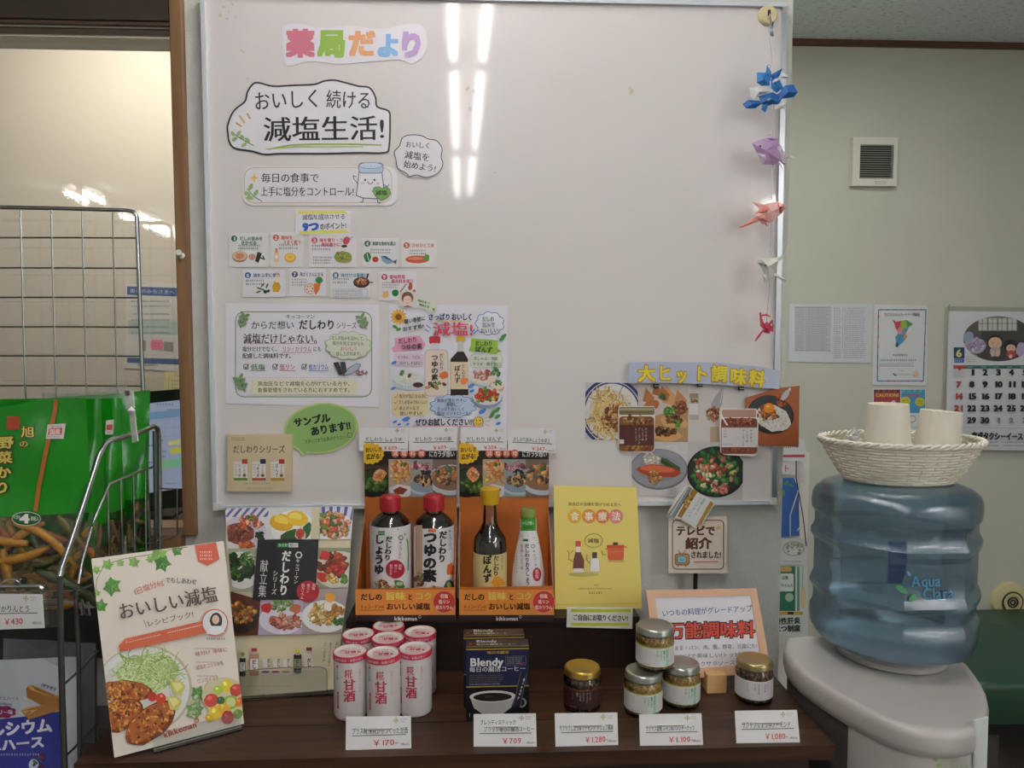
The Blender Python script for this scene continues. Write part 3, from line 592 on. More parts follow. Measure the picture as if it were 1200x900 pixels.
c.el(571, 466, 18, 12, '8ea0b5'); c.el(571, 464, 17.4, 10.5, 'dfe3e2'); c.pile(571, 463, 14, 8, ['d94f2f', 'e3792f', '7ab03f', '4f8a35', 'e6d257', 'c9402f'], 60, 3)
for x, y, s_ in ((565, 482, 5), (476, 491, 5), (463, 494, 3), (552, 452, 4), (462, 425, 3.5), (461, 455, 3), (553, 458, 3.4), (584, 496, 3), (468, 497, 2.5), (478, 497, 2.6)): c.blob(x, y, s_, s_ * .5, '4d86cf', -25, j=.12)
for x, y in ((578, 483), (583, 480), (576, 487), (583, 488), (588, 397), (590, 394)): c.blob(x, y, 4, 2, '4f9a4a', -40, j=.1)
c.el(560.5, 494, 6, 6, '3a3a3a'); c.el(560.5, 494, 5.4, 5.4, 'ecc940'); c.el(558.5, 492.5, .7, 1, '333333', n=8); c.el(562.5, 492.5, .7, 1, '333333', n=8); c.line(arc(560.5, 494.5, 3, 2.6, 10, 170, 6), .6, '333333')
for a in (-35, -5, 25): c.line([(569 + 0 * a, 494 + a * .12), (574, 494 + a * .2)], .9, 'ecb56a')
c.part('lettering'); c.T('暑い季節に', 474, 377, 499, 373, 6, D, .03, .1); c.T('おすすめ!', 472, 386, 497, 382, 6, D, .03, .1); c.line([(477, 390), (494, 386)], .6, 'e0c14a')
c.T('さっぱり', 502, 371.5, 528, 371.5, 8.5, '33436e', .04, .05); c.T('おいしく', 529, 371.5, 554, 371.5, 8.5, '33436e', .04, .05); c.line([(508, 376.5), (552, 376.5)], .8, 'e9cf6a')
c.T('減塩!', 507, 386, 555, 386, 17.5, 'd9465f', .028, .03)
for a, b in (((498, 386), (503, 389)), ((500, 381), (505, 385)), ((556, 386), (552, 391)), ((560, 387), (555, 391))): c.line([a, b], 1.2, '5a93c9')
c.T('だしの', 565, 374, 579, 374, 6, D, .02, .08); c.T('旨みで', 565, 381, 580, 381, 6, D, .02, .08); c.T('おいしい♪', 563, 388, 586, 387, 6, D, .02, .08)
c.T('だしわり', 467, 400, 489, 398, 7, '7c2f4a', .03, .05); c.T('つゆの素', 470, 407, 495, 405.5, 7, '3a2a30', .03, .05); c.T('だしわり', 557, 402, 577, 403, 6.5, '33502a', .03, .05); c.T('ぽんず', 557, 409, 577, 410, 7, '2a3320', .03, .05)
c.T('そうめん・うどん', 466, 418.5, 493, 418.5, 4.6, D, .02, .05); c.T('冷やしそばに!', 468, 425.5, 495, 425.5, 4.6, D, .02, .05); c.T('冷しゃぶ・冷奴', 555, 420, 583, 420, 4.6, D, .02, .05); c.T('サラダ・焼き魚に!', 554, 426.5, 587, 426.5, 4.6, D, .02, .05)
for t, y in (('塩分が気になる方に', 464), ('だしの旨みでおいしい!', 471), ('卓上ボトルで', 478)): c.T(t, 468, y, 468 + min(33, 4.6 * len(t) * .85), y, 5, D, .02, .05); c.line([(462.5, y), (464, y + 2), (466.5, y - 2.5)], .8, 'd9903f')
c.T('使いやすい!', 469, 484, 495, 484, 5, D, .02, .05)
for t, x0, x1, y in (('食欲が落ちやすい', 512, 547, 469), ('季節に…', 523, 541, 473.8), ('さっぱりおいしく', 512, 545, 478.8), ('塩分コントロール!', 512, 551, 484)): c.T(t, x0, y, x1, y, 5, '2f3c5a', .02, .05)
c.line([(484, 499), (566, 499)], 1.6, 'e6b3c9'); c.T('ぜひお試しください!', 487, 494.5, 553, 494, 9, D, .04, .04); c.end()
# --- green bubble
out = arc(381, 504, 44, 29, 105, 125, 2) + []
out = [(x, y) for x, y in el(379, 504.5, 42, 29, 48, -8) if not (344 < x < 360 and y > 515)]
out = []
for k in range(48):
    t = 2 * math.pi * k / 48; x = 376 + 43.5 * math.cos(t); y = 502 + 29.5 * math.sin(t) - (x - 376) * .08
    out.append((x, y))
i = min(range(48), key=lambda k: math.hypot(out[k][0] - 356, out[k][1] - 530)); out[i] = (355.5, 535)
o_, c = sheet('green_speech_bubble', 'green oval speech bubble with handwritten black lettering below the landscape sheet', 'sign', out, fy(YS - .0022), 'b9cf7e', INK, .0008)
c.part('lettering'); c.poly([(377 + (x - 377) * .94, 503 + (y - 503) * .94) for x, y in out], '93ba6e')
c.T('サンプル', 344, 496, 387, 489, 11, '1c1f1c', .05, .06); c.T('あります!!', 364, 506, 411, 498, 11, '1c1f1c', .045, .06); c.T('スタッフまでお声がけ下さい', 357, 518, 405, 512, 5.5, '2c342c', .01, .08); c.line(rr(407.5, 507.5, 412.5, 512.5, 1.2), .5, '2c342c', True); c.end()
# --- sample packet card
o_, c = sheet('sample_packet', 'beige cardboard sample pack with three printed sachets, bottom left of the whiteboard', 'packet', q4(266.5, 509, 342, 576), fy(YS - .009), 'd9c8a2', SHEEN, .008)
c.part('lettering'); c.tiny(271, 512, 288, 517, 2, '5a4a3a'); c.T('だしわりシリーズ', 273, 526.5, 334, 526.5, 10, '3f352c', .02); c.tiny(286, 565, 322, 568, 1, '8a7a60'); c.tiny(289, 571, 322, 574.5, 2, '8a7a60')
c.part('illustration')
for x, cc, gc, tx in ((282, 'c0423c', '6f8a3a', 'しょうゆ'), (303.5, '3c3352', 'c0584a', 'つゆの素'), (325.5, 'c0423c', 'c9a03f', 'ぽんず')):
    c.box(x - 8, 541, x + 8, 562.5, 'ece6e0'); c.box(x - 8, 560, x + 8, 563, gc); c.box(x + 1.5, 538, x + 8, 543.5, cc); c.VT(tx, x - 1, 543, x - 1, 559, 3.6, '3a3230', .02); c.VT('だしわり', x + 4.5, 545, x + 4.5, 555, 2.4, '3a3230', .02); c.el(x + 4.5, 557, 2, 2, '8a6a2a'); c.tiny(x - 7, 543, x - 3, 558, 5, '9a948e')
c.end()
# hook magnet, string and paper fish
hk = empty('magnet_hook', PY(899, 22, YB), 'cream round magnet hook at the top right of the whiteboard', 'hook')
p = PY(898.5, 19, YB)
b = B(); 
for a, z in (((.0155), 0), ((.0175), .003), (.0165, .008), (.008, .0105)): pass
pr = [(.0175, 0), (.0178, .006), (.0155, .0095), (.006, .011), (.001, .011)]
b.lathe(pr, (0, 0, 0), 32); M = Matrix.Translation(p) @ Matrix.Rotation(R(90), 4, 'X'); b.v = [M @ v for v in b.v]; b.build('magnet_body', MCREAM, hk, 30)
B().box(p + V((-.0025, -.0135, -.004)), p + V((.002, -.0105, .006))).build('slot', MBLACK, hk)
hp = [p + V((.0005, -.013, -.002)), p + V((.0005, -.016, -.012)), p + V((.0005, -.02, -.024)), p + V((.0005, -.026, -.028)), p + V((.0005, -.031, -.022))]
B().tube(hp, .0017, 8).build('hook_wire', MSTEEL, hk, 50)
b = B()
for k in range(3): b.tube([hp[3] + V((.002 * k - .002, 0, 0)), hp[3] + V((.003 * k - .004, 0, -.01)), hp[3] + V((.002 * k - .001, .002, -.018))], .0012, 6)
b.build('hanging_loop', MSTEEL, hk, 50)
YF = 1.355
stc = clear('nylon_line', (.9, .9, .9), .15, .1, .4, (.7, .7, .68))
sp = [PY(x, y, YF) for x, y in ((901, 34), (906, 80), (907, 130), (906, 165), (905, 210), (904, 240), (903, 290), (903, 300), (901, 345), (899, 365), (898, 392))]
tag(B().tube(sp, .0005, 6).build('hanging_string', stc, None, 60), 'thin clear string hanging from the magnet hook through the paper fish', 'string')
def pf(x, y, d=0): return PY(x, y, YF - d)
def fish(name, label, cat, base, parts, eyes=(), grp=None):
    r = empty(name, pf(*base), label, cat, grp)
    for nm, pts, ctr, bul, m in parts:
        n_ = len(pts); cc = ctr or (sum(q[0] for q in pts) / n_, sum(q[1] for q in pts) / n_)
        b = B().gem([pf(x, y, (bul * .4 if k % 2 else 0)) for k, (x, y) in enumerate(pts)], pf(cc[0], cc[1], bul), pf(cc[0], cc[1], -bul * .7)); b.build(nm, m, r)
    for x, y, d in eyes: B().lathe([(.0001, -.0024), (.0024, 0), (.0001, .0024)], pf(x, y, d + .001), 10).build('eye', MBLACK, r, 60)
    B().tube([pf(base[0] + 2.2 * math.cos(t), base[1] + 2.2 * math.sin(t)) for t in [k * math.pi / 4 for k in range(8)]], .0004, 5, True).build('bead_ring', stc, r, 60)
def paper(n, c_): return mat(n, c_, .55, noise=.08, scale=80, bump=.1)
PB, PBL, PWH, PPU, PPL, PPK, PPKL, PIV, PRD = (paper('blue_fold_paper', '2f7fc4'), paper('dark_blue_fold_paper', '1f63a8'), paper('white_fold_paper', 'd9d9d6'), paper('lilac_fold_paper', 'b795bd'), paper('pale_lilac_paper', 'c9bdca'), paper('coral_fold_paper', 'e38b85'), paper('pale_coral_paper', 'ecb9b2'), paper('ivory_fold_paper', 'd2d2c6'), paper('crimson_fold_paper', 'c03a55'))
fish('blue_paper_ornament', 'blue and white folded paper star cluster, uppermost on the string', 'origami', (901, 78), [
    ('folded_petal', [(887, 85), (896, 85), (903, 88), (902, 100), (893, 101), (887, 97)], None, .012, PB), ('folded_petal', [(896, 90), (899, 76), (904, 84), (903, 94)], None, .008, PB), ('folded_petal', [(902, 88), (917, 80), (913, 90), (906, 95)], None, .009, PBL),
    ('folded_petal', [(903, 93), (913, 92), (918, 103), (910, 109), (904, 104)], None, .012, PB), ('folded_petal', [(911, 111), (920, 100), (930, 99), (935, 108), (930, 114), (915, 116)], None, .012, PBL), ('folded_petal', [(870, 122), (877, 117), (890, 118), (894, 121), (885, 127), (874, 127)], None, .008, PBL),
    ('folded_petal', [(889, 113), (905, 108), (914, 112), (912, 120), (900, 124), (892, 121)], None, .012, PBL), ('folded_petal', [(894, 120), (901, 119), (897, 132), (892, 128)], None, .006, PB), ('folded_petal', [(905, 117), (917, 115), (912, 123), (906, 122)], None, .008, PBL),
    ('white_petal', [(878, 103), (888, 101), (903, 100), (905, 107), (890, 112), (884, 117), (879, 112)], None, .010, PWH), ('white_petal', [(906, 92), (914, 92), (911, 99), (905, 97)], None, .014, PWH), ('white_petal', [(916, 84), (924, 90), (921, 92), (913, 91)], None, .006, PWH), ('white_petal', [(899, 113), (907, 114), (901, 122), (897, 118)], None, .015, PWH), ('white_petal', [(909, 121), (921, 121), (921, 127), (908, 129)], None, .006, PWH)])
fish('lilac_paper_fish', 'lilac folded paper fish facing left below the blue ornament', 'origami', (902, 160), [
    ('body', [(881, 168), (893, 163), (904, 161), (912, 166), (917, 174), (915, 188), (907, 193), (896, 193), (888, 181)], (897, 176), .014, PPU), ('belly', [(887, 179), (900, 176), (901, 190), (893, 193)], None, .015, PPL), ('side_scale', [(908, 168), (916, 172), (921, 182), (916, 190), (911, 184)], None, .013, PPL),
    ('tail_fin', [(914, 176), (926, 183), (923, 187), (916, 190)], None, .003, PPL), ('tail_fin', [(919, 179), (934, 185), (927, 187)], None, .001, PWH), ('lower_fin', [(903, 185), (906, 196), (908, 186)], None, .008, PPU), ('lower_fin', [(908, 185), (919, 201), (912, 187)], None, .006, PPL), ('lower_fin', [(912, 187), (921, 191), (919, 194)], None, .006, PPU), ('top_fin', [(897, 162), (905, 159), (913, 163), (905, 165)], None, .008, PPU)], [(891, 171, .0125)])
fish('coral_paper_fish', 'coral pink folded paper fish facing right, third on the string', 'origami', (903, 233), [
    ('body', [(889, 245), (899, 238), (912, 236), (920, 242), (916, 250), (905, 260), (893, 263), (886, 254)], (904, 248), .013, PPKL), ('head', [(911, 237), (918, 239), (921, 243), (916, 250), (909, 246)], None, .014, PPK), ('back_scale', [(885, 250), (896, 240), (908, 239), (903, 249), (893, 256)], None, .014, PPK),
    ('tail_fin', [(889, 252), (865, 267), (869, 267), (894, 257)], None, .004, PPK), ('side_fin', [(886, 254), (897, 252), (903, 261), (890, 258)], None, .014, PPK), ('top_fin', [(890, 245), (881, 236), (899, 240)], None, .002, PPKL), ('lower_fin', [(893, 261), (901, 266), (900, 258)], None, .004, PPKL)], [(915, 243, .0125)])
fish('ivory_paper_fish', 'ivory folded paper fish facing left, fourth on the string', 'origami', (902, 297), [
    ('body', [(887, 307), (891, 303), (904, 302), (913, 305), (908, 318), (903, 333), (898, 328), (893, 315)], (900, 312), .012, PIV), ('head', [(887, 308), (893, 303), (899, 307), (894, 314)], None, .012, PIV), ('tail_fin', [(904, 303), (922, 298), (920, 302), (906, 309)], None, .003, PIV), ('lower_fin', [(906, 318), (924, 329), (920, 331), (906, 322)], None, .003, PIV), ('lower_fin', [(893, 320), (899, 322), (900, 331), (896, 332)], None, .008, PIV)], [(897, 311, .011)])
r = empty('crimson_paper_crab', pf(898, 365), 'small crimson folded paper crab ornament, lowest on the string', 'origami')
for pts in ([(891, 366), (892, 376), (898, 384)], [(891, 370), (897, 369), (903, 371)], [(898, 384), (905, 376), (906, 383)], [(893, 374), (892, 381), (897, 388)], [(896, 385), (889, 394), (885, 400)], [(899, 386), (905, 388), (906, 380)], [(895, 381), (902, 386), (900, 391)]):
    B().tube([pf(x, y, .004) for x, y in pts], [.0018, .0026, .0014][:len(pts)], 4).build('leg', PRD, r)
B().gem([pf(893, 380), pf(899, 377), pf(905, 383), pf(902, 391), pf(895, 390)], pf(899, 385, .01), pf(899, 385, -.006)).build('body', PRD, r)
# ================================================================== the shelf
FL, FR_ = PZ(60, 897, ZS), PZ(975, 869, ZS)
yf = (PZ(640, 886, ZS).y + FR_.y) / 2; xr = FR_.x; xl = PY(187, 560, 1.38).x + .012
tb = empty('display_shelf', V(((xl + xr) / 2, (yf + YW) / 2, 0)), 'dark walnut-veneer display table against the wall', 'table')
nP = 4; dy = (YW - .004 - yf) / nP
for k in range(nP): B().box((xl, yf + dy * k + (.0008 if k else 0), ZS - .022), (xr, yf + dy * (k + 1) - .0008, ZS)).build('top_plank', MWOOD, tb)
B().box((xl, yf + .02, ZS - .10), (xr - .03, YW - .01, ZS - .0225)).build('apron', MRISER, tb)
for x in (xl + .03, xr - .08):
    for y in (yf + .03, YW - .08): B().box((x, y, 0), (x + .05, y + .05, ZS - .1)).build('leg', MRISER, tb)
# riser
r0, r1 = PZ(405, 787, ZS), PZ(750, 787, ZS); YR = 1.305
x0, x1 = PY(406, 760, YR).x, PY(749, 760, YR).x
rs = empty('riser_box', V(((x0 + x1) / 2, YR, ZS)), 'long dark wooden riser box standing at the back of the table', 'riser')
B().box((x0, YR, ZR - .012), (x1, YW - .003, ZR)).build('top_board', MRISER, rs)
B().box((x0 + .004, YR + .012, ZS), (x1 - .004, YR + .022, ZR - .012)).build('front_panel', MRISER, rs)
for x in (x0 + .002, x1 - .014): B().box((x, YR + .022, ZS), (x + .012, YW - .003, ZR - .012)).build('side_panel', MRISER, rs)

# ------------------------------------------------------------------ display trays
DK = '33241c'
YT0, YT1 = 1.298, 1.388
def tray(xa, xb, ba, bb, lab):
    """xa-xb front strip pixels, ba-bb back panel pixels"""
    r = empty('display_tray', V((PY((xa + xb) / 2, 700, YT0).x, (YT0 + YT1) / 2, ZR)), lab, 'display tray', 'orange cardboard display trays')
    fa, fb = PY(xa, 705, YT0).x, PY(xb, 705, YT0).x; ga, gb = PY(ba, 600, YT1).x, PY(bb, 600, YT1).x
    zt = PY(480, 517, YT1).z; zs = PY(480, 689.5, YT0).z; z0 = ZR + .001
    MO = mat('orange_card', 'c8702c', .55, noise=.18, scale=9)
    B().box((ga, YT1, z0), (gb, YT1 + .002, zt)).build('back_panel', MO, r)
    B().box((fa, YT0, z0), (fb, YT0 + .002, zs)).build('front_strip', MO, r)
    B().add([(fa, YT0, z0), (fb, YT0, z0), (gb, YT1, z0), (ga, YT1, z0), (fa, YT0, z0 + .002), (fb, YT0, z0 + .002), (gb, YT1, z0 + .002), (ga, YT1, z0 + .002)], [(0, 3, 2, 1), (4, 5, 6, 7), (0, 1, 5, 4), (1, 2, 6, 5), (2, 3, 7, 6), (3, 0, 4, 7)]).build('base', MO, r)
    zm = PY(480, 600, YT1).z
    for f_, g_, sg in ((fa, ga, 1), (fb, gb, -1)):
        q = [(f_, YT0 + .002, z0), (g_, YT1, z0), (g_, YT1, zm), (f_, YT0 + .002, zs)]
        B().add(q + [(x + sg * .0015, y, z) for x, y, z in q], [(0, 1, 2, 3), (7, 6, 5, 4), (0, 4, 5, 1), (1, 5, 6, 2), (2, 6, 7, 3), (3, 7, 4, 0)]).build('side_wall', MO, r)
    # printed back panel
    c = Canvas(r, fy(YT1), m=SHEEN); W = bb - ba; c.part('illustration')
    c.box(ba, 520, bb, 545.5, '2d2422')
    X = lambda k: ba + W * k
    c.box(ba, 545, bb, 582, '4a3a30')
    c.clip = q4(ba, 545, X(.27), 586); c.el(X(.08), 566, 20, 17, '14130f'); c.el(X(.1), 562, 16, 12, '2c3a22'); c.pile(X(.13), 568, 12, 8, ['4a6b2a', '6b8a35', '35501f'], 26, 4); c.blob(X(.16), 556, 8, 7, 'e2955f'); c.pile(X(.16), 556, 6, 5, ['efb07a', 'd98048', 'f3c79a'], 14, 2.6)
    c.clip = q4(X(.26), 538, X(.52), 582); c.poly(q4(X(.26), 538, X(.52), 582), 'b8a48c'); c.el(X(.38), 547, 12, 8, 'e9b48a'); c.pile(X(.38), 546, 9, 6, ['eea368', 'f0c090', 'e08a50'], 14, 3.5); c.pile(X(.42), 544, 4, 2, ['3f7a35', '5c9440'], 8, 1.8); c.pile(X(.36), 560, 10, 4, ['e9b45f', 'd98a3a', 'f0c880'], 16, 3.4); c.strands(X(.44), 556, 7, 3, ['d9a25f', 'b8743f'], 14, 9, 1.4)
    c.poly([(X(.26), 572), (X(.37), 567), (X(.5), 570), (X(.52), 577), (X(.45), 584), (X(.3), 583)], 'dcd8dc'); c.poly([(X(.31), 574), (X(.38), 570), (X(.47), 573), (X(.42), 579), (X(.33), 579)], '8a3f2a')
    c.clip = q4(X(.5), 538, X(.78), 582); c.poly(q4(X(.5), 538, X(.78), 582), '97a09a'); c.pile(X(.6), 546, 12, 5, ['c07080', '9a4a5a', 'dda0a5'], 18, 3.4); c.el(X(.66), 569, 20, 11, 'b4bfc6'); c.el(X(.66), 568, 18, 9, '8a9aa5'); c.pile(X(.66), 562, 13, 6, ['d9a86a', 'e3bf85', '3a3530', '8a5a35', '5a4a3a'], 44, 3); c.pile(X(.66), 553, 6, 2, ['23222a', '35303a'], 12, 2)
    c.clip = q4(X(.74), 538, bb, 582); c.poly(q4(X(.74), 538, bb, 582), '7a6a5f'); c.el(X(.93), 562, 26, 18, 'c0c4c8'); c.el(X(.93), 560, 23, 14.5, '8a6b50'); c.pile(X(.9), 556, 15, 10, ['d99a5f', 'c88048', '6b7a75', '4a4038', '8f5a35', 'e3b070'], 60, 4); c.blob(X(.93), 549, 4, 2.4, '4a7a3a')
    c.clip = None
    c.part('lettering')
    for i, t in enumerate('減塩料理'): c.el(X(.335 + .095 * i), 531, 4.6, 4.8, 'd8694f'); c.T(t, X(.335 + .095 * i) - 3, 531, X(.335 + .095 * i) + 3, 531, 6, 'f3ded2', .02)
    c.T('にカラダ想い', X(.7), 531.5, bb - 2, 531.5, 8, 'dededa', .03)
    pts = [(X(.06) + (17 if k % 2 else 15.5) * math.cos(k * math.pi / 16), 531 + (13 if k % 2 else 11.5) * math.sin(k * math.pi / 16)) for k in range(32)]
    c.clip = q4(ba - 1, 518, bb, 560); c.poly(pts, 'e9b92c'); c.clip = None; c.T('おいしさ', X(.0) + 1, 527, X(.19), 526, 6, '3a2c14', .04); c.T('広がる!', X(.02), 535, X(.18), 534, 7, '3a2c14', .04)
    # front strip print
    c.fn = fy(YT0); c.part('strip_lettering'); W = xb - xa; X = lambda k: xa + W * k
    c.box(xa, 690, xb, 719.5, 'ea9343'); c.box(xa, 719.5, xb, 727.2, '362a2a')
    c.T('だしの', X(.05), 698.5, X(.27), 698.5, 8.6, '2c1a10', .035, .04); c.T('旨味', X(.3), 697.5, X(.5), 697.5, 10, 'e9d66a', .04); c.T('と', X(.52), 698.5, X(.58), 698.5, 8, '2c1a10', .03); c.T('コク', X(.6), 697.5, X(.77), 697.5, 9.5, 'e3c860', .035)
    c.T('キッコーマンの', X(.05), 710, X(.29), 710, 5, '5c2f14', .015); c.line([(X(.05), 713.8), (X(.29), 713.8)], .5, '5c2f14'); c.T('おいしい減塩', X(.31), 709.5, X(.75), 709.5, 8.4, '3a2214', .03, .03)
    rx = X(.89); c.el(rx, 704, 13.2, 13.2, 'e9a08a'); c.el(rx, 704, 12.6, 12.6, 'cf3f35')
    for t, y, w_ in (('低塩', 697.5, 4.5), ('低リン', 704, 6.5), ('低カリウム', 710.5, 10)): c.T(t, rx - w_, y, rx + w_, y, 5, 'f5e6dd', .03)
    c.T('kikkoman', X(.39), 723.4, X(.62), 723.4, 6.4, 'e3e0dd', .03); c.line(el(X(.645), 721.6, 1.5, 1.5, 6), .5, 'e3e0dd', True); c.end()
    return r
tray(417, 533.5, 427.5, 535, 'left orange display tray holding the two red-capped bottles')
tray(538, 649, 538.5, 643, 'right orange display tray holding the yellow-capped and green-capped bottles')

# ------------------------------------------------------------------ bottles
MSOY = mat('soy_sauce_dark', '1c0f0c', .12, spec=.6, coat=.6)
MCLR = clear('clear_bottle_plastic', (.9, .88, .86), .06, .04)
MRC = mat('red_cap', 'b0202c', .35, coat=.2); MYC = mat('yellow_cap', 'd9ac1c', .35, coat=.2); MGC = mat('olive_clear_cap', '8f9a4a', .25, coat=.3)
MLB = mat('label_white', 'e6e2e2', .4, noise=.01); MLY = mat('label_cream', 'dcc98a', .45)
def surf(cx, cy, rf):
    """ray meets a turned surface of radius rf(z)"""
    def fn(x, y):
        d = ray(x, y); R_ = rf(1.05)
        for _ in range(7):
            a = d.x ** 2 + d.y ** 2; b_ = -2 * (cx * d.x + cy * d.y); cc = cx * cx + cy * cy - R_ * R_; D_ = b_ * b_ - 4 * a * cc
            t = (-b_ - math.sqrt(max(D_, 0))) / (2 * a); p = O + d * t; R_ = rf(p.z)
        return p
    nr = lambda p: V((p.x - cx, p.y - cy, 0)).normalized()
    return fn, nr
def bottle(xc, name, label, prof_px, capprof, liq, lab, capm, wpx_fix=None, neck=None):
    """profiles in picture pixels: (half width, y) from top to bottom"""
    Yc = 1.342; pc = PY(xc, 650, Yc); k = (pc - O).dot(_f) / F
    z = lambda y: PY(xc, y, Yc).z
    r = empty(name, V((pc.x, Yc, ZR + .003)), label, 'bottle', 'seasoning bottles in the orange trays')
    L_ = lambda pr, dr=0: [(max(.0005, w_ * k + dr), (z(y) if y < 720 else ZR + .004)) for w_, y in pr][::-1]
    c0 = (pc.x, Yc, 0)
    B().lathe(L_(prof_px), c0, 40).build('bottle_body', MCLR, r, 40)
    B().lathe(L_(liq, -.0008), c0, 40).build('sauce', MSOY, r, 40)
    cp = L_(capprof); b = B().lathe([(.0005, cp[0][1])] + cp, c0, 40)
    b.build('cap', capm, r, 35)
    rg = B()
    for q in range(28):
        a = 2 * math.pi * q / 28; rr_ = capprof[-1][0] * k; rg.tube([(pc.x + rr_ * math.cos(a), Yc + rr_ * math.sin(a), z(capprof[-1][1] - 3)), (pc.x + rr_ * math.cos(a) * .99, Yc + rr_ * math.sin(a) * .99, z(capprof[1][1] + 2))], .0007, 4)
    rg.build('cap_ribs', capm, r, None, 'stuff')
    lp = L_(lab[0], .0004); B().lathe(lp, c0, 48, False).build('label', lab[1], r, 40)
    pts = sorted((zz, rr_) for rr_, zz in lp)
    def rf(zv):
        if zv <= pts[0][0]: return pts[0][1]
        for (z0, r0), (z1, r1) in zip(pts, pts[1:]):
            if zv <= z1: return r0 + (r1 - r0) * (zv - z0) / max(z1 - z0, 1e-6)
        return pts[-1][1]
    fn, nr = surf(pc.x, Yc, rf); return r, Canvas(r, fn, nr, SHEEN, 2e-4), z
ZB = 800
# soy, left
r, c, z = bottle(458, 'soy_bottle', 'red-capped bottle with white label and green arc, leftmost in the orange trays',
    [(9.5, 597), (9.8, 600), (15, 603.5), (20.5, 609), (23.5, 617), (23.7, 640), (23.7, 690), (23, 715), (21, ZB)], [(.1, 580), (9.5, 580), (11, 581.5), (12, 585), (12, 597.5)], [(9.5, 600.5), (15, 604), (20.5, 609.5), (23.4, 617), (23.6, 690), (22, 715), (20, ZB)], ([(23.7, 612.5), (23.9, 640), (23.9, 690), (23.4, 712)], MLB), MRC)
c.part('illustration'); 
for a in range(1): c.line([(436, 624), (444, 620), (455, 618.5), (466, 620), (474, 625), (477.5, 634), (478.5, 650), (478, 668)], 1.6, '5a9a3a')
c.pile(446, 684, 8, 4, ['c8a06a', '8a5a35', 'e0c79a', 'a8583a'], 24, 2.6); c.pile(456, 688, 7, 2.4, ['e8d2a0', 'b8804a'], 12, 2.4); c.blob(468, 684, 7, 4.5, '4a7a3a'); c.el(468, 684, 4, 2.4, 'b8c890')
c.el(463, 667, 11, 11, 'b2243a'); c.part('lettering'); c.box(443.5, 622, 451, 627, '3f8a4a'); c.T('からだ', 444, 624.5, 450.5, 624.5, 3.2, 'f0f4ee')
c.line(el(469.5, 630, 2.6, 2.8, 6), .8, '33333a', True); c.VT('キッコーマン', 469, 634, 468, 655, 4.4, '333333', .02); c.VT('だしわり', 456, 628, 454, 657, 8, '26242a', .04); c.VT('しょうゆ', 445, 626, 444.5, 673, 11.5, '26242a', .045)
for t, x in (('低塩', 469), ('低リン', 464), ('低カリウム', 458.5)): c.VT(t, x, 661, x - 1, 661 + 3.2 * len(t), 3.6, 'f3dede', .02)
c.tiny(437.5, 632, 439.5, 655, 8, '8a8a90'); c.end()
# tsuyu
r, c, z = bottle(508.8, 'noodle_soup_bottle', 'red-capped bottle with broad black lettering beside the green arc bottle',
    [(9.5, 597), (9.8, 600), (15, 603.5), (20.5, 609), (23, 617), (23.3, 640), (23.3, 690), (22.6, 715), (21, ZB)], [(.1, 579), (9.5, 579), (11, 580.5), (12, 584), (12, 597)], [(9.5, 600.5), (15, 604), (20.5, 609.5), (23, 617), (23.1, 690), (22, 715), (20, ZB)], ([(23.3, 614), (23.5, 640), (23.5, 690), (23, 712)], MLB), MRC)
c.part('illustration'); c.strip(487, 615.5, 495, 687, 'c9a98c', 6); c.blob(528, 668, 6, 8, 'e2713a', 0); c.pile(492, 678, 5, 9, ['8a5a3a', 'c09a6a', '6b4a35', 'a8b070'], 22, 2.8); c.blob(526, 686, 6, 6, '35502f', 0); c.blob(526, 686, 3, 4, 'a8b878', 0); c.pile(510, 690, 9, 2, ['5a7a35', 'c8b070'], 10, 2.4)
c.part('lettering'); c.box(502, 619, 511, 623.5, 'd2703f'); c.VT('つゆの素', 504.5, 622, 503.5, 682, 16, '232026', .05); c.VT('だしわり', 519, 622, 517.5, 659, 9, '26242a', .045); c.VT('キッコーマン', 526.5, 620, 526.5, 645, 3.8, '5a4a40', .02); c.end()
# ponzu
r, c, z = bottle(574.2, 'ponzu_bottle', 'tall yellow-capped glass bottle with clear neck in the right tray',
    [(7.4, 590), (7.6, 600), (8.4, 612), (12, 620), (18, 629), (19.4, 638), (19.6, 690), (19, 715), (17, ZB)], [(.1, 570.5), (8.5, 571), (11.2, 572.5), (11.6, 578), (11, 581), (10.2, 590)], [(6.4, 614), (8, 616), (11.6, 620.5), (17.6, 629.5), (19, 638), (19.2, 690), (18, 715), (17, ZB)], ([(19.5, 645), (19.8, 660), (19.8, 690), (19.2, 712)], MLY), MYC)
c.part('illustration'); c.blob(583, 682, 8, 6, 'e8a028', 0); c.part('lettering'); c.VT('ぽんず', 571, 651, 571, 683, 10, '23201c', .05); c.VT('だしわり', 581.5, 651, 581, 675, 6.5, '2a2620', .04); c.VT('キッコーマン', 588, 650, 588, 668, 3, '6b5a3a', .02); c.end()
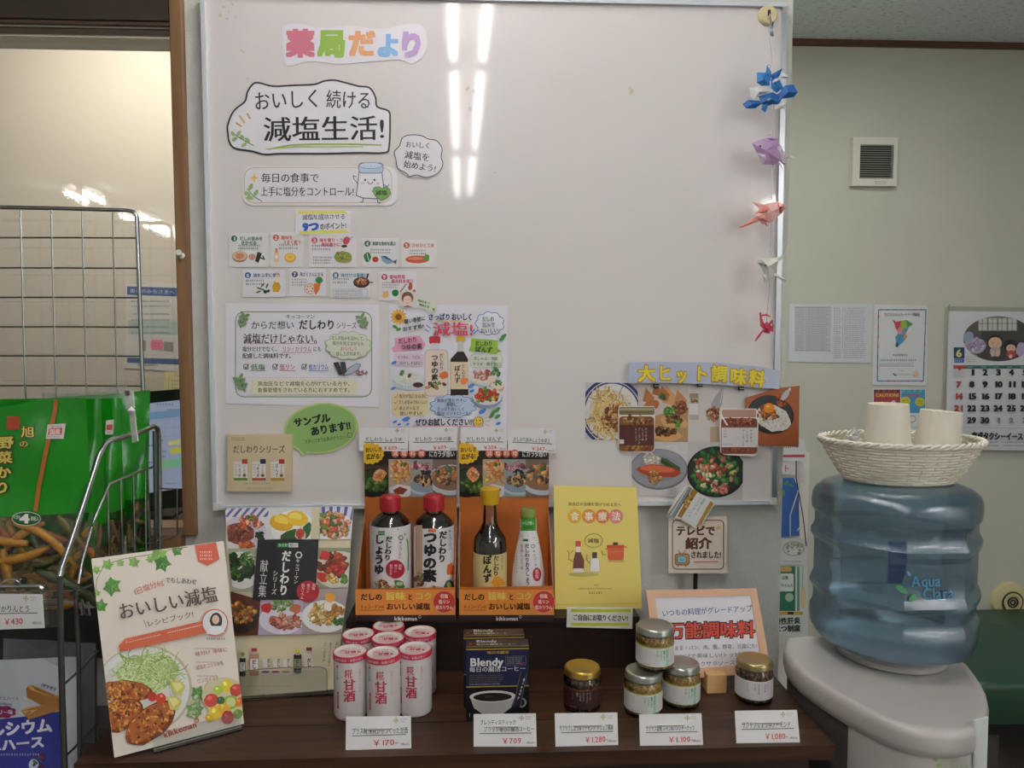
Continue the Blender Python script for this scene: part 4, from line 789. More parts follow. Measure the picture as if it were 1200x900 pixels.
# dispenser
r, c, z = bottle(619, 'dispenser_bottle', 'small tapered white dispenser bottle with green neck band, rightmost in the trays',
    [(8.8, 605), (9, 622), (11.5, 632), (15.5, 652), (18.3, 672), (18.9, 690), (18.6, 715), (17, ZB)], [(.1, 595), (8.4, 595.5), (8.9, 597), (8.7, 607)], [(7, 626), (10.5, 634), (15, 654), (17.8, 672), (18.3, 690), (18, 715), (17, ZB)], ([(9.2, 607), (9.5, 622), (12, 632), (15.9, 652), (18.7, 672), (19.2, 690), (18.9, 712)], MLB), MGC)
c.part('lettering'); c.strip(610.2, 608, 627.6, 622, '4fa33c', 10); c.T('からだ想い', 612, 613, 626, 613, 4, 'e9f3e2', .02); c.T('いつでも', 614, 618, 625, 618, 3.6, '1f4a1c', .03)
c.line([(606, 632), (612, 628.5), (619, 628), (626, 630), (631, 636)], 1.2, '5a9a3a'); c.box(613, 631.5, 619, 634.5, '2f6b3a'); c.VT('だしわりおろしょう', 617.5, 637, 618.5, 686, 5.4, '2c2a30', .03); c.VT('キッコーマン', 625.5, 644, 628, 668, 3.6, '3a3a40', .02); c.line(el(624.5, 640, 2, 2.2, 6), .7, '3a3a40', True)
c.VT('減塩しょうゆ', 611.5, 637, 612, 668, 3, 'b8485a', .02); c.el(629, 673, 5, 8, 'b22a3a'); c.VT('低塩', 629, 667, 629, 678, 4, 'f3dede', .02); c.tiny(605, 650, 608, 672, 6, 'c9808a'); c.end()

# ------------------------------------------------------------------ price cards
def logo(c, x, y, w_):
    c.line([(x - w_ * .045, y), (x + w_ * .045, y)], .6, 'a9a45a'); c.line([(x, y - w_ * .05), (x, y + w_ * .05)], .6, '8aa06a'); c.line(el(x, y, w_ * .03, w_ * .03, 8), .4, 'c99a4a', True)
    c.tiny(x + w_ * .06, y - w_ * .035, x + w_ * .17, y + w_ * .035, 2, 'a39aa0')
def pcard(pts, fn, nrm, label, lines, price, pl=None, tilt=0, jit=.05, stand=None, col='e9e8e6', hold=False):
    o_, c = sheet('price_card', label, 'price card', pts, fn, col, INK, .0007, nrm, 'handwritten price cards')
    (x0, y0), (x1, y1), (x2, y2), (x3, y3) = pts
    P_ = lambda u, v: ((x0 * (1 - u) + x1 * u) * (1 - v) + (x3 * (1 - u) + x2 * u) * v, (y0 * (1 - u) + y1 * u) * (1 - v) + (y3 * (1 - u) + y2 * u) * v)
    W, H = x1 - x0, y3 - y0; c.part('lettering')
    lg = P_(.77, .13); logo(c, lg[0], lg[1], W)
    for t, u0, u1, v in lines: a, b = P_(u0, v), P_(u1, v); c.T(t, a[0], a[1], b[0], b[1], H * (.2 if len(lines) == 1 else .17), '222126', .012, jit)
    vl = lines[-1][3] + .135; a, b = P_(.1, vl), P_(.92, vl - .01); c.line([a, b], .8, '222126')
    a, b = P_(price[1], vl + .23), P_(price[2], vl + .21); c.T(price[0], a[0], a[1], b[0], b[1], H * .24, 'd2484c', .02, jit)
    a = P_(.84, vl + .28); c.T('(税込み)', a[0], a[1], a[0] + W * .13, a[1], H * .08, '4a4a4e', .01)
    c.end(); return o_
# the four cards above the trays, in a clear holder rail
for pts, lb, t, pr in (([(421, 501), (479, 501), (478, 529), (421, 528)], 'price card for the soy sauce, leftmost of the four above the trays', 'だしわり しょうゆ', '￥609-'),
    ([(479.5, 501), (536, 500), (536, 528), (479, 528.5)], 'price card for the noodle soup base, second of the four above the trays', 'だしわり つゆの素', '￥609-'),
    ([(540, 501), (594, 501), (594, 528), (540, 528)], 'price card for the ponzu, third of the four above the trays', 'だしわり ぽんず', '￥504-'),
    ([(595, 500), (652, 503), (651, 531), (595, 528)], 'price card above the trays, rightmost of the four and slightly tilted', 'だしわり旨みしょうゆ卓上', '￥347-')):
    pcard(pts, fy(1.384), V((0, -1, 0)), lb, [(t, .12, .88, .5)], (pr, .48, .82), jit=.05)
# cards standing on the table
YC = [1.062, 1.066, 1.068, 1.072, 1.085]
def standcard(pts, label, lines, price, Y=None):
    bl = PZ(pts[3][0], pts[3][1], ZS + .0005); br = PZ(pts[2][0], pts[2][1], ZS + .0005)
    up = V((0, .012, .05)); fn, n = plane3(bl, br, bl + up)
    o_ = pcard(pts, fn, n, label, lines, price)
    mid = (bl + br) / 2; d = (br - bl).normalized()
    b = B().slab([mid - d * .02 + V((0, .003, .03)), mid + d * .02 + V((0, .003, .03)), mid + d * .02 + V((0, .03, 0)), mid - d * .02 + V((0, .03, 0))], (0, 1, .6), .0006); b.build('prop', MPLAS, o_)
    return o_
standcard([(405.5, 840), (481.5, 839), (482, 877), (405, 879)], 'price card in front of the red-and-white cans', [('プラス糀 米糀からつくった甘酒', .09, .95, .44)], ('￥170-', .4, .8))
standcard([(555, 837), (628, 836), (629, 875), (555, 875)], 'price card with two lines in front of the black coffee boxes', [('ブレンディスティック', .1, .68, .26), ('ブラック毎日の腸活コーヒー', .16, .97, .46)], ('￥709', .44, .76))
standcard([(650, 836), (723.5, 835), (724.5, 873), (651, 875)], 'price card in front of the dark-label gold-lid jar', [('サクサクしょうゆアーモンド トリュフ風味', .07, .93, .45)], ('￥1,280-', .46, .84))
standcard([(749, 837), (822, 836), (824, 873), (750, 874)], 'price card in front of the green-label jar stack', [('サクサク塩糀 レモン&ジンジャーナッツ', .1, .88, .45)], ('￥1,100-', .44, .85))
standcard([(861, 833), (934, 832), (937.5, 870), (863, 871)], 'price card in front of the gold-lid jar at the right end', [('サクサクしょうゆアーモンド', .1, .88, .44)], ('￥1,080-', .44, .82))

# ------------------------------------------------------------------ cans
MCAN = mat('can_white_print', 'e2ddd8', .35, noise=.01); MCRED = mat('can_red_band', 'c8354f', .35)
def cylmap(cx, cy, z0, rad, face):
    """x = mm round the can from the front, y = mm up"""
    def fn(x, y): a = face + x / 1000 / rad; return V((cx + rad * math.sin(a), cy - rad * math.cos(a), z0 + y / 1000))
    return fn, (lambda p: V((p.x - cx, p.y - cy, 0)).normalized())
cb = PZ(450, 838.5, ZS)
can0 = empty('drink_can', cb, 'front middle red-and-white can, its lettering partly behind the price card', 'can', 'red-and-white drink cans')
rc, hc = .0268, .1035
B().lathe([(rc - .003, 0), (rc - .0008, .0016), (rc, .004), (rc, hc - .0085)], cb, 40).build('can_body', MCAN, can0, 40)
B().lathe([(rc, hc - .0085), (rc + .0006, hc - .009), (rc + .0006, hc - .001), (rc, hc), (rc - .0012, hc)], cb, 40, False).build('red_rim', MCRED, can0, 40)
B().lathe([(.0001, hc - .0032), (rc - .002, hc - .0032), (rc - .0012, hc - .0003), (rc - .0001, hc - .0001)], cb, 40, False).build('lid', MCAN, can0, 40)
c = Canvas(can0, lambda x, y: V((cb.x + x / 1000, cb.y - y / 1000 * -1, cb.z + hc - .0032)), V((0, 0, 1)), SHEEN)
c.fn = lambda x, y: V((cb.x + x / 1000, cb.y - y / 1000, cb.z + hc - .0032))
c.part('lid_print'); RD = 'c8405a'
c.T('米糀からつくった', -17, -9, 17, -9, 5, RD, .03); c.T('甘酒', -9, -1, 9, -1, 10, RD, .05); c.line([(-12, 7), (12, 7)], 1, RD); c.tiny(-15, 9, 15, 17, 3, RD); c.line(el(-12, 0, 3.6, 3.6, 10), .9, RD, True); c.blob(13, 0, 3, 3.6, RD)
c.tiny(-14, -18, 14, -12, 2, RD)
fn, nr = cylmap(cb.x, cb.y, cb.z, rc, R(-4)); c.fn = lambda x, y: fn(x, -y); c.n = nr
c.part('lettering'); c.VT('糀', 0, -85, 0, -70, 13, 'cf4a62', .015); c.VT('甘酒', 1, -69, 1, -32, 19, 'cb3a55', .03); c.VT('米糀からつくった', 18, -84, 18, -45, 4, 'd88a98', .01); c.VT('プラス糀', -19, -84, -19, -66, 4.4, '6a5a60', .02); c.strip(-20.5, -47, -16.5, -20, 'c23a52', 3); c.VT('あまざけ', -18.5, -45, -18.5, -23, 3, 'f0dada', .02)
c.VT('糀', 62, -85, 62, -70, 13, 'cf4a62', .015); c.VT('甘酒', 62, -69, 62, -32, 19, 'cb3a55', .03); c.T('砂糖不使用・米糀の甘さ', -24, -98.7, 24, -98.7, 4.4, 'f3dfe0', .02)
c.blob(-18, -88, 2, 2, RD); c.line([(-9, -5), (-2, -5)], .8, '4a4a4a'); c.end()
for x, y, rz, lb in ((411.5, 836, .12, 'left can of the front row'), (487, 832, -.14, 'right can of the front row'), (421, 812, .25, 'left can of the middle row, behind the front left can'), (455.5, 817.5, .0, 'can in the centre, ringed by the other six'), (493, 809, -.2, 'right can behind the front right can'), (456, 800, .35, 'rearmost can of the cluster')):
    p = PZ(x, y, ZS); dup(can0, p, rz, 'red-and-white drink can, ' + lb)

# ------------------------------------------------------------------ jars
MGLASS = clear('jar_glass', (.94, .95, .93), .05, .03)
MGOLD = mat('gold_lid', 'b99a4a', .3, .85); MGOLD2 = mat('pale_gold_lid', 'a8976a', .3, .85); MSILV = mat('silver_lid', 'b4b8ae', .28, .85)
def chunky(n, cols, sc_=320):
    m, N, L, P = new(n); tc = N.new('ShaderNodeTexCoord'); vo = N.new('ShaderNodeTexVoronoi'); vo.inputs['Scale'].default_value = sc_; L.new(tc.outputs['Object'], vo.inputs['Vector'])
    cr = N.new('ShaderNodeValToRGB'); sp_ = N.new('ShaderNodeSeparateColor'); L.new(vo.outputs['Color'], sp_.inputs[0]); L.new(sp_.outputs[0], cr.inputs[0])
    e = cr.color_ramp.elements; e[0].color = lin(cols[0]) + (1,); e[1].color = lin(cols[-1]) + (1,)
    for i, q in enumerate(cols[1:-1]): z_ = e.new((i + 1) / (len(cols) - 1)); z_.color = lin(q) + (1,)
    L.new(cr.outputs[0], P.inputs['Base Color']); P.inputs['Roughness'].default_value = .25
    b = N.new('ShaderNodeBump'); b.inputs['Strength'].default_value = .8; b.inputs['Distance'].default_value = .002; b.invert = True; L.new(vo.outputs['Distance'], b.inputs['Height']); L.new(b.outputs[0], P.inputs['Normal'])
    return m
MNUT = chunky('nuts_in_yellow_oil', ['b98a28', 'd9b458', '9a6f1c', 'e0c98a', 'a87c22']); MALM = chunky('dark_almond_soy', ['2a1a10', '4a2f1a', '1c120c', '8a6038', '3a2414']); MALR = chunky('brown_almond_soy', ['4a2a18', '7a4a2a', '33190e', 'a87850', '5a321c'])
def jar(px, py, name, label, lidm, cont, labcol, bandcol, txt, tcol, grn, face, rad=.0305, h=.069):
    b0 = PZ(px, py, ZS); r = empty(name, b0, label, 'jar', 'small lidded jars')
    g = [(rad * .86, 0), (rad * .97, .003), (rad, .007), (rad, h * .68), (rad * .985, h * .74), (rad * .9, h * .8), (rad * .89, h * .86)]
    B().lathe(g, b0, 40).build('glass', MGLASS, r, 50)
    B().lathe([(rad * .8, .0035), (rad * .93, .006), (rad * .955, h * .66), (rad * .93, h * .72), (rad * .85, h * .775)], b0, 36).build('contents', cont, r, 50)
    lr = rad * .965; lz = h * .835
    B().lathe([(lr - .002, lz), (lr, lz - .0005), (lr + .0008, lz + .001), (lr, lz + .0025), (lr, h - .004), (lr - .0012, h - .001), (lr - .004, h), (lr - .006, h - .0008), (.0002, h - .0008)], b0, 48, False).build('lid', lidm, r, 60)
    rl = rad + .0003; y0, y1 = .0125 if h else 0, h * .60
    B().lathe([(rl, .0105), (rl, h * .61)], b0, 48, False).build('label', mat('label_' + name, labcol, .45, noise=.01), r, 60)
    fn, nr = cylmap(b0.x, b0.y, b0.z, rl, face); c = Canvas(r, lambda x, y: fn(x, -y), nr, INK, 1e-4); c.part('lettering')
    hh = h * 610
    c.strip(-90, -hh, 90, -hh + 1.6, bandcol, 60)
    for off in (0, 72):
        if grn: c.strip(off + 4, -hh + 1.6, off + 22, -10.6, 'dbe8dc', 6); c.strip(off + 14, -hh + 1.6, off + 20, -10.6, 'b9d9bf', 3)
        for i, (t, x) in enumerate(txt): c.VT(t, off + x, -hh + 4, off + x, -hh + 4 + 3.5 * len(t), 3.4, tcol if i else tcol, .03)
        c.tiny(off - 19, -hh + 5, off - 16, -hh + 17, 5, tcol, h=.4); c.tiny(off - 22, -15, off - 10, -12.5, 1, tcol)
    c.end(); return r, b0
jar(682, 828, 'almond_jar', 'gold-lidded jar with dark brown label at the left of the jars', MGOLD, MALM, '3a2420', '8a4a2c', [('サクサク', 0), ('しょうゆ', -5), ('アーモンド', 6), ('トリュフ', 11), ('風味', -10)], 'b9a79a', False, R(-4))
gj, gb = jar(753.5, 833, 'ginger_nut_jar', 'green-label jar standing front left under the topmost jar', MSILV, MNUT, 'dcdcd6', 'c9b93a', [('サクサク', 16), ('塩糀レモン', 11), ('ジンジャー', 6), ('ナッツ', 0)], '4a7a5c', True, R(-8))
p2 = PZ(798, 823, ZS); dup(gj, p2, .1, 'green-label jar standing behind right of the stacked pair, under the topmost jar')
p3 = (gb + p2) / 2 + V((-.001, .012, .0705)); mid_ = PZ(773, 790, ZS + .07); dup(gj, V((mid_.x, (gb.y + p2.y) / 2, ZS + .0695)), .04, 'green-label jar stacked on top of the other two')
jar(883, 818, 'soy_almond_jar', 'gold-lidded jar with white label at the right end of the table', MGOLD2, MALR, 'ddd9d6', 'e3dfdb', [('サクサク', 16), ('しょうゆ', 11), ('アーモンド', 0), ('ナッツ', -6)], '6a5a58', False, R(-6))

# ------------------------------------------------------------------ coffee boxes
MBOX = mat('navy_black_carton', '15161d', .35, coat=.2)
def coffee(pxl, pxr, pyb, label, ztop=None, full=True):
    a, b_ = PZ(pxl, pyb, ZS), PZ(pxr, pyb, ZS); Yf = a.y; x0, x1 = a.x, b_.x; h = .119; d = .03
    r = empty('coffee_box', V(((x0 + x1) / 2, Yf, ZS)), label, 'box', 'navy coffee cartons')
    B().bbox((x0, Yf, ZS), (x1, Yf + d, ZS + h), .0008).build('carton', MBOX, r)
    W = (x1 - x0) * 1000; c = Canvas(r, lambda x, y: V((x0 + x / 1000, Yf, ZS + h - y / 1000)), m=SHEEN); H = h * 1000
    c.part('lettering'); GD = 'b99a3a'; WH = 'e9e6e2'
    c.box(0, 2, W, 3.8, GD); c.box(1, 4, W - 1, 62, '1a2246'); c.T('毎日の腸活', W * .33, 8.5, W * .68, 8.5, 4.4, GD, .04)
    c.T('Blendy', W * .06, 23, W * .6, 23, 18, WH, .035); c.T('毎日の腸活コーヒー', W * .05, 35, W * .95, 35, 9.5, WH, .025)
    c.line(rr(W * .63, 15, W * .95, 29, 1), .5, '8a8a90', True); c.tiny(W * .65, 16, W * .93, 28, 4, 'b9b5b5'); c.T('ブラック', W * .8, 26.5, W * .93, 26.5, 4, 'c8483a', .04)
    c.tiny(W * .05, 43, W * .62, 57, 4, '8a7a45'); c.tiny(W * .05, 57.5, W * .6, 60.5, 1, 'c9c9cf'); c.box(0, 62, W, 63.8, GD)
    c.part('illustration'); c.box(1, 63.8, W - 1, H - 1, '0e0e12'); c.el(W * .88, 90, 8, 8, '8f8c8a'); c.el(W * .88, 90, 5, 5.4, '0e0e12')
    c.poly([(W * .06, 79), (W * .12, 97), (W * .3, 110), (W * .55, 110), (W * .72, 97), (W * .78, 79)], 'b4b0ae'); c.el(W * .42, 79, W * .37, 9.5, 'd8d4d1'); c.el(W * .42, 80, W * .31, 7, '1c1210'); c.el(W * .36, 79, W * .08, 1.4, '4a3a34')
    c.poly([(W * .86, 40), (W * .97, 42), (W * .86, 98), (W * .74, 96)], '1c2030'); c.line([(W * .87, 40), (W * .75, 96)], .5, '8a8a90'); c.line([(W * .965, 43), (W * .86, 97)], .5, '8a8a90'); c.VT('Blendy', W * .93, 50, W * .83, 84, 5, 'd0cdca', .05)
    c.T('1', W * .045, 108, W * .06, 108, 9, WH, .02)
    # lid print
    c.fn = lambda x, y: V((x0 + x / 1000, Yf + d - y / 1000, ZS + h)); c.n = lambda p: V((0, 0, 1)); c.part('top_print'); D_ = d * 1000
    c.box(1, D_ - 1.6, W, D_ - .2, GD); c.T('Blendy', W * .16, D_ * .3, W * .5, D_ * .3, 13, 'c9c5c0', .03); c.T('毎日の腸活コーヒー', W * .16, D_ * .72, W * .8, D_ * .72, 7, 'b9b5b0', .03); c.el(W * .07, D_ * .6, 2, 2.2, 'c8403a'); c.T('ブラック', W * .52, D_ * .25, W * .8, D_ * .25, 5, 'a84438', .02)
    c.end(); return r
coffee(546.5, 620, 845.5, 'front coffee carton with a white cup printed on it')
coffee(543.5, 614.5, 829.5, 'rear coffee carton, only its top edge showing behind the front one')

# ------------------------------------------------------------------ yellow booklet and strip sign
a, b_, t_ = PY(650.5, 715, 1.345), PY(752.5, 714, 1.345), PY(649, 569, 1.383)
fn, n = plane3(a, b_, t_)
o_, c = sheet('yellow_booklet', 'yellow booklet with drawn bottle, salt shaker and red pot, leaning on the riser', 'booklet', [(649, 569), (746, 571), (752.5, 713), (650.5, 714)], fn, 'ecd873', INK, .004, n)
c.part('lettering'); BR = '5a4a2a'
c.T('高血圧の治療を受けられる方へ', 666, 590.5, 728, 591.5, 4.6, BR, .02)
for t, x, cc in (('食', 673.5, 'eeb52c'), ('事', 690, 'e8953a'), ('療', 706, 'e87e4a'), ('法', 722, 'ea8a86')): c.el(x, 605, 8.2, 8.4, cc); c.T(t, x - 5.2, 605, x + 5.2, 605, 11, 'f8efd6', .03)
c.tiny(678, 688.5, 721, 691, 1, BR); c.tiny(696, 684.5, 703, 687, 1, BR); c.tiny(690, 692.5, 709, 697, 1, BR); c.line([(652, 708.5), (749, 707)], .4, 'c9b653')
c.part('illustration'); c.el(684, 673, 18, 2.6, 'cbbd6a'); c.el(722, 657.5, 11, 1.6, 'cbbd6a')
c.poly([(674.5, 646), (680, 646), (684.5, 656), (684.5, 669), (671, 669), (672, 656)], '75453a'); c.box(675, 640, 680, 647, 'f0ebe0'); c.box(674.5, 634, 680.5, 640.5, 'd2483a'); c.rr(671.5, 666, 684, 670.5, 1, 'efe9dc')
c.poly([(692, 654), (702, 654), (703, 670), (691, 670)], 'f3f1ea'); c.box(694, 647, 699.5, 654, '4a4a52'); c.line([(692, 654), (702, 654), (703, 670), (691, 670)], .4, '9a9a90', True)
c.rr(712, 640, 731, 656.5, 2.5, 'e2683f'); c.rr(711, 638.5, 731.5, 642, 1, 'd85a34'); c.rr(718, 635.5, 724, 638.5, .8, '3f352c'); c.line([(710, 643), (713, 643)], 1.6, 'e2683f'); c.line([(730, 641), (734, 641)], 1.6, 'e2683f'); c.line([(714, 647), (729, 646)], .5, 'f0a080')
c.line(el(695.5, 633.5, 10.5, 8, 20), .5, BR, True); c.T('減塩', 688.5, 633.5, 702, 633.5, 5.5, BR, .02)
for pts in ([(671, 658), (666, 655), (667, 648), (665, 645)], [(669, 648), (671, 645)], [(691, 660), (687, 655), (688, 650)], [(710, 650), (706, 650), (705, 645)]): c.line(pts, .8, '8a7a4a')
c.end()
o_, c = sheet('strip_sign', 'small white sign with two yellow stripes clipped to the riser edge under the yellow booklet', 'sign', [(664.5, 711.5), (741.5, 712.5), (741, 737), (664, 735)], fy(1.300), 'eceadf', INK, .0012)
c.part('lettering'); c.box(669, 713.5, 739, 717.5, 'd2d646'); c.box(669, 730, 737, 733.5, 'd2d646'); c.T('ご自由にお取りください!', 671, 723.5, 736, 724.5, 7.5, '26262a', .03, .08); c.end()
# card on pole
pl = empty('pole_card_stand', V((PY(815, 680, 1.39).x, 1.39, ZS)), 'slim black pole stand behind the framed sign', 'stand')
px_ = PY(815, 680, 1.39).x; B().tube([(px_, 1.39, ZS + .004), (px_, 1.39, PY(815, 655, 1.39).z)], .0042, 12).build('pole', MBLACK, pl, 40); B().lathe([(.022, 0), (.022, .003), (.006, .005)], (px_, 1.39, ZS), 24).build('base', MBLACK, pl, 40)
o_, c = sheet('tv_card', 'beige square card with a drawn television and brown rounded border', 'card', [(783.5, 606), (852, 605), (851.5, 672), (783.5, 671.5)], fy(1.383), 'e9dccb', INK, .001)
TB = '5f3a28'; c.part('outline').line(rr(788, 609.5, 848, 667, 5), 1.1, '6f4a36', True)
c.part('lettering'); c.T('テレビで', 792, 622, 838, 622, 12, TB, .045); c.T('紹介', 803, 637, 834, 636.5, 14, TB, .045); c.T('されました!', 809, 650, 845, 650, 9, TB, .04); c.line([(813, 658.5), (841, 658)], 1.4, 'd9806a')
c.part('illustration'); c.rr(791, 649, 807.5, 662, 3, 'c99a5a'); c.line(rr(791, 649, 807.5, 662, 3), .8, TB, True); c.rr(793.5, 651.5, 804, 659.5, 2, '8fd0e0'); c.line(rr(793.5, 651.5, 804, 659.5, 2), .6, TB, True); c.line([(797, 649), (795, 645)], .7, TB); c.line([(800, 649), (803, 645)], .7, TB); c.line([(795, 662), (794, 664)], .8, TB); c.line([(803, 662), (804, 664)], .8, TB); c.line(arc(799, 655, 2, 1.6, 20, 160, 4), .5, TB)
c.el(842, 618, 3, 2.6, 'e6c88a'); c.end()

# ------------------------------------------------------------------ framed sign on a wooden block
a, b_ = PZ(773, 804, ZS + .012), PZ(902, 800, ZS + .012); d_ = (b_ - a).normalized(); a.y = b_.y = 1.222
fn, n = plane3(a, b_, a + V((0, .03, .14)))
op, ip = [(757, 692), (886.5, 690), (904, 788), (771, 798)], [(768, 700.5), (880, 697.5), (892.5, 777.5), (778, 786)]
fs = empty('framed_sign', (fn(771, 798) + fn(904, 788)) / 2, 'peach-framed handwritten sign leaning behind the jars', 'sign')
for i in range(4):
    j = (i + 1) % 4; B().slab([fn(*op[i]), fn(*op[j]), fn(*ip[j]), fn(*ip[i])], n, .006).build('frame_bar', mat('peach_frame', 'e3b694', .5) if i == 0 else bpy.data.materials['peach_frame'], fs)
inr = [(x + (830 - x) * -.012, y + (742 - y) * -.015) for x, y in ip]; s_ = B().slab([fn(*p) - n * .002 for p in inr], n, .002); link_mesh('paper', s_.v, s_.f, INK, fs, None, [lin('e9e6ea')] * len(s_.f))
c = Canvas(fs, lambda x, y: fn(x, y) - n * .002, n, INK); c.part('lettering')
c.T('いつもの料理がグレードアップ!', 776, 719, 884, 713, 8.5, '4a5a9a', .015, .08)
c.T('万能調味料', 782, 739.5, 885, 737.5, 21, '23191a', .075); c.T('万能調味料', 782, 739.5, 885, 737.5, 20, 'd9503f', .03)
c.T('そのまま・パン、肉、魚、野菜、豆腐にも!', 779, 760, 888, 757, 6, '6a6a70', .01, .1); c.T('ひとかけで美味しい!トッピングに', 781, 770, 889, 766.5, 6, '6a6a70', .01, .1); c.T('混ぜて“サクサクソース”に', 790, 780, 872, 776, 6, '6a6a70', .01, .1); c.end()
a = PZ(840, 813, ZS); tag(B().bbox((PY(828.5, 800, a.y).x, a.y, ZS), (PY(852, 800, a.y).x, a.y + .03, PY(840, 791, a.y).z), .0015).build('wooden_block', wood('light_beech', 'c89a62', 'd8b07a', .5)), 'light wooden block holding up the framed sign', 'stand')

# ------------------------------------------------------------------ standing books
pts = [(107, 655), (262, 634), (286, 848), (134, 888)]
A_, B_ = PZ(134, 888, ZS + .004), PZ(286, 848, ZS + .004); e = (B_ - A_).normalized(); back = V((-e.y, e.x, 0)); LEAN = .2
fn, n = plane3(A_, B_, A_ + back * LEAN + V((0, 0, 1))); T_ = fn(*pts[0])
print('recipe book size', (B_ - A_).length, (T_ - A_).length, (fn(*pts[1]) - B_).length, (fn(*pts[1]) - T_).length, 'top', T_, fn(*pts[1]))
bk, c = sheet('recipe_book', 'large cream recipe book with ivy and a plate of cutlets, leaning at front left', 'book', pts, fn, 'ece3d4', SHEEN, .005, n)
c.clip = pts; c.part('illustration')
ivy = ['8fbf5a', '5f9a3f', 'a3cc6a', '4a8a35']
def leaf(x, y, s_, a, col):
    P5 = [(0, -1.15), (.28, -.62), (.5, -.5), (1.02, -.55), (.78, -.1), (.7, .2), (.8, .68), (.3, .62), (0, .8), (-.3, .62), (-.8, .68), (-.7, .2), (-.78, -.1), (-1.02, -.55), (-.5, -.5), (-.28, -.62)]
    ca, sa = math.cos(R(a)), math.sin(R(a)); c.poly([(x + s_ * (px * ca - py * sa), y + s_ * (px * sa + py * ca)) for px, py in P5], col); H5 = P5[:9]; c.poly([(x + s_ * .92 * (px * ca - py * sa), y + s_ * .92 * (px * sa + py * ca)) for px, py in H5], tuple(v * .8 for v in lin(col)))
    for t in (-.9, 0, .9): c.line([(x - s_ * .7 * sa * -1 * .0, y), (x + s_ * .7 * math.sin(t + R(a)), y - s_ * .7 * math.cos(t + R(a)))], .3, 'b9d98a')
c.line([(112, 700), (113, 680), (122, 662), (145, 655), (175, 650), (205, 643), (220, 641)], .8, '8a7a4a')
for x, y, s_, a, q in ((126, 662, 7, 20, 0), (141, 660, 5, 0, 2), (157, 659, 7, 10, 0), (186, 651, 11, 190, 0), (190, 660, 10, 160, 3), (207, 645, 7, 70, 1), (131, 687, 11, 120, 1), (118, 710, 8, 10, 1), (113, 668, 5, 40, 0), (114, 695, 4, 0, 2), (176, 655, 5, 30, 0)): leaf(x, y, s_, a, ivy[q])
c.poly([(228, 639), (253, 635.5), (257, 655), (243, 663), (232, 658)], 'dc5f3f'); c.tiny(234, 645, 250, 657, 3, 'f0d8cc')
c.el(168, 808, 57, 52, 'cdbfa6', -12, 40); c.el(167, 808, 55, 50, 'e9e7e2', -12, 40); c.el(166, 810, 48, 42, 'dcd9d4', -12, 40)
c.blob(173, 789, 38, 24, 'a8bf72', -10, j=.06); c.strands(173, 788, 33, 20, ['c9dc98', 'a3bd66', 'dfe9b8', '87a550', 'b8cf80'], 330, 18, 1.0)
def cutlet(cx, cy, rx, ry, a):
    c.blob(cx, cy, rx, ry, '7a3a14', a, j=.05, n=20); c.blob(cx - 1, cy - 1.5, rx * .93, ry * .86, 'b3642a', a, j=.05, n=20); b = c.lay
    for k in range(110):
        r_ = math.sqrt(random.random()) * .88; t = random.uniform(0, 6.28); ca, sa = math.cos(R(a)), math.sin(R(a)); u, v = rx * r_ * math.cos(t), ry * r_ * math.sin(t)
        c.blob(cx + u * ca - v * sa, cy + u * sa + v * ca, random.uniform(1, 3.2), random.uniform(.8, 2), random.choice(['c8782c', '9a4a1a', 'd99440', '8a3c14', 'a85a22', 'e0a850', '6b2c10']), off=b + random.random() * 3e-4)
    c.lay = b + 3.2e-4
cutlet(146, 810, 32, 13, 2); cutlet(144, 838, 26, 17, -30); cutlet(176, 847, 36, 18, -38); cutlet(138, 828, 14, 8, -10)
c.blob(178, 816, 5.5, 5.5, 'c93a28', 0, j=.05, n=14); c.blob(188, 818, 6, 6.5, 'd9482f', 0, j=.05, n=14); c.blob(189, 815, 1.6, 1.6, 'f0a090', 0)
for x, y in ((207, 806), (203, 824)): c.poly([(x - 8, y - 8), (x + 3, y - 9), (x + 10, y - 3), (x + 5, y + 8), (x - 4, y + 7)], 'd8cf6a'); c.poly([(x - 6, y - 6), (x + 3, y - 7), (x + 7, y - 2), (x, y + 4)], 'ece79a')
leaf(232, 812, 9, 20, '5f9a4a'); leaf(228, 832, 11, -60, '6fa552'); c.pile(228, 828, 8, 12, ['9ab87a', 'c0d09a'], 16, 4)
c.el(262, 815, 26, 22, 'd9cfa8'); 
for x, y, s_, q in ((247, 820, 9, 'd8503f'), (265, 803, 8, 'e6d23f'), (276, 808, 8, 'd2453f'), (270, 822, 9, '9ab84a'), (252, 835, 9, 'ecc93a'), (262, 829, 8, 'e8b030'), (280, 822, 6, 'e8843a'), (266, 840, 8, 'b83a40'), (255, 808, 6, 'b9cf4f'), (258, 820, 5, '3f6a35'), (278, 836, 6, '7a9a35'), (245, 841, 5, 'dcb52c')): c.blob(x, y, s_, s_ * .9, q, j=.08, n=14); c.blob(x - s_ * .25, y - s_ * .3, s_ * .35, s_ * .25, tuple(min(1, v * 1.5 + .06) for v in lin(q)))
c.el(270, 822, 5.5, 5.5, 'd3dd8f')
c.poly([(139, 756), (146, 748), (246, 725), (248, 740), (146, 762), (140, 762)], 'd96843'); c.tiny(147, 749, 150, 752, 1, 'f3e0d4')
for k in range(16): c.line([(147 + k * 2.6, 752.5 - k * .6), (148.6 + k * 2.6, 752.2 - k * .6)], 1, 'f0d8cc')
for k in range(16): c.line([(196 + k * 2.6, 741 - k * .6), (197.8 + k * 2.6, 740.6 - k * .6)], 1.2, 'f0d8cc')
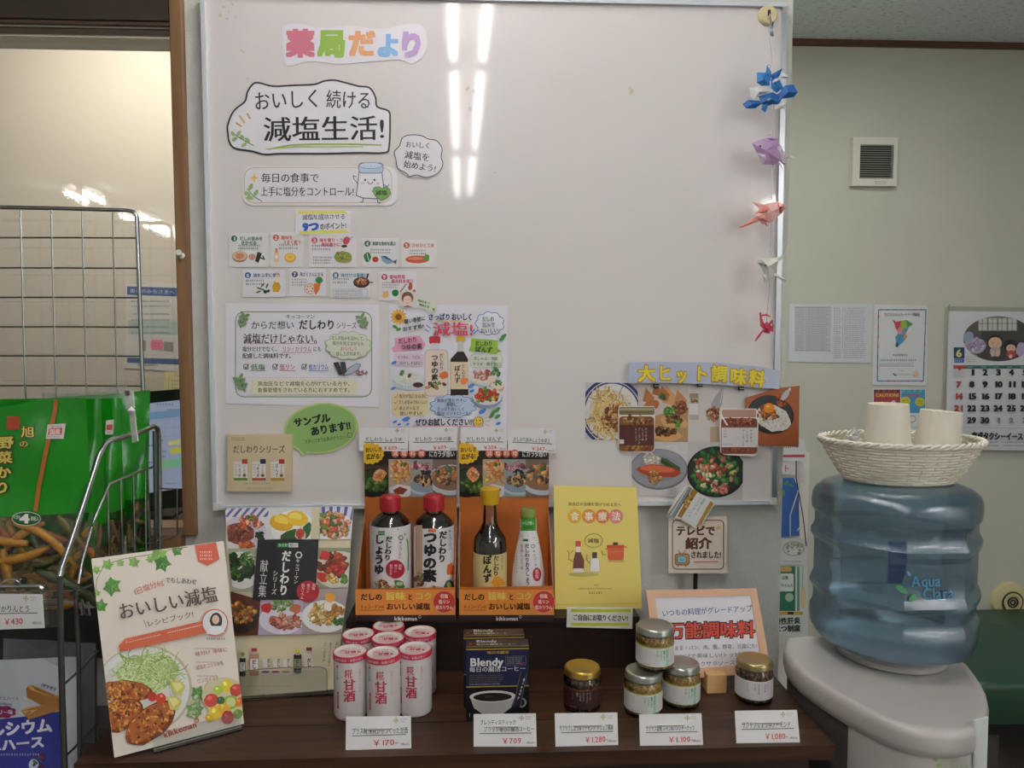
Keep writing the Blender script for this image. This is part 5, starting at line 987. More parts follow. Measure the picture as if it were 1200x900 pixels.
c.el(251, 729, 15.4, 16, 'd96843'); c.el(251, 729, 14.2, 14.8, 'e6e6e3'); c.blob(252.5, 727, 7.5, 9.5, '2c2422', 0, j=.05, n=14); c.el(252, 725.5, 4.2, 5.4, 'e6bfa5'); c.poly([(241, 742), (246, 733), (258, 733), (262, 740), (252, 743.5)], 'eef0f2')
c.end(); c.clip = None
c.part('lettering'); BD = '5a4540'
c.T('1日塩分6g', 156, 694, 191, 680.5, 9, 'd9604a'); c.T('でもしあわせ', 193, 679, 230, 681.5, 7.5, BD, .02)
c.T('おいしい減塩', 138, 717, 254, 695, 21, BD, .022); c.T('レシピブック!', 171, 731, 226, 719, 8, BD, .01, .05); c.line([(168, 726), (171, 734)], .6, BD)
for k, (x, y, t) in enumerate(((228, 764, '味付け 薄味に'), (229, 780, '減塩のコツ５か条'), (230, 796, 'ワンポイント'))): c.tiny(x, y - 6, x + 26, y - 3.5, 1, '8a6f60'); c.T(t, x, y + 2, x + 38 - k * 6, y - 4, 6, 'b86a5a', .015)
c.tiny(241, 746, 266, 750, 1, '6a4a40')
c.T('kikkoman', 191, 860, 229, 847, 9.5, 'c2482f', .04); c.line(el(229.5, 843, 2.6, 2.6, 6), .9, 'c2482f', True); c.end()
MACR = clear('clear_acrylic', (.97, .98, .98), .05, .03)
q = [fn(*pts[i]) + n * .003 for i in (3, 2)]
up = (T_ - A_).normalized()
ast = empty('acrylic_stand', (A_ + B_) / 2, 'clear acrylic lip stand holding the large recipe book', 'stand')
e = (B_ - A_)
B().slab([A_ + e * .28 + n * .012, A_ + e * .97 + n * .012, A_ + e * .97 + n * .012 + up * .022, A_ + e * .28 + n * .012 + up * .022], n, .002).build('front_lip', MACR, ast)
zz = V((0, 0, ZS + .0026)); hz = lambda p: V((p.x, p.y, 0)) + zz
B().slab([hz(A_ + e * .28 + n * .013), hz(A_ + e * .97 + n * .013), hz(A_ + e * .97 - n * .05), hz(A_ + e * .28 - n * .05)], (0, 0, 1), .002).build('ledge', MACR, ast)
B().slab([A_ + e * .28 - n * .0065, A_ + e * .97 - n * .0065, A_ + e * .97 - n * .0065 + up * .15, A_ + e * .28 - n * .0065 + up * .15], n, .002).build('back_plate', MACR, ast)

# menu collection magazine behind
pts = [(264, 596), (414.5, 593.5), (394, 808), (283, 816)]
A_, B_ = PZ(270, 816, ZS + .004), PZ(392, 808, ZS + .004); fn, n = plane3(A_, B_, (A_ + B_) / 2 + V((0, .062, .2)))
pts = [(264, 596), (414.5, 593.5), (406, 700), (392, 808), (271, 817)]
mg, c = sheet('menu_booklet', 'menu booklet with nine food photos round a black title square, leaning behind the cans', 'booklet', pts, fn, 'd8ccaa', SHEEN, .003, n)
CL = [(264, 596), (414.5, 593.5), (406, 700), (399.5, 741), (398, 743), (270, 746)]
def cell(a, bg, draw):
    c.clip = a; c.poly(a, bg); draw(); c.clip = None
c.part('illustration')
def m1():
    for k in range(7): c.poly([(264 + k * 9, 594), (268 + k * 9, 594), (258 + k * 9, 606), (254 + k * 9, 606)], '6a6aa0')
    c.el(286, 622, 26, 17, 'cfc4d2'); c.blob(280, 625, 18, 13, '8a4a3a', 0, j=.07, n=16); c.pile(280, 624, 15, 10, ['8a4432', 'a85c44', '6b3226'], 50, 3.4); c.pile(293, 613, 14, 8, ['e38a5f', 'd9603a', 'f0b490', 'c84a30'], 44, 3); c.pile(294, 607, 7, 3, ['3f6a2c', '5a8a3a'], 16, 2); c.pile(306, 628, 6, 4, ['2f5a2a', '1f401c'], 12, 3); c.pile(289, 640, 10, 3, ['e3762f', 'd0602a'], 12, 3.6)
cell([(264, 596), (315, 595), (314, 632), (300, 643), (268, 642)], 'ded8dc', m1)
def m2(): c.el(344, 620, 26, 22, 'efeeea'); c.blob(330, 613, 14, 10, 'e0a81c', 15, j=.1, n=14); c.blob(348, 608, 13, 9, 'edc02c', 10, j=.1, n=14); c.blob(330, 609, 10, 5, 'f2d24a', 15); c.blob(346, 605, 8, 4, 'f6dc62', 10); c.blob(343, 627, 16, 7, '2c5a26', -10); c.blob(360, 622, 5, 10, '2f6430', 10); c.blob(352, 626, 7, 8, 'e3bfa0', 0); c.blob(352, 625, 5, 6, 'c8482c', 0); c.pile(352, 626, 4, 5, ['d95a35', 'b83a24'], 8, 2)
cell([(315, 595), (366, 594.5), (364, 632), (314, 632)], 'dcdad6', m2)
def m3():
    for k in range(6): c.poly([(368 + k * 9, 594), (372 + k * 9, 594), (373 + k * 8, 610), (370 + k * 8, 610)], '45559a')
    c.el(391, 621, 25, 20, 'e6e4ea'); c.pile(390, 616, 19, 15, ['d9a07a', 'c8704a', 'e6bfa0', '6a8a3a', '4a6a2a', 'd8552f', 'e0904f'], 130, 4)
    for k in range(5): c.box(374 + k * 8, 637, 378 + k * 8, 640, 'a8586a')
cell([(366, 594.5), (414, 593.5), (411, 642), (375, 642), (375, 632), (364, 632)], 'd6d4de', m3)
def m4(): c.el(284, 668, 22, 22, 'e0ddd6'); c.pile(280, 664, 18, 15, ['23401c', '35602a', '1a2c16', '4a7a35', '2c4a22'], 90, 4.4); c.pile(290, 655, 10, 8, ['5a8a3a', '6fa04a'], 26, 2)
cell([(268, 643), (301, 643), (297, 692), (273, 692)], 'a8a890', m4)
def m5(): c.el(398, 668, 30, 22, 'd0ccb8'); c.pile(390, 662, 16, 14, ['8a3a28', 'b8502f', 'c8342c', '6b2c20'], 46, 5); c.blob(381, 651, 6, 6, 'd03a2c'); c.blob(378, 676, 9, 5, 'c42c28'); c.pile(390, 678, 8, 4, ['e0c070', 'c8a048'], 12, 3.4); c.pile(404, 678, 5, 4, ['7a9a4a', '5a8a35'], 10, 3)
cell([(372, 642), (411, 642), (408.5, 688), (372, 689)], '8a9474', m5)
def m6(): c.el(283, 724, 20, 18, '2f2420'); c.pile(284, 718, 16, 12, ['c88a3a', 'e0a850', '8a5a2a', '6a6a4a', 'b05a2c'], 60, 3.6)
cell([(271, 693), (306, 703), (303, 744), (274, 745)], '5a2c1c', m6)
def m7(): c.el(331, 726, 27, 17, 'dcd6e0'); c.pile(333, 709, 15, 8, ['8aa862', '6a8a45', 'a8c07c'], 60, 2.6); c.pile(335, 728, 18, 9, ['c8705a', 'd98a70', 'a8523f', 'e0a890'], 60, 4); c.blob(313, 712, 6.5, 6.5, 'c8302c'); c.blob(347, 713, 7, 6, 'c06a4a')
cell([(306, 703), (357, 703), (354, 743), (303, 744)], 'b8a8c0', m7)
def m8(): c.el(382, 722, 28, 19, 'e6e4e2'); c.pile(378, 720, 15, 11, ['d9b060', 'e8cc88', 'c08a3a', 'f0dca8'], 70, 4); c.pile(393, 717, 9, 8, ['d09a48', 'b87a30'], 22, 4); c.blob(387, 700, 6, 6, 'e8a83a'); c.blob(385, 711, 4, 6, 'f0eadf'); c.pile(398, 728, 7, 4, ['2f5a2a', '4a7a35'], 14, 3)
cell([(357, 690), (408.5, 689), (400, 741), (354, 743)], 'a89a98', m8)
c.poly([(303, 632.5), (374, 632), (371, 682), (366, 702), (297, 703)], '1d1b1d')
c.part('lettering'); c.box(326, 636.5, 338.5, 641.5, '2f8a3f'); c.T('からだ', 327, 639, 338, 639, 4, 'eef3ea', .01); c.box(339, 636.5, 350, 641.5, 'd9dcd6'); c.T('想い', 340, 639, 349, 639, 4, '3a3a3a', .01)
c.line(el(350.8, 650.5, 3.6, 3.6, 6), 1.4, 'e6e3de', True); c.VT('キッコーマン', 350, 655, 347, 684, 5.6, 'e6e3de', .02); c.VT('だしわり', 337, 645, 332.5, 698, 11, 'ece9e4', .04); c.VT('シリーズ', 324, 668, 321.5, 697, 6.5, 'e0ddd8', .025); c.VT('献立集', 311, 656, 308, 700, 9.5, 'd6d2cc', .01)
c.el(361.5, 693, 13.2, 12.5, 'b02632')
for t, x in (('低塩', 369), ('低リン', 362.5), ('低カリウム', 356)): c.VT(t, x, 684, x - 1.5, 684 + 3.6 * len(t), 4, 'f0d8d4', .02)
c.VT('おいしく減塩', 396, 751, 393, 782, 4.4, '4a3f35', .01); c.VT('毎日つづける献立', 388, 752, 386, 780, 3, '6a5c4e', .0); c.VT('だしの旨み', 382, 752, 380, 775, 3, '6a5c4e', .0); c.tiny(290, 802, 348, 804.5, 1, '8a7c64')
c.part('small_bottles')
def mb(x, y, h, w_, cc, body, lc): c.rr(x - w_ / 2, y - h, x + w_ / 2, y, 1.6, body); c.rr(x - w_ * .28, y - h - 5, x + w_ * .28, y - h + 1, .8, 'b9b4a8'); c.rr(x - w_ * .3, y - h - 6, x + w_ * .3, y - h - 2, .6, cc); c.box(x - w_ * .42, y - h * .75, x + w_ * .42, y - h * .25, lc); c.VT('だし', x, y - h * .72, x, y - h * .3, w_ * .45, '2c2826', .04)
mb(285.5, 792, 22, 7, '8a9a35', '2c2422', 'cfcac4'); mb(299, 791, 26, 11, 'b83a3a', 'b98a68', 'dedad6'); mb(349.5, 788, 22, 9, 'd9c02c', '201816', '8a9470'); mb(363, 788, 24, 11, '8a2f2c', 'dcc8b4', 'e0d2c4')
for k, q in enumerate(('8a3a3a', 'b84a3a', 'c88a4a')): c.el(312 + k * 12, 787, 6.5, 3, 'e3dfda'); c.el(312 + k * 12, 786.5, 5, 1.6, q); c.box(309 + k * 12, 772, 316 + k * 12, 781, 'dcd6ce'); c.VT('だし', 316 + k * 11.5, 771, 316 + k * 11.5, 781, 3.6, '2c2826', .03)
c.end()
# wire-edged clear stand of the menu booklet
up = V((0, .062, .2)).normalized(); e = B_ - A_
ms = empty('acrylic_stand', (A_ + B_) / 2, 'clear acrylic stand with a low front pocket under the menu booklet', 'stand')
B().slab([fn(282, 816) + n * .012, fn(383, 808) + n * .012, fn(384, 783) + n * .012, fn(284, 786) + n * .012], n, .0018).build('front_pocket', MACR, ms)
B().tube([fn(x, y) + n * .0125 for x, y in ((284, 786), (300, 783.5), (340, 781), (376, 780.5), (382, 782), (384, 786), (384, 808))], .0006, 6).build('pocket_edge', mat('acrylic_edge_grey', '6a6a62', .2), ms)
B().slab([hz(A_ + n * .013), hz(B_ + n * .013), hz(B_ - n * .04), hz(A_ - n * .04)], (0, 0, 1), .002).build('ledge', MACR, ms)
# ================================================================== photo cluster on the lower right of the whiteboard
def photo(label, pts, Y, bg, m=SHEEN, name='food_photo', t=.0006, grp='cut-out food photos'):
    return sheet(name, label, 'photo' if name == 'food_photo' else 'sticker', pts, fy(Y), bg, m, t, group=grp)
o_, c = photo('photo of noodles on a blue-rimmed plate, leftmost of the photo cluster', [(686, 448), (752, 449), (751, 517), (686, 515)], YS, 'c9c6c2')
P4 = [(686, 448), (752, 449), (751, 517), (686, 515)]; c.clip = P4; c.part('illustration')
c.el(717, 483, 38, 40, '27356a', 0, 40); c.el(717, 483, 34.5, 36.5, 'dad8d6', 0, 40); c.el(717, 483, 33.5, 35.5, '33437c', 0, 40); c.el(717, 483, 31.5, 33.5, 'dddbd8', 0, 40); c.el(715, 484, 25, 28, 'cfc9bd')
c.strands(714, 484, 20, 24, ['d9bc78', 'c8a55c', 'e8d49a', 'b08c45', 'e0c480'], 260, 16, 1.2); c.pile(718, 490, 15, 17, ['9a5a2c', 'b87a44', '7a4422', 'c89560'], 110, 2.2); c.end()
o_, c = photo('photo of stuffed toasted sandwiches with herbs, second in the photo cluster', [(747, 449), (807, 450), (806, 518), (750, 517)], YS - .0008, 'cfc4b8')
c.clip = [(747, 449), (807, 450), (806, 518), (750, 517)]; c.part('illustration'); c.poly([(750, 490), (807, 480), (807, 518), (750, 518)], 'b99468')
for x, y, s_ in ((760, 463, 7), (770, 456, 6), (785, 463, 9), (797, 466, 8), (778, 460, 7)): c.poly([(x - s_, y + s_), (x - s_ * .4, y - s_ * 1.2), (x + s_, y + s_ * .4), (x + s_ * .6, y + s_ * 1.4)], random.choice(['c88a58', 'b8743f', 'd8a070']))
c.blob(763, 476, 12, 7, 'b06a38', -20); c.blob(798, 478, 9, 8, '8a4a28', 0); c.pile(797, 476, 8, 6, ['a86a3a', '6b3a1c', 'c8905a'], 30, 2.6); c.blob(778, 508, 20, 8, 'd9a468', 10); c.pile(778, 506, 13, 4.5, ['4a2a18', '6b4020', '33200f', '8a5a30'], 40, 3); c.blob(790, 494, 15, 8, 'd8a870', 10); c.pile(790, 491, 11, 4.5, ['5a3018', '7a4a24', '9a6a3a'], 34, 3)
c.pile(784, 483, 6, 5, ['5a9a35', '7ab84a', '3f7a2a'], 22, 2.8); c.pile(793, 498, 4, 5, ['5a9a35', '7ab84a'], 14, 2.4); c.pile(776, 465, 4, 3, ['3f6a2a', '5a8a3a'], 10, 2.4); c.end()
o_, c = photo('pale photo of a spoon of sauce with a small jar, middle of the photo cluster', [(806, 450), (877, 452), (876, 520), (806, 518)], YS, 'd2ccc6')
c.part('illustration'); c.rr(808, 461, 819, 492, 2, 'bdb0a0'); c.box(808, 461, 818, 466, '9a8d6a'); c.box(808, 473, 818.5, 486, 'e0dcd8'); c.pile(813, 469.5, 4, 2.4, ['b8743f', '8a5a35'], 14, 1.8)
c.poly([(846, 454), (848, 454), (846, 474), (841, 482), (834, 482), (833, 474), (837, 466)], 'a8a6a6'); c.line([(847, 454), (844, 472)], .6, 'd8d6d6'); c.pile(836, 485, 7, 8, ['a85a3a', 'c88a5a', '7a3f28', 'd9a880'], 60, 2.4); c.el(848, 508, 10, 12, 'dcd6d0'); c.box(832, 500, 844, 518, 'bfa78e'); c.end()
o_, c = photo('photo of a rice bowl with egg yolk, overhanging the right board edge', [(874, 466), (911, 455), (937, 452), (936, 524), (902, 522), (874, 520)], YB - .009, 'a85c34')
c.clip = [(874, 466), (911, 455), (937, 452), (936, 524), (902, 522), (874, 520)]; c.part('illustration'); c.el(903, 486, 27.5, 22.5, '1f1f21', 12, 36); c.el(903, 484, 25.5, 20, '36383a', 12, 36); c.blob(906, 490, 21, 15, 'ddd9d0', 20, j=.07, n=18); c.pile(906, 491, 18, 12, ['f0ece4', 'd6d0c6', 'e6e0d6'], 90, 1.7, .5, False)
c.blob(899, 481, 10, 8, '8a4a1c'); c.pile(900, 486, 12, 6, ['b8622c', 'd98a3f', '8a4420'], 50, 2.2); c.el(901, 478, 6.4, 5.8, 'e8901c'); c.el(899.6, 476, 2.2, 1.6, 'f6c05a'); c.pile(915, 470, 6, 7, ['a8562c', 'c87a40', '7a3a1c'], 40, 2.2); c.line([(917, 467), (926, 455)], 2.6, 'c9c9cc'); c.el(920, 463, 3.4, 7, 'b9b9be', 35); c.end()
o_, c = photo('photo of grilled salmon with radish on a grey plate, lower left of the photo cluster', [(740, 528), (745, 518), (807, 516), (806, 583), (741, 580)], YS - .0004, 'd0ccc9')
c.clip = [(740, 528), (745, 518), (807, 516), (806, 583), (741, 580)]; c.part('illustration'); c.line([(781, 524), (789, 522), (796, 529), (804, 531)], 1.2, 'e0d8d8'); c.el(772, 550, 34, 24, '75757c', 0, 40); c.el(772, 549, 32.5, 22.5, '97979e', 0, 40); c.el(772, 549, 24, 16, '8d8d94', 0, 36)
c.pile(763, 538, 9, 7, ['f2ede2', 'e3dccd', 'd9d0bf'], 50, 3, .7, False); c.poly([(775, 536), (780, 537), (797, 548), (797, 552), (790, 553), (774, 542)], '33502a'); c.line([(777, 537), (796, 550)], .8, '5a7a45')
c.blob(772, 552, 26, 7.5, 'b5482a', 5, j=.07, n=16); c.blob(770, 549.5, 20, 4, 'd9704a', 5, j=.1); c.pile(767, 560, 8, 8, ['c88a4a', 'e0b070', '9a5f2c'], 50, 2); c.end()
o_, c = photo('photo of a green salad in a black bowl, lower right of the photo cluster', [(806, 517), (871, 519), (870, 587), (805, 584)], YS - .0006, 'c6c2be')
c.clip = [(806, 517), (871, 519), (870, 587), (805, 584)]; c.part('illustration'); c.el(839, 553, 34.5, 30, '1f2020', 0, 40); c.el(839, 551.5, 32, 27, '2e3230', 0, 40)
c.pile(838, 553, 28, 25, ['2f6a2c', '4a8a3a', '1f4a22', '6ba04a', '3a7a35'], 130, 4.2); c.pile(838, 553, 24, 22, ['d97a5a', 'c85a4a', 'e8b090', 'd9c890', 'b84438', 'c0d080', 'e0e0c8'], 60, 3.6); c.pile(845, 572, 8, 6, ['d9606a', 'e08a80'], 10, 4); c.end()
# photographs of jars cut along their outline
def jarcut(label, fn, lid, cont, lab, tx, y0s, hi=None, name='jar_cutout', out=None, txt='サクサクしょうゆ'):
    pass
J = [(726, 476), (766, 476), (768, 479), (767, 528), (763, 531), (729, 530), (724.5, 526), (724.5, 480)]
o_, c = photo('cut-out picture of a jar with brown label, stuck over the noodle photo', J, YB - .006, 'e0dcd8', SHEEN, 'jar_cutout', .001, 'cut-out jar pictures')
c.part('illustration'); c.rr(725.5, 488, 766.5, 529, 4, '8a5524'); c.rr(725.5, 477, 767, 486, 2, '7d7050'); c.box(726, 478.5, 766, 481, 'b3a47c'); c.pile(746, 492, 18, 4, ['c08a48', '9a6a30', 'd9b070', '6a4420'], 50, 2.6); c.pile(746, 525, 17, 2.6, ['c08a48', '9a6a30', '6a4420'], 36, 2.4); c.box(726, 498, 766.5, 522, '5d3029'); c.box(726, 515, 731, 520, 'd9d4ce')
c.part('lettering')
for k, t in enumerate(('サクサク', 'しょうゆ', 'アーモンド', 'トリュフ')): c.VT(t, 757 - k * 4, 501, 757 - k * 4, 501 + 4 * len(t), 3.2, 'cdbfb6', .01)
c.end()
J = [(845, 478), (886, 479), (889, 483), (888, 532), (884, 535), (848, 533), (844, 529), (843, 482)]
o_, c = photo('cut-out picture of a jar with white label and shine, stuck beside the rice bowl photo', J, YB - .0095, 'e6e2df', GLOSS, 'jar_cutout', .001, 'cut-out jar pictures')
c.part('illustration'); c.rr(845, 490, 887.5, 532, 4, '8a4a34'); c.rr(846, 480, 886, 489, 2, 'b8927c'); c.pile(866, 495, 18, 4.5, ['a85a3c', '7a3c28', 'c88a68'], 50, 2.6); c.pile(866, 528, 18, 2.8, ['a85a3c', '7a3c28'], 36, 2.4); c.box(845.5, 501, 887.5, 524, 'ded8d5'); c.line([(845, 486), (852, 498)], 1.8, 'efeae8')
c.part('lettering')
for k, t in enumerate(('サクサク', 'しょうゆ', 'アーモンド')): c.VT(t, 880 - k * 4.6, 503, 880 - k * 4.6, 503 + 4 * len(t), 3.4, '6a5a58', .01)
c.tiny(848, 504, 852, 513, 3, '7a6e6c'); c.tiny(847, 519.5, 861, 522, 1, '7a6e6c'); c.end()
ax, ay = 810, 592; ca, sa = math.cos(R(27)), math.sin(R(27))
rt = lambda x, y: (ax + x * ca - y * sa, ay + x * sa + y * ca)
J = [rt(x, y) for x, y in ((-17, -21), (-15, -23), (15, -23), (17, -21), (17.5, 22), (14, 25), (-14, 25), (-17.5, 22))]
J = [(807, 569), (812, 571), (813, 575), (835, 586), (837, 592), (823, 614), (815, 619), (795, 607), (791, 608), (783, 606), (782, 602), (794, 581), (802, 571)]
o_, c = photo('tilted cut-out picture of a green-label jar hanging over the square card', J, 1.372, 'e3dfd6', SHEEN, 'jar_cutout', .0012, 'cut-out jar pictures')
c.part('illustration'); c.poly([(811, 573), (818, 576), (799, 607), (794, 605)], 'a8762a'); c.pile(806, 590, 5, 12, ['c8963f', '8f5f20', 'e0b868'], 40, 2.2); c.clip = None; c.poly([(832, 586), (836, 590), (821, 615), (815, 618)], 'b8903c'); c.poly([(817, 577), (833, 586), (816, 616), (799, 606)], 'e0e3dd')
c.poly([(806, 569.5), (811, 572), (790, 607), (783, 605.5), (783, 602)], '8d9296'); c.line([(806, 571), (786, 604)], 1.2, 'd0d4d6'); c.line([(810, 572.5), (789.5, 607)], .8, '3a3c3e')
c.part('lettering')
for k, t in enumerate(('塩糀レモン', 'ジンジャー')): c.VT(t, 826 - k * 4.5, 584 - k * 2, 826 - k * 4.5 - 12, 604 - k * 2, 3.6, '6a9a78', .02)
c.tiny(806, 596, 811, 606, 3, '8a9a90'); c.end()
# banner
out = [(737, 433), (738, 424.5), (775, 424), (840, 425), (885, 429), (914, 434), (913, 456), (880, 453.5), (830, 450), (780, 448.5), (736, 449)]
o_, c = sheet('hit_banner', 'pale blue curved banner with big yellow lettering above the food photos', 'banner', out, fy(YB - .0125), 'b6bfd4', INK, .0008)
for t, x0, x1, y0, y1 in (('大', 747, 768, 438, 437.5), ('ヒ', 770, 787, 437, 437.5), ('ッ', 791, 806, 439.5, 439.5), ('ト', 812, 830, 437.5, 438), ('調', 833, 852, 438, 438.5), ('味', 855, 875, 440.5, 442), ('料', 877, 896, 442.5, 445)):
    c.part('lettering') if t == '大' else None; c.T(t, x0, y0, x1, y1, 21, 'c8903a', .075)
for t, x0, x1, y0, y1 in (('大', 747, 768, 438, 437.5), ('ヒ', 770, 787, 437, 437.5), ('ッ', 791, 806, 439.5, 439.5), ('ト', 812, 830, 437.5, 438), ('調', 833, 852, 438, 438.5), ('味', 855, 875, 440.5, 442), ('料', 877, 896, 442.5, 445)): c.T(t, x0, y0, x1, y1, 20, 'eada3c', .035)
c.end()
for x, y, lb in ((769, 452, 'black clip magnet above the sandwich photo'), (820, 451, 'black clip magnet above the spoon photo'), (868.5, 455, 'black clip magnet above the right jar cut-out')):
    p = PY(x, y, YB - .0065); r = empty('clip_magnet', p, lb, 'magnet', 'black clip magnets'); B().bbox(tuple(p - V((.0055, .003, .004))), tuple(p + V((.0055, .0035, .0035))), .001).build('magnet_block', MBLACK, r)
    B().box(p - V((.004, .0045, .001)), p + V((.004, -.003, .0005))).build('grip_line', MALU, r)
# pushpin on the post
pp = PY(213, 300, YW - .014); r = empty('push_pin', pp, 'ivory push pin stuck in the brown window post', 'push pin')
def onY(prof, p): b = B().lathe(prof, (0, 0, 0), 20); M = Matrix.Translation(p) @ Matrix.Rotation(R(90), 4, 'X') @ Matrix.Rotation(R(-18), 4, 'X'); b.v = [M @ v for v in b.v]; return b
onY([(.0001, 0), (.006, .0005), (.006, .002), (.0032, .004), (.003, .012), (.0055, .0145), (.0055, .0165), (.0001, .017)], pp).build('pin_head', MIVORY, r, 35)
B().tube([pp + V((0, .002, 0)), pp + V((0, -.0008, 0)), pp + V((0, -.0012, -.012))], .0007, 6).build('needle', MSTEEL, r)
cp = PY(215, 290, YW - .014)

# ================================================================== recess: wall things
YV = YRC - .001
vt = empty('vent_grille', PY(1021, 218, YV), 'white square wall ventilation grille high on the recess wall', 'vent')
a, b_ = PY(995, 219, YV), PY(1048.5, 163, YV)
g0, g1 = PY(1003.5, 210.5, YV), PY(1044, 171.5, YV); d0 = YV - .022
fb = B(); fb.box((a.x, d0, a.z), (b_.x, YV, g0.z)); fb.box((a.x, d0, g1.z), (b_.x, YV, b_.z)); fb.box((a.x, d0, g0.z), (g0.x, YV, g1.z)); fb.box((g1.x, d0, g0.z), (b_.x, YV, g1.z)); fb.build('frame', MPLAS, vt)
B().box((g0.x, YV - .004, g0.z), (g1.x, YV, g1.z)).build('dark_cavity', MBLACK, vt)
MSL = mat('vent_slat', 'a8a69c', .5)
for k in range(15): z0 = g0.z + (g1.z - g0.z) * (k + .35) / 15; B().add([(g0.x, d0 + .002, z0), (g1.x, d0 + .002, z0), (g1.x, d0 + .012, z0 + .003), (g0.x, d0 + .012, z0 + .003), (g0.x, d0 + .002, z0 + .0022), (g1.x, d0 + .002, z0 + .0022), (g1.x, d0 + .012, z0 + .0052), (g0.x, d0 + .012, z0 + .0052)], [(0, 3, 2, 1), (4, 5, 6, 7), (0, 1, 5, 4), (1, 2, 6, 5), (2, 3, 7, 6), (3, 0, 4, 7)]).build('slat', MSL, vt)
c = Canvas(vt, fy(d0)); c.part('rating_print').tiny(1025, 212, 1041, 216.5, 3, '6a6a66'); c.end()
o_, c = sheet('list_sheet', 'clear-sleeved landscape list of printed tables on the recess wall', 'notice', [(925, 356), (1022, 356), (1020.5, 425.5), (924, 424)], fy(YV - .002), 'd2d4dc', GLOSS, .002)
c.part('lettering'); c.poly([(931, 359.5), (974, 359.5), (973, 412), (931, 411)], 'c0c2ca')
for x0, x1 in ((932, 943), (946, 972), (977, 986), (989, 1015)): c.tiny(x0, 360, x1, 411 if x0 < 975 else 420, 26, '70747f', h=.5)
for y in (360, 411): c.line([(931, y), (973.5, y)], .4, '5a5e68')
for x in (944.5, 987.5): c.line([(x, 360), (x, 412)], .3, '8a8e98')
c.end()
o_, c = sheet('partner_poster', 'white certificate poster with a multicoloured map and dotted red-blue border', 'poster', [(1025, 357), (1087, 358), (1086, 452), (1022, 451)], fy(YV - .002), 'dcdde4', GLOSS, .002)
c.part('outline'); br = [(1029.5, 363), (1085, 363), (1082, 446.5), (1028, 446.5)]; c.line(br, 1.3, '5a7fb0', True)
for i in range(4):
    (x0, y0), (x1, y1) = br[i], br[(i + 1) % 4]
    for k in range(0, 14, 2): u = k / 14 + .03; c.line([(x0 + (x1 - x0) * u, y0 + (y1 - y0) * u), (x0 + (x1 - x0) * (u + .04), y0 + (y1 - y0) * (u + .04))], 1.5, random.choice(['d0505a', 'c83a4a', '3a8a9a']))
c.part('illustration'); c.poly([(1045, 374), (1050, 377), (1056, 376), (1062, 375), (1067, 378), (1070, 380), (1065, 383), (1062, 390), (1063, 395), (1058, 401), (1053, 405), (1052, 407), (1049, 406), (1050, 401), (1049, 395), (1052, 391), (1051, 387), (1049, 384), (1048, 379)], '4a9ac0')
c.poly([(1045, 374), (1050, 377), (1056, 376), (1055, 382), (1051, 387), (1049, 384), (1048, 379)], 'c8405a'); c.poly([(1056, 376), (1062, 375), (1063, 384), (1058, 386), (1055, 382)], '9ab84a'); c.poly([(1062, 375), (1067, 378), (1070, 380), (1065, 383), (1063, 384)], '4a9a5a'); c.poly([(1055, 382), (1058, 386), (1057, 392), (1052, 391), (1051, 387)], 'e08a9a'); c.poly([(1060, 388), (1062, 390), (1063, 395), (1059, 398)], 'e8935a'); c.poly([(1049, 406), (1050, 401), (1053, 402), (1052, 407)], '3a4a8a')
c.part('lettering'); c.T('ちばＳＤＧｓパートナー登録証', 1036, 368.5, 1078, 368.5, 4.6, '4a4a52', .01); c.tiny(1046, 414, 1065, 418, 1, '3a3a40'); c.tiny(1032, 420, 1078, 424, 1, '5a5a62'); c.tiny(1031, 425.5, 1076, 430, 2, '5a5a62'); c.tiny(1052, 433, 1060, 435, 1, 'b85a5a'); c.tiny(1053, 437.5, 1070, 440, 1, '5a5a62'); c.line([(1047, 438), (1050, 440)], 2, '3a6aa0'); c.el(1073, 438, 3.6, 3.6, 'e0b8a0'); c.end()
o_, c = sheet('caution_poster', 'red and blue caution poster below the certificate, partly hidden by the paper cups', 'poster', [(1022.5, 455), (1085, 456), (1085, 505), (1022, 504)], fy(YV - .001), 'dcdde4', GLOSS, .001)
c.part('illustration'); c.poly([(1024, 456.5), (1055, 456.5), (1055, 482), (1024, 482)], 'a8384a'); c.poly([(1056, 456.5), (1084, 456.5), (1084, 484), (1056, 484)], '4a9ac8')
for k in range(9): c.poly([(1025 + k * 6.6, 456.5), (1028 + k * 6.6, 456.5), (1026.5 + k * 6.6, 460), (1023.8 + k * 6.6, 460)], '3a3a40' if k < 5 else '5ac0b0')
c.blob(1032, 474, 5, 3.6, 'd8a8a8'); c.blob(1047, 474, 5, 3.6, 'e0c0c0'); c.el(1061, 470, 5.6, 5.2, 'd8cf3a'); c.el(1078, 471, 5.6, 5.2, 'd8cf3a'); c.el(1069, 491, 4, 4, 'e8e4e0'); c.line(el(1069, 491, 4, 4), .6, '5a5a60', True)
c.part('lettering'); c.T('CAUTION!', 1026, 463, 1053, 463, 5.4, 'e0c43a', .04); c.T('STOP', 1063, 463.5, 1078, 463.5, 5, 'c04a5a', .03); c.tiny(1057, 468, 1065, 473, 2, '4a4a30'); c.tiny(1074, 469, 1082, 474, 2, '4a4a30'); c.tiny(1056, 500, 1084, 502, 1, '4a4a50'); c.end()
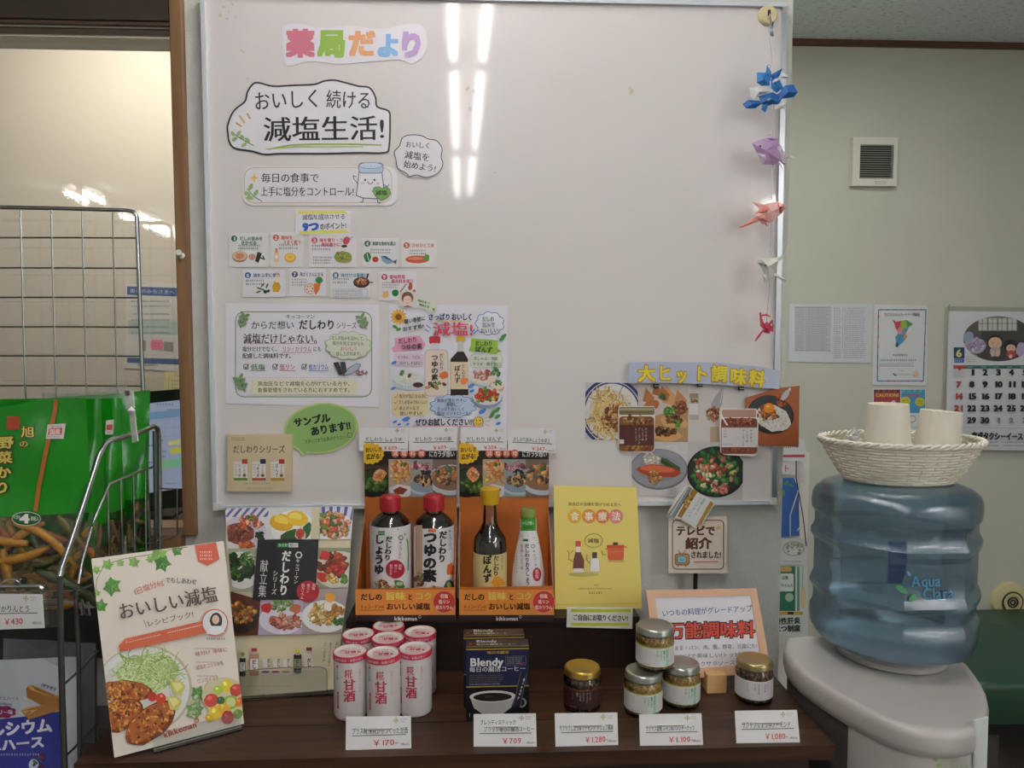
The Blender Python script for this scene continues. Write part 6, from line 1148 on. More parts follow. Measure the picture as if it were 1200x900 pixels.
# calendar
cal, c = sheet('wall_calendar', 'wall calendar with an oval picture of two dolls, at the right edge', 'calendar', [(1113, 360.5), (1215, 362), (1215, 528), (1108, 527)], fy(YV - .022), 'd8d9e0', INK, .006)
B().slab([PY(x, y, YV - .0225) for x, y in ((1112.6, 359), (1215, 360.5), (1215, 365.5), (1113, 364.5))], (0, -1, 0), .008).build('binding_strip', mat('calendar_binding', 'a9a79f', .4), cal)
B().slab([PY(x, y, YV - .016) for x, y in ((1112.5, 365), (1114.5, 365), (1110, 490), (1107.5, 490))], (0, -1, 0), .004).build('page_edge', mat('calendar_page_edge', 'a88a5a', .7), cal)
B().tube([PY(x, y, YV - .02) for x, y in ((1113, 357), (1113, 368))], .0012, 6).build('hanging_wire', MBLACK, cal)
c.clip = q4(1100, 360, 1215, 530); c.part('illustration'); c.el(1170, 397, 41, 26.5, '4a4644', 0, 44)
c.clip = el(1170, 397, 41, 26.5, 30); c.poly([(1128, 370), (1150, 370), (1150, 400), (1128, 400)], '5f5a54'); c.box(1146, 371, 1192, 388, '8a8780')
for k in range(4): c.box(1147 + k * 11.5, 373, 1156.5 + k * 11.5, 387, 'c9ccca')
for x in (1151, 1163, 1174, 1186): c.line([(x, 371), (x, 389)], .6, '3a3632')
c.line([(1146, 379), (1192, 379)], .5, '3a3632')
c.blob(1143, 405, 13, 9, 'b8aac8', 0, j=.08, n=16); c.pile(1143, 404, 10, 7, ['c0b0d0', 'a898bc', 'd0c6dc'], 36, 2.6, .8, False); c.blob(1136, 418, 9, 5, '8fb0a8', 10); c.blob(1198, 410, 8, 9, 'b8aac8', 0, j=.08, n=16); c.blob(1135, 395, 7, 6, '9aa8c0')
c.el(1166, 401, 9, 8.5, '2f2622'); c.el(1166, 402, 8, 7, 'dcb89e'); c.blob(1166, 412, 7, 6, 'b8a8b0', 0, j=.08); c.el(1163, 414, 2, 4, 'd8bca8'); c.el(1169, 414, 2, 4, 'd8bca8'); c.el(1184, 405, 8, 7, '2a2a38'); c.el(1184.5, 408, 5.6, 4.4, 'dcb89e'); c.blob(1184.5, 415, 5.5, 4.5, 'b8483f', 0, j=.08); c.el(1184, 417.5, 2, 2.5, 'd8bca8')
c.line([(1162, 402), (1164, 402.5)], .5, '4a3a34'); c.line([(1168.5, 402.5), (1170.5, 402)], .5, '4a3a34'); c.line([(1182, 407.5), (1183.5, 407.8)], .4, '4a3a34'); c.line([(1186, 407.8), (1187.5, 407.5)], .4, '4a3a34')
c.clip = q4(1100, 360, 1215, 530)
c.part('lettering'); c.box(1117.5, 407, 1130, 420, '2f4468'); c.T('6', 1120, 413.5, 1127.5, 413.5, 12.5, 'e6dc9a', .03); c.box(1118, 420.5, 1129.5, 425, '4a6ab0'); c.tiny(1132, 417, 1145, 425, 3, 'b89a5a'); c.tiny(1119, 421, 1129, 424.5, 1, 'e0e4ee')
c.poly([(1117, 428), (1131, 428), (1131, 432), (1117, 432)], 'c0453f'); c.box(1131, 428, 1215, 432, '35706a'); c.poly([(1122, 432), (1126, 432), (1124, 435)], 'c0453f')
for k in range(6): c.tiny(1134 + k * 15.4, 429, 1141 + k * 15.4, 431.3, 1, 'cfe0dc')
c.tiny(1117.5, 435, 1130.5, 443.5, 5, '9a948e')
rows = [['', '1', '2', '3', '4', '5', '6'], ['7', '8', '9', '10', '11', '12', '13'], ['14', '15', '16', '17', '18', '19', '20'], ['21', '22', '23', '24', '25', '26', '27'], ['28', '29', '30', '1', '2', '3', '4']]
for r_, row in enumerate(rows):
    y = 436 + r_ * 13.6 + (.4 * r_ if r_ else 0)
    for k, t in enumerate(row):
        if not t: continue
        xc_ = 1123.5 + k * 15.4 - r_ * .35; w_ = 3 if len(t) == 1 else 5.2; cc = 'b8434a' if k == 0 else '26262a'
        if r_ == 4 and k > 2: cc = '8a8c92'; w_ = 2.4
        c.T(t, xc_ - w_, y, xc_ + w_, y, 9.4 if cc != '8a8c92' else 8, cc, .05)
c.line([(1116, 500.5), (1215, 501.5)], .4, '9a9ca4')
c.T('京成タクシーイースト', 1132, 510.5, 1226, 511.5, 9, '26262a', .04) if False else None
c.T('京成タクシーイースト', 1137, 510.5, 1204, 511.5, 9.5, '26262a', .05); c.tiny(1139, 516.5, 1172, 519.5, 1, '4a4a50'); c.tiny(1174, 516.5, 1214, 519.5, 1, '36363a'); c.tiny(1139, 520.5, 1172, 523.5, 1, '4a4a50'); c.tiny(1174, 520.5, 1214, 523.5, 1, '36363a'); c.end()

# ================================================================== leaflets in a wire rack behind the wall end
YL = 2.2
rk = empty('leaflet_rack', PY(932, 760, YL + .01), 'thin wire leaflet rack standing behind the end of the whiteboard wall', 'rack')
def wv(x, y, d=0): return PY(x, y, YL - d)
MWH = mat('white_coated_wire', 'd0d2d4', .35)
for pts in ([(926, 640), (926, 604), (938, 567), (944, 568)], [(945, 640), (941, 605), (933, 560), (933, 540)], [(934, 622), (940, 615), (946, 617)]): B().tube([wv(x, y, .02) for x, y in pts], .0016, 6).build('wire', MWH if pts[0][0] < 940 else MBLACK, rk)
lo, hi = PY(905, 905, YL + .02), PY(947, 530, YL + .03); B().box((lo.x, YL + .02, .0), (hi.x, YL + .03, hi.z)).build('back_board', MPLAS, rk)
for z_, nm in ((520, ''),): pass
def leaflet(label, pts, col, d=0, name='leaflet'): return sheet(name, label, 'leaflet', pts, fy(YL - d), col, SHEEN, .002, group='leaflets behind the wall end')
o_, c = leaflet('white leaflet with a red stripe, top of the leaflet rack', [(905, 512), (942, 515), (947, 541), (905, 540)], 'd8d8da', .004); c.part('lettering'); c.tiny(918, 522, 938, 526, 1, '4a4a50'); c.poly([(917, 533), (943, 532.5), (943, 536), (917, 536)], 'c0405a'); c.end()
o_, c = leaflet('white leaflet with one red character under the red-striped one', [(905, 541.5), (932, 541.5), (933, 556), (905, 556)], 'd4d6d8', .004); c.part('lettering'); c.T('ト', 917, 549, 926, 549, 9, 'c0606a', .03); c.end()
o_, c = leaflet('blue leaflet behind the bent white wire', [(905, 560), (930, 560), (936, 572), (937, 628), (905, 630)], '3a66b0', .002); c.part('illustration'); c.blob(922, 566, 3.5, 1.6, '4a9a4a', -40); c.blob(927, 569, 3, 1.4, '5aa84a', 20); c.blob(918, 578, 1.6, 4, '4a9a4a', 10); c.end()
o_, c = leaflet('white leaflet with a pale drawn garland below the blue one', [(905, 631), (945, 631), (945.5, 662), (905, 662)], 'd2d6d4', .004); c.part('illustration'); c.line(el(930, 643, 12, 8, 20), 1.8, 'a9b8a0', True); c.pile(930, 643, 12, 7, ['b8a0a0', '9ab090', 'c8c0a8'], 22, 1.8, .8, False); c.part('lettering').tiny(918, 656, 944, 660, 1, '7a9ab0'); c.end()
o_, c = leaflet('green and white medical leaflet with large black lettering, lowest in the rack', [(905, 663), (946, 663), (947, 755), (905, 755)], 'd6dcd6', .004)
c.part('illustration'); c.box(905, 663.5, 932, 716, '2f7a5a'); c.rr(905, 672, 930, 693, 2, 'dfe6df'); c.rr(913, 664, 928, 670, 3, 'cfa45a'); c.el(925, 700, 5, 5, 'a8c8b0'); c.box(934, 664, 937, 716, '5a9a8a'); c.el(941, 700, 3.4, 14, 'e0c8a0'); c.line([(941, 664), (940, 690)], 1, '8ab0a8'); c.box(905, 716.5, 941, 720.5, 'c8a03a'); c.box(923, 717, 930, 720, '2a2a2a')
c.part('lettering'); c.T('は無', 916, 677, 924, 677, 5, '2f5a45', .03); c.T('ウイルス', 915, 686, 929, 686, 4.6, '2f5a45', .03); c.T('慢性肝炎', 907, 728, 938, 727, 8.2, '1f2422', .04); c.T('二つ制度', 907, 737, 938, 736, 8.2, '1f2422', .04); c.end()

# ================================================================== green bench and cream wall cap
MGRN = mat('green_vinyl', '274a38', .45, noise=.06, scale=8, coat=.1)
bn = empty('green_bench', V((1.9, 2.35, 0)), 'dark green vinyl bench seat against the recess wall behind the water server', 'bench')
xa = PZ(1135, 810, .42).x
def rslab(x0, y0, z0, x1, y1, z1, q):
    pts = []
    for px, py, s0, s1 in ((x1, y1, -1, -1), (x0, y1, 1, -1), (x0, y0, 1, 1), (x1, y0, -1, 1)):
        for k in range(5):
            a = {(-1, -1): 0, (1, -1): 90, (1, 1): 180, (-1, 1): 270}[(s0, s1)] + k * 22.5
            pts.append((px + s0 * q + q * math.cos(R(a)), py + s1 * q + q * math.sin(R(a))))
    return B().prism(pts, z0, z1, .02)
rslab(xa, 2.02, .33, 2.95, 2.6, .455, .05).build('seat_cushion', MGRN, bn, 50)
B().box((xa + .05, 2.08, .27), (2.9, 2.56, .33)).build('seat_frame', MBLACK, bn)
for x in (xa + .1, 2.8):
    for y in (2.12, 2.5): B().box((x, y, 0), (x + .05, y + .05, .27)).build('leg', MDK, bn)
wc = PY(1181, 703, YV); r = empty('round_wall_cap', wc, 'round cream wall cap with dark concentric rings above the green bench', 'wall cap')
b = B().lathe([(.001, .024), (.024, .024), (.026, .03), (.034, .03), (.036, .022), (.066, .018), (.07, .0)][::-1], (0, 0, 0), 40, False); M = Matrix.Translation(wc) @ Matrix.Rotation(R(90), 4, 'X'); b.v = [M @ v for v in b.v]; b.build('cap_body', MCREAM, r, 30)
for ra in (.009, .018, .030, .038):
    t = B().tube([wc + V((ra * math.cos(a), -.027 if ra < .02 else -.026, ra * math.sin(a))) for a in [k * math.pi / 14 for k in range(28)]], .0026, 6, True); t.build('ring', MBLACK, r, 50)

# ================================================================== water server
sv = empty('water_server', V((.6, 1.14, 0)), 'white water server with dark grey side panel at the right', 'water server')
ZV = .905
TP = [PZ(x, y, ZV) for x, y in ((921, 750), (917, 762), (932, 783), (965, 806), (1005, 829), (1045, 848), (1080, 858), (1115, 860), (1145, 855), (1157, 840), (1160, 818), (1148, 795), (1130, 772))]
ol = [(p.x, p.y) for p in TP]; yb_ = 1.315; ol = [(ol[0][0] + .01, yb_)] + ol + [(ol[-1][0] - .005, yb_)]
sm = []
for i in range(len(ol)):
    a, b_ = V(ol[i]), V(ol[(i + 1) % len(ol)]); sm += [tuple(a * .75 + b_ * .25), tuple(a * .25 + b_ * .75)]
ol = sm[::-1]
ctr = (sum(p[0] for p in ol) / len(ol), sum(p[1] for p in ol) / len(ol))
def shrink(q): return [(ctr[0] + (x - ctr[0]) * q, ctr[1] + (y - ctr[1]) * q) for x, y in ol]
lv = [(.955, ZV - .040), (.985, ZV - .037), (1.0, ZV - .026), (1.0, ZV - .012), (.985, ZV - .003), (.95, ZV), (.9, ZV + .001)]
b = B(); n_ = len(ol); vs = []
for q, z_ in lv: vs += [(x, y, z_) for x, y in shrink(q)]
fs = [tuple(range(n_)), tuple(range(n_ * (len(lv) - 1), n_ * len(lv)))[::-1]] + [(k * n_ + i, k * n_ + (i + 1) % n_, (k + 1) * n_ + (i + 1) % n_, (k + 1) * n_ + i) for k in range(len(lv) - 1) for i in range(n_)]
b.add(vs, fs).build('top_cover', MSERV, sv, 50)
# body: white front shell and dark side panel
xs_ = TP[4].x - .012
fr_ = [p for p in shrink(.965) if p[0] > xs_ and p[1] < 1.17]
fr_.sort(key=lambda p: math.atan2(p[1] - ctr[1] - .1, p[0] - ctr[0]))
B().prism([(xs_, fr_[0][1])] + fr_ + [(fr_[-1][0], 1.16), (xs_, 1.16)] if False else fr_ + [(fr_[-1][0], 1.2), (fr_[0][0], 1.2)], 0, ZV - .039).build('front_shell', MSERV, sv, 60)
sd = [p for p in shrink(.955) if p[0] <= xs_ + .02 or p[1] >= 1.17]
cs = (sum(p[0] for p in sd) / len(sd), sum(p[1] for p in sd) / len(sd)); sd.sort(key=lambda p: math.atan2(p[1] - 1.25, p[0] - .57))
B().prism(sd, .02, ZV - .04).build('side_panel', MDK, sv)
p = PZ(1128, 868, ZV - .055)
def svf(x, y):
    # front shell surface: ray meets the vertical wall through the front outline
    best = None
    d = ray(x, y)
    for i in range(len(fr_) - 1):
        (xa_, ya_), (xb_, yb2) = fr_[i], fr_[i + 1]; ex, ey = xb_ - xa_, yb2 - ya_; den = d.x * ey - d.y * ex
        if abs(den) < 1e-9: continue
        t = (xa_ * ey - ya_ * ex) / den; u = (xa_ * d.y - ya_ * d.x) / den
        if t > 0 and -.02 <= u <= 1.02 and (best is None or t < best): best = t
    return O + d * (best or fr_[len(fr_) // 2][1] / d.y)
svn = lambda p: V((.1, -1, 0)).normalized()
c = Canvas(sv, svf, svn, SHEEN, 8e-4); c.part('lettering'); c.T('Aqua', 1102, 889, 1126, 889, 10, 'aab89a', .01); c.T('Clara', 1106, 897, 1136, 897, 10, 'aab89a', .01); c.blob(1095, 889, 4, 2, '8fae6a', 40); c.blob(1100, 896, 4, 2.4, '9cba74', -20)
c.end()
lp = svf(1148, 870)
B().slab([svf(1140, 843) + V((0, -.004, 0)), svf(1156, 839) + V((0, -.004, 0)), svf(1154, 905) + V((0, -.004, 0)), svf(1139, 905) + V((0, -.004, 0))], (0, -1, 0), .003).build('label_strip', mat('pale_label_strip', 'dfe4e0', .5), sv)
c = Canvas(sv, lambda x, y: svf(x, y) + V((0, -.004, 0)), svn, INK, 4e-4); c.part('strip_print'); c.VT('ボトルを上から差し込み', 1147, 846, 1146, 904, 4.6, '3a4440', .05); c.end()
# bottle: rounded octagon with ribs
MBOT = clear('blue_bottle_plastic', (.50, .64, .72), .06, .10, .30, (.10, .21, .30), .5, 420)
YBT = 1.225; RS = .93; pc = PY(1046, 680, YBT); bc = V((pc.x, pc.y))
zt = PY(1046, 559, YBT + .02).z; zb = PY(1090, 786, YBT - .12).z
print('server', [round(v, 3) for p in TP for v in p[:2]], 'shelf right', xr, 'plate', ZV)
print('bottle z', zb, zt)
def oct_(r, q, z_, n=64):
    o = []; r = r * RS
    for k in range(n):
        a = 2 * math.pi * k / n; a0 = (a + math.pi / 8) % (math.pi / 4) - math.pi / 8
        ro = r / math.cos(a0); rr_ = ro * (1 - q) + r * 1.045 * q; o.append((bc.x + rr_ * math.cos(a - math.pi / 2), bc.y + rr_ * math.sin(a - math.pi / 2), z_))
    return o
H = zt - zb
prof = [(.045, 1, 0), (.09, 1, .0), (.115, .9, .012), (.1275, .7, .035), (.1325, .5, .075), (.1335, .4, .13), (.1325, .35, .19), (.1285, .25, .215), (.1265, .15, .235), (.1265, .15, .28), (.129, .25, .30), (.1335, .35, .325), (.1335, .35, .355), (.129, .2, .385), (.1262, .08, .405), (.1262, .05, .5), (.1262, .08, .60), (.129, .2, .615), (.1335, .35, .64), (.1335, .35, .67), (.129, .25, .695), (.1265, .15, .715), (.1265, .15, .765), (.129, .3, .785), (.1335, .45, .805), (.1345, .5, .85), (.1335, .6, .9), (.129, .75, .935), (.119, .9, .965), (.10, 1, .985), (.07, 1, .998), (.03, 1, 1)]
vs = []; 
for r_, q, t in prof: vs += oct_(r_, q, zb + t * H)
n_ = 64; fs = [tuple(range(n_))[::-1], tuple(range(n_ * (len(prof) - 1), n_ * len(prof)))] + [(k * n_ + i, k * n_ + (i + 1) % n_, (k + 1) * n_ + (i + 1) % n_, (k + 1) * n_ + i) for k in range(len(prof) - 1) for i in range(n_)]
wbt = empty('water_bottle', V((bc.x, bc.y, zb)), 'big translucent blue ribbed water bottle upside down on the white server', 'water bottle')
B().add(vs, fs).build('bottle_shell', MBOT, wbt, 28)
MSEAT = clear('receiver_collar', (.8, .84, .86), .1, .2, .5, (.7, .72, .72))
B().lathe([(.05, ZV + .0005), (.088, ZV + .003), (.09, ZV + .012), (.08, zb - .004), (.06, zb - .001)], (bc.x, bc.y, 0), 48).build('receiver_collar', MSERV, sv, 50)
yfac = bc.y - .1262 * RS - .002
B().add([(bc.x - .055, yfac + .03, zb + .55 * H), (bc.x - .03, yfac + .03, zb + .55 * H), (bc.x - .03, yfac + .03, zb + .70 * H), (bc.x - .055, yfac + .03, zb + .70 * H), (bc.x - .055, yfac + .04, zb + .45 * H), (bc.x - .03, yfac + .04, zb + .45 * H), (bc.x - .03, yfac + .04, zb + .70 * H), (bc.x - .055, yfac + .04, zb + .70 * H)], [(0, 1, 2, 3), (7, 6, 5, 4), (0, 4, 5, 1), (1, 5, 6, 2), (2, 6, 7, 3), (3, 7, 4, 0)]).build('blue_handle_insert', mat('handle_blue', '2440a0', .4), wbt)
c = Canvas(wbt, fy(yfac - .0008), V((0, -1, 0)), SHEEN); c.part('lettering'); c.T('Aqua', 1068, 681, 1103, 680, 19, '4f8fb4', .02); c.T('Clara', 1081, 696, 1119, 694, 19, '4f8fb4', .025)
c.blob(1057, 691, 8, 3.6, '4f9a6a', 32, j=.08, n=14); c.blob(1069, 701, 5.6, 3.2, '5aa86a', -50, j=.08, n=14); c.blob(1065, 672, 3.4, 1.8, '7a8ac0', 60, j=.1); c.end()
# basket
MWK = mat('white_wicker', 'e2dccb', .6, noise=.06, scale=60)
zr_ = PY(1054, 513, YBT).z; zk = zt + .001; bk_ = empty('wicker_basket', V((PY(1054, 540, YBT).x, bc.y, zk)), 'white woven wicker basket on top of the blue water bottle', 'basket')
bxc = PY(1054, 540, YBT).x; RX0, RY0, RX1, RY1 = .090, .066, .131, .10
def bpt(a, t, off=0): rx = RX0 + (RX1 - RX0) * t ** .8; ry = RY0 + (RY1 - RY0) * t ** .8; return V((bxc + (rx + off) * math.cos(a), bc.y + (ry + off) * math.sin(a), zk + .003 + (zr_ - zk - .006) * t))
NS = 34
for k in range(NS): a = 2 * math.pi * k / NS; B().tube([bpt(a, t) for t in (0, .33, .66, 1)], .0011, 5).build('stake', MWK, bk_)
NR = 13
for r_ in range(NR):
    t = (r_ + .3) / NR; n2 = NS * 4; B().tube([bpt(2 * math.pi * k / n2, t, .0022 * math.cos(math.pi * k / 4 + (math.pi if r_ % 2 else 0))) for k in range(n2)], .0020, 5, True).build('weaver', MWK, bk_, 60)
for ph in (0, 2.1, 4.2):
    n2 = 180; B().tube([bpt(2 * math.pi * k / n2, 1.0, .0034 * math.cos(k * 36 * 2 * math.pi / n2 * .5 + ph)) + V((0, 0, .0034 * math.sin(k * 36 * 2 * math.pi / n2 * .5 + ph))) for k in range(n2)], .0025, 6, True).build('rim_braid', MWK, bk_, 60)
    B().tube([bpt(2 * math.pi * k / n2, .0, .0022 * math.cos(k * 30 * 2 * math.pi / n2 + ph)) + V((0, 0, .0022 * math.sin(k * 30 * 2 * math.pi / n2 + ph))) for k in range(n2)], .0022, 6, True).build('foot_braid', MWK, bk_, 60)
B().lathe([(.001, zk + .001), (.98, zk + .001), (.98, zk + .004), (.001, zk + .004)], (bxc, bc.y, 0), 40, True, RX0, RY0).build('base_mat', MWK, bk_)
# cups
def cups(xc_, ytop, wt, wbm, lean, label):
    Yc = bc.y; k = (PY(xc_, ytop, Yc) - O).dot(_f) / F; p = PY(xc_, ytop, Yc); zb_ = zk + .006; Hc = p.z - zb_; r0, r1 = wt * k, wbm * k
    r = empty('paper_cups', V((p.x, Yc, zb_)), label, 'paper cup', 'upturned paper cups in the basket')
    M = Matrix.Translation((p.x, Yc, zb_)) @ Matrix.Rotation(R(lean), 4, 'Y')
    def bl(pr, n=40): b = B().lathe(pr, (0, 0, 0), n, False); b.v = [M @ v for v in b.v]; return b
    bl([(r1 + (r1 - r0) * .55, 0), (r1 + (r1 - r0) * .55 + .001, .002), (r1 + .001, Hc * .42), (r0, Hc - .0005), (r0 - .0008, Hc), (r0 - .0015, Hc - .001)]).build('cup_wall', MIVORY, r, 50)
    bl([(r0 - .0012, Hc - .0055), (.0002, Hc - .0055)]).build('cup_base', MIVORY, r, 50)
    bl([(r0 - .0012, Hc - .0005), (r0 - .0012, Hc - .0057)]).build('cup_rim', MIVORY, r, 50)
    for q in range(3): t = .18 + .1 * q; bl([(r1 + (r1 - r0) * .5 - t * .01 + .0006, Hc * t), (r1 + (r1 - r0) * .5 - t * .01 + .0016, Hc * t + .0012), (r1 + (r1 - r0) * .5 - t * .01 + .0006, Hc * t + .0024)]).build('nested_rim', MIVORY, r, 50)
cups(1041, 473, 22, 25, 0, 'left upturned stack of ivory paper cups in the basket')
cups(1097, 481, 22, 24, 5, 'right slightly tilted stack of ivory paper cups in the basket')
p = PY(1001, 505, bc.y - .03); B_ = B().gem([p + V((.012 * math.cos(a) * (1 + .3 * (k % 2)), .008 * math.sin(a), -.01)) for k, a in enumerate([i * math.pi / 4 for i in range(8)])], p + V((0, 0, .008)), p + V((0, 0, -.022)))
tag(B_.build('plastic_wrap', clear('clear_film', (.95, .95, .95), .06, .15, .25, (.8, .8, .78))), 'small crumple of clear plastic film at the left in the basket', 'film')
# ================================================================== things in the room behind the opening
YN = 2.118
nb, c = sheet('blue_notice', 'blue-headed notice sheet in a clear sleeve on the cream panel behind the opening', 'notice', [(148, 329), (225, 333), (225, 437), (146, 431)], fy(YN), 'c9c6c2', GLOSS, .002)
c.part('lettering'); c.poly([(149, 335.5), (225, 338), (225, 348), (149, 345.5)], '3f568a'); c.poly([(149, 419), (225, 421), (225, 428), (149, 425)], '3f568a'); c.poly([(150, 375), (225, 377), (225, 392), (150, 392)], 'a9b9b4')
c.T('患者のみなさまへ', 152, 340.5, 205, 342.5, 5, 'b9c4dc', .02)
for y in (351, 357, 366, 373, 381, 388): c.tiny(154, y, 203, y + 4, 1, '6a6f7c')
c.tiny(161, 425.5, 190, 430, 1, '4a4a50'); c.tiny(152, 330.5, 175, 333, 1, '6a6f8a')
c.part('illustration'); c.poly([(178, 398), (190, 398), (192, 404), (190, 410), (178, 410), (176, 404)], 'e07a9a'); c.poly([(164, 399), (171, 399), (171, 411), (164, 411)], '8a8680'); c.poly([(192, 400), (203, 401), (203, 412), (192, 411)], '8a8680'); c.tiny(179, 401, 189, 407, 2, '9a3a5a'); c.end()
yn, c = sheet('yellow_notice', 'pale yellow sheet low on the cream panel beside the window post', 'notice', [(193, 435.5), (228, 437), (228, 472), (192, 471)], fy(YN), 'd8cf9c', INK, .001)
c.part('lettering').line([(198, 440), (225, 441), (225, 468), (197, 468)], .6, 'b9a95a', True); c.tiny(201, 444, 222, 462, 4, '8a8670'); c.end()
# monitor
YM = 1.72; mn = empty('computer_monitor', PY(190, 610, YM), 'black computer monitor with a lit schedule page seen through the opening', 'monitor')
A3 = [PY(118, 463, YM + .05), PY(222, 455, YM - .02), PY(224, 594, YM - .02), PY(118, 600, YM + .05)]
mnn = (A3[1] - A3[0]).cross(A3[3] - A3[0]).normalized(); mnn = -mnn if mnn.y > 0 else mnn
mfn = lambda x, y: PP(x, y, A3[0], mnn)
B().slab(A3, mnn, .03).build('bezel', MBLACK, mn)
S4 = [(124, 478), (214, 468.5), (214, 572), (124, 585)]
B().slab([mfn(*q) + mnn * .001 for q in S4], mnn, .001).build('screen', mat('lit_screen', 'aebcdc', .3, emit=.35), mn)
zd_ = PY(200, 600, 1.8).z + .001; pa_, pb_ = PY(168, 605, YM + .07), PY(190, 600, YM + .07); B().box((pa_.x, YM + .055, zd_), (pb_.x, YM + .08, pb_.z + .02)).build('stand_neck', MBLACK, mn); B().box((pa_.x - .05, YM + .0, zd_), (pb_.x + .05, YM + .13, zd_ + .008)).build('stand_foot', MBLACK, mn)
SCR = ink('screen_print', .3); nt = SCR.node_tree; at = [n for n in nt.nodes if n.type == 'ATTRIBUTE'][0]; nt.links.new(at.outputs['Color'], nt.nodes['Principled BSDF'].inputs['Emission Color']); nt.nodes['Principled BSDF'].inputs['Emission Strength'].default_value = .35
c = Canvas(mn, lambda x, y: mfn(x, y) + mnn * .001, mnn, SCR); c.part('screen_page'); c.poly([(124, 487), (214, 480), (214, 488), (124, 497)], '7fa6cf'); c.tiny(184, 468.5 + 3, 208, 477, 1, '7a86a8'); c.tiny(196, 478.5, 212, 482, 1, '3a4668')
for y in (493, 503, 513): c.line([(124, y + 4), (214, y - 3)], .4, '9aa6bc')
for x in range(150, 214, 11): c.line([(x, 492), (x, 512)], .4, '9aa6bc')
for y, x0, x1, q in ((497, 175, 182, '3a3a4a'), (514, 190, 194, '3a4a8a'), (520, 175, 182, '3a3a4a'), (527, 188, 196, '3a3a4a'), (533, 188, 196, '3a4a8a'), (540, 175, 182, '3a3a4a')): c.tiny(x0, y, x1, y + 4, 1, q)
c.poly([(198, 517), (212, 515), (212, 520), (198, 522)], 'd9dc8a'); c.poly([(200, 525), (214, 523), (214, 530), (200, 532)], 'dcd45f'); c.poly([(184, 540), (213, 536), (213, 546), (184, 551)], '8fd0a8'); c.tiny(196, 565, 206, 568, 1, '4a4a5a'); c.end()
dk = empty('office_desk', PY(200, 640, 1.8), 'brown desk with drawers under the monitor behind the opening', 'desk')
zd = PY(200, 600, 1.8).z
B().box((-1.9, 1.62, zd - .03), (-.62, 2.1, zd)).build('desk_top', mat('pale_desk_top', '8a786a', .5), dk)
for k in range(3): B().box((-1.85, 1.66 + .001 * k, zd - .11 - .085 * k), (-.66, 2.08, zd - .045 - .085 * k)).build('drawer', MPOST, dk)
B().box((-1.88, 1.68, 0), (-.64, 2.09, zd - .031)).build('desk_body', MHEAD, dk)

# ================================================================== wire display rack at the left
YG = 1.38; MST = MSTEEL
XS = PY(187, 560, YG).x                         # side panel plane
rack = empty('wire_rack', V((XS - .25, 1.08, ZS - .6)), 'chromed wire display rack with grid back and sloping side baskets at the left edge', 'rack')
g = lambda x, y: PY(x, y, YG)
B().tube([g(-60, 242), g(60, 244), g(150, 246.5), g(157, 248.5), g(160.5, 254), g(163, 330), g(166, 420), g(170, 520), g(176, 660), g(180, 760)], .0036, 10).build('back_frame_tube', MST, rack, 50)
for k, x in enumerate((-12, 24, 60, 96, 132)): B().tube([g(x, 245), g(x + 4.6 * 1, 420), g(x + 9, 560)], .0017, 6).build('vertical_wire', MST, rack, 50)
for y in (278.5, 314, 348.5, 383, 417, 452, 487): B().tube([g(-60, y), g(80, y), g(161 + (y - 250) * .035, y + .5)], .0015, 6).build('horizontal_wire', MST, rack, 50)
sd_ = lambda x, y, d=0: PX(x, y, XS) + V((d, 0, 0))
# thick basket rim: up from the back, over the corner, forward, down the front
MDW = mat('dark_steel_tube', '6f7270', .28, .9)
B().tube([sd_(187, 660), sd_(187, 580), sd_(186, 510), sd_(184.5, 502), sd_(180, 499.5), sd_(168, 505), sd_(148, 511), sd_(130, 516), sd_(124, 519), sd_(116, 533), sd_(98, 590), sd_(84, 632), sd_(72, 667), sd_(70, 676)], .0042, 10).build('basket_rim', MST, rack, 50)
B().tube([sd_(70, 676), sd_(71, 740), sd_(73, 820), sd_(78, 960)], .0042, 10).build('front_post', MDW, rack, 50)
B().tube([sd_(178, 505, .004), sd_(179, 560, .004), sd_(180, 660, .004)], .0032, 8).build('back_post', MDW, rack, 50)
B().tube([sd_(180, 547), sd_(160, 554), sd_(142, 561), sd_(128, 567), sd_(110, 610), sd_(96, 660), sd_(92, 684)], .0022, 8).build('inner_rail', MST, rack, 50)
for x0, y0, x1, y1 in ((170, 550, 171, 652), (156, 555, 158, 658), (141, 561, 144, 666), (126, 572, 128, 676), (109, 614, 111, 690)): B().tube([sd_(x0, y0), sd_(x1, y1)], .0016, 6).build('side_wire', MST, rack, 50)
B().tube([sd_(96, 690), sd_(128, 677), sd_(160, 662), sd_(187, 650)], .002, 6).build('floor_rail', MST, rack, 50)
B().tube([sd_(180, 572, .01), sd_(187, 573, .014), sd_(195, 573, .02), sd_(195, 626, .02), sd_(190, 631, .016), sd_(176, 633, .01)], .0016, 6).build('side_hook', MST, rack, 50)
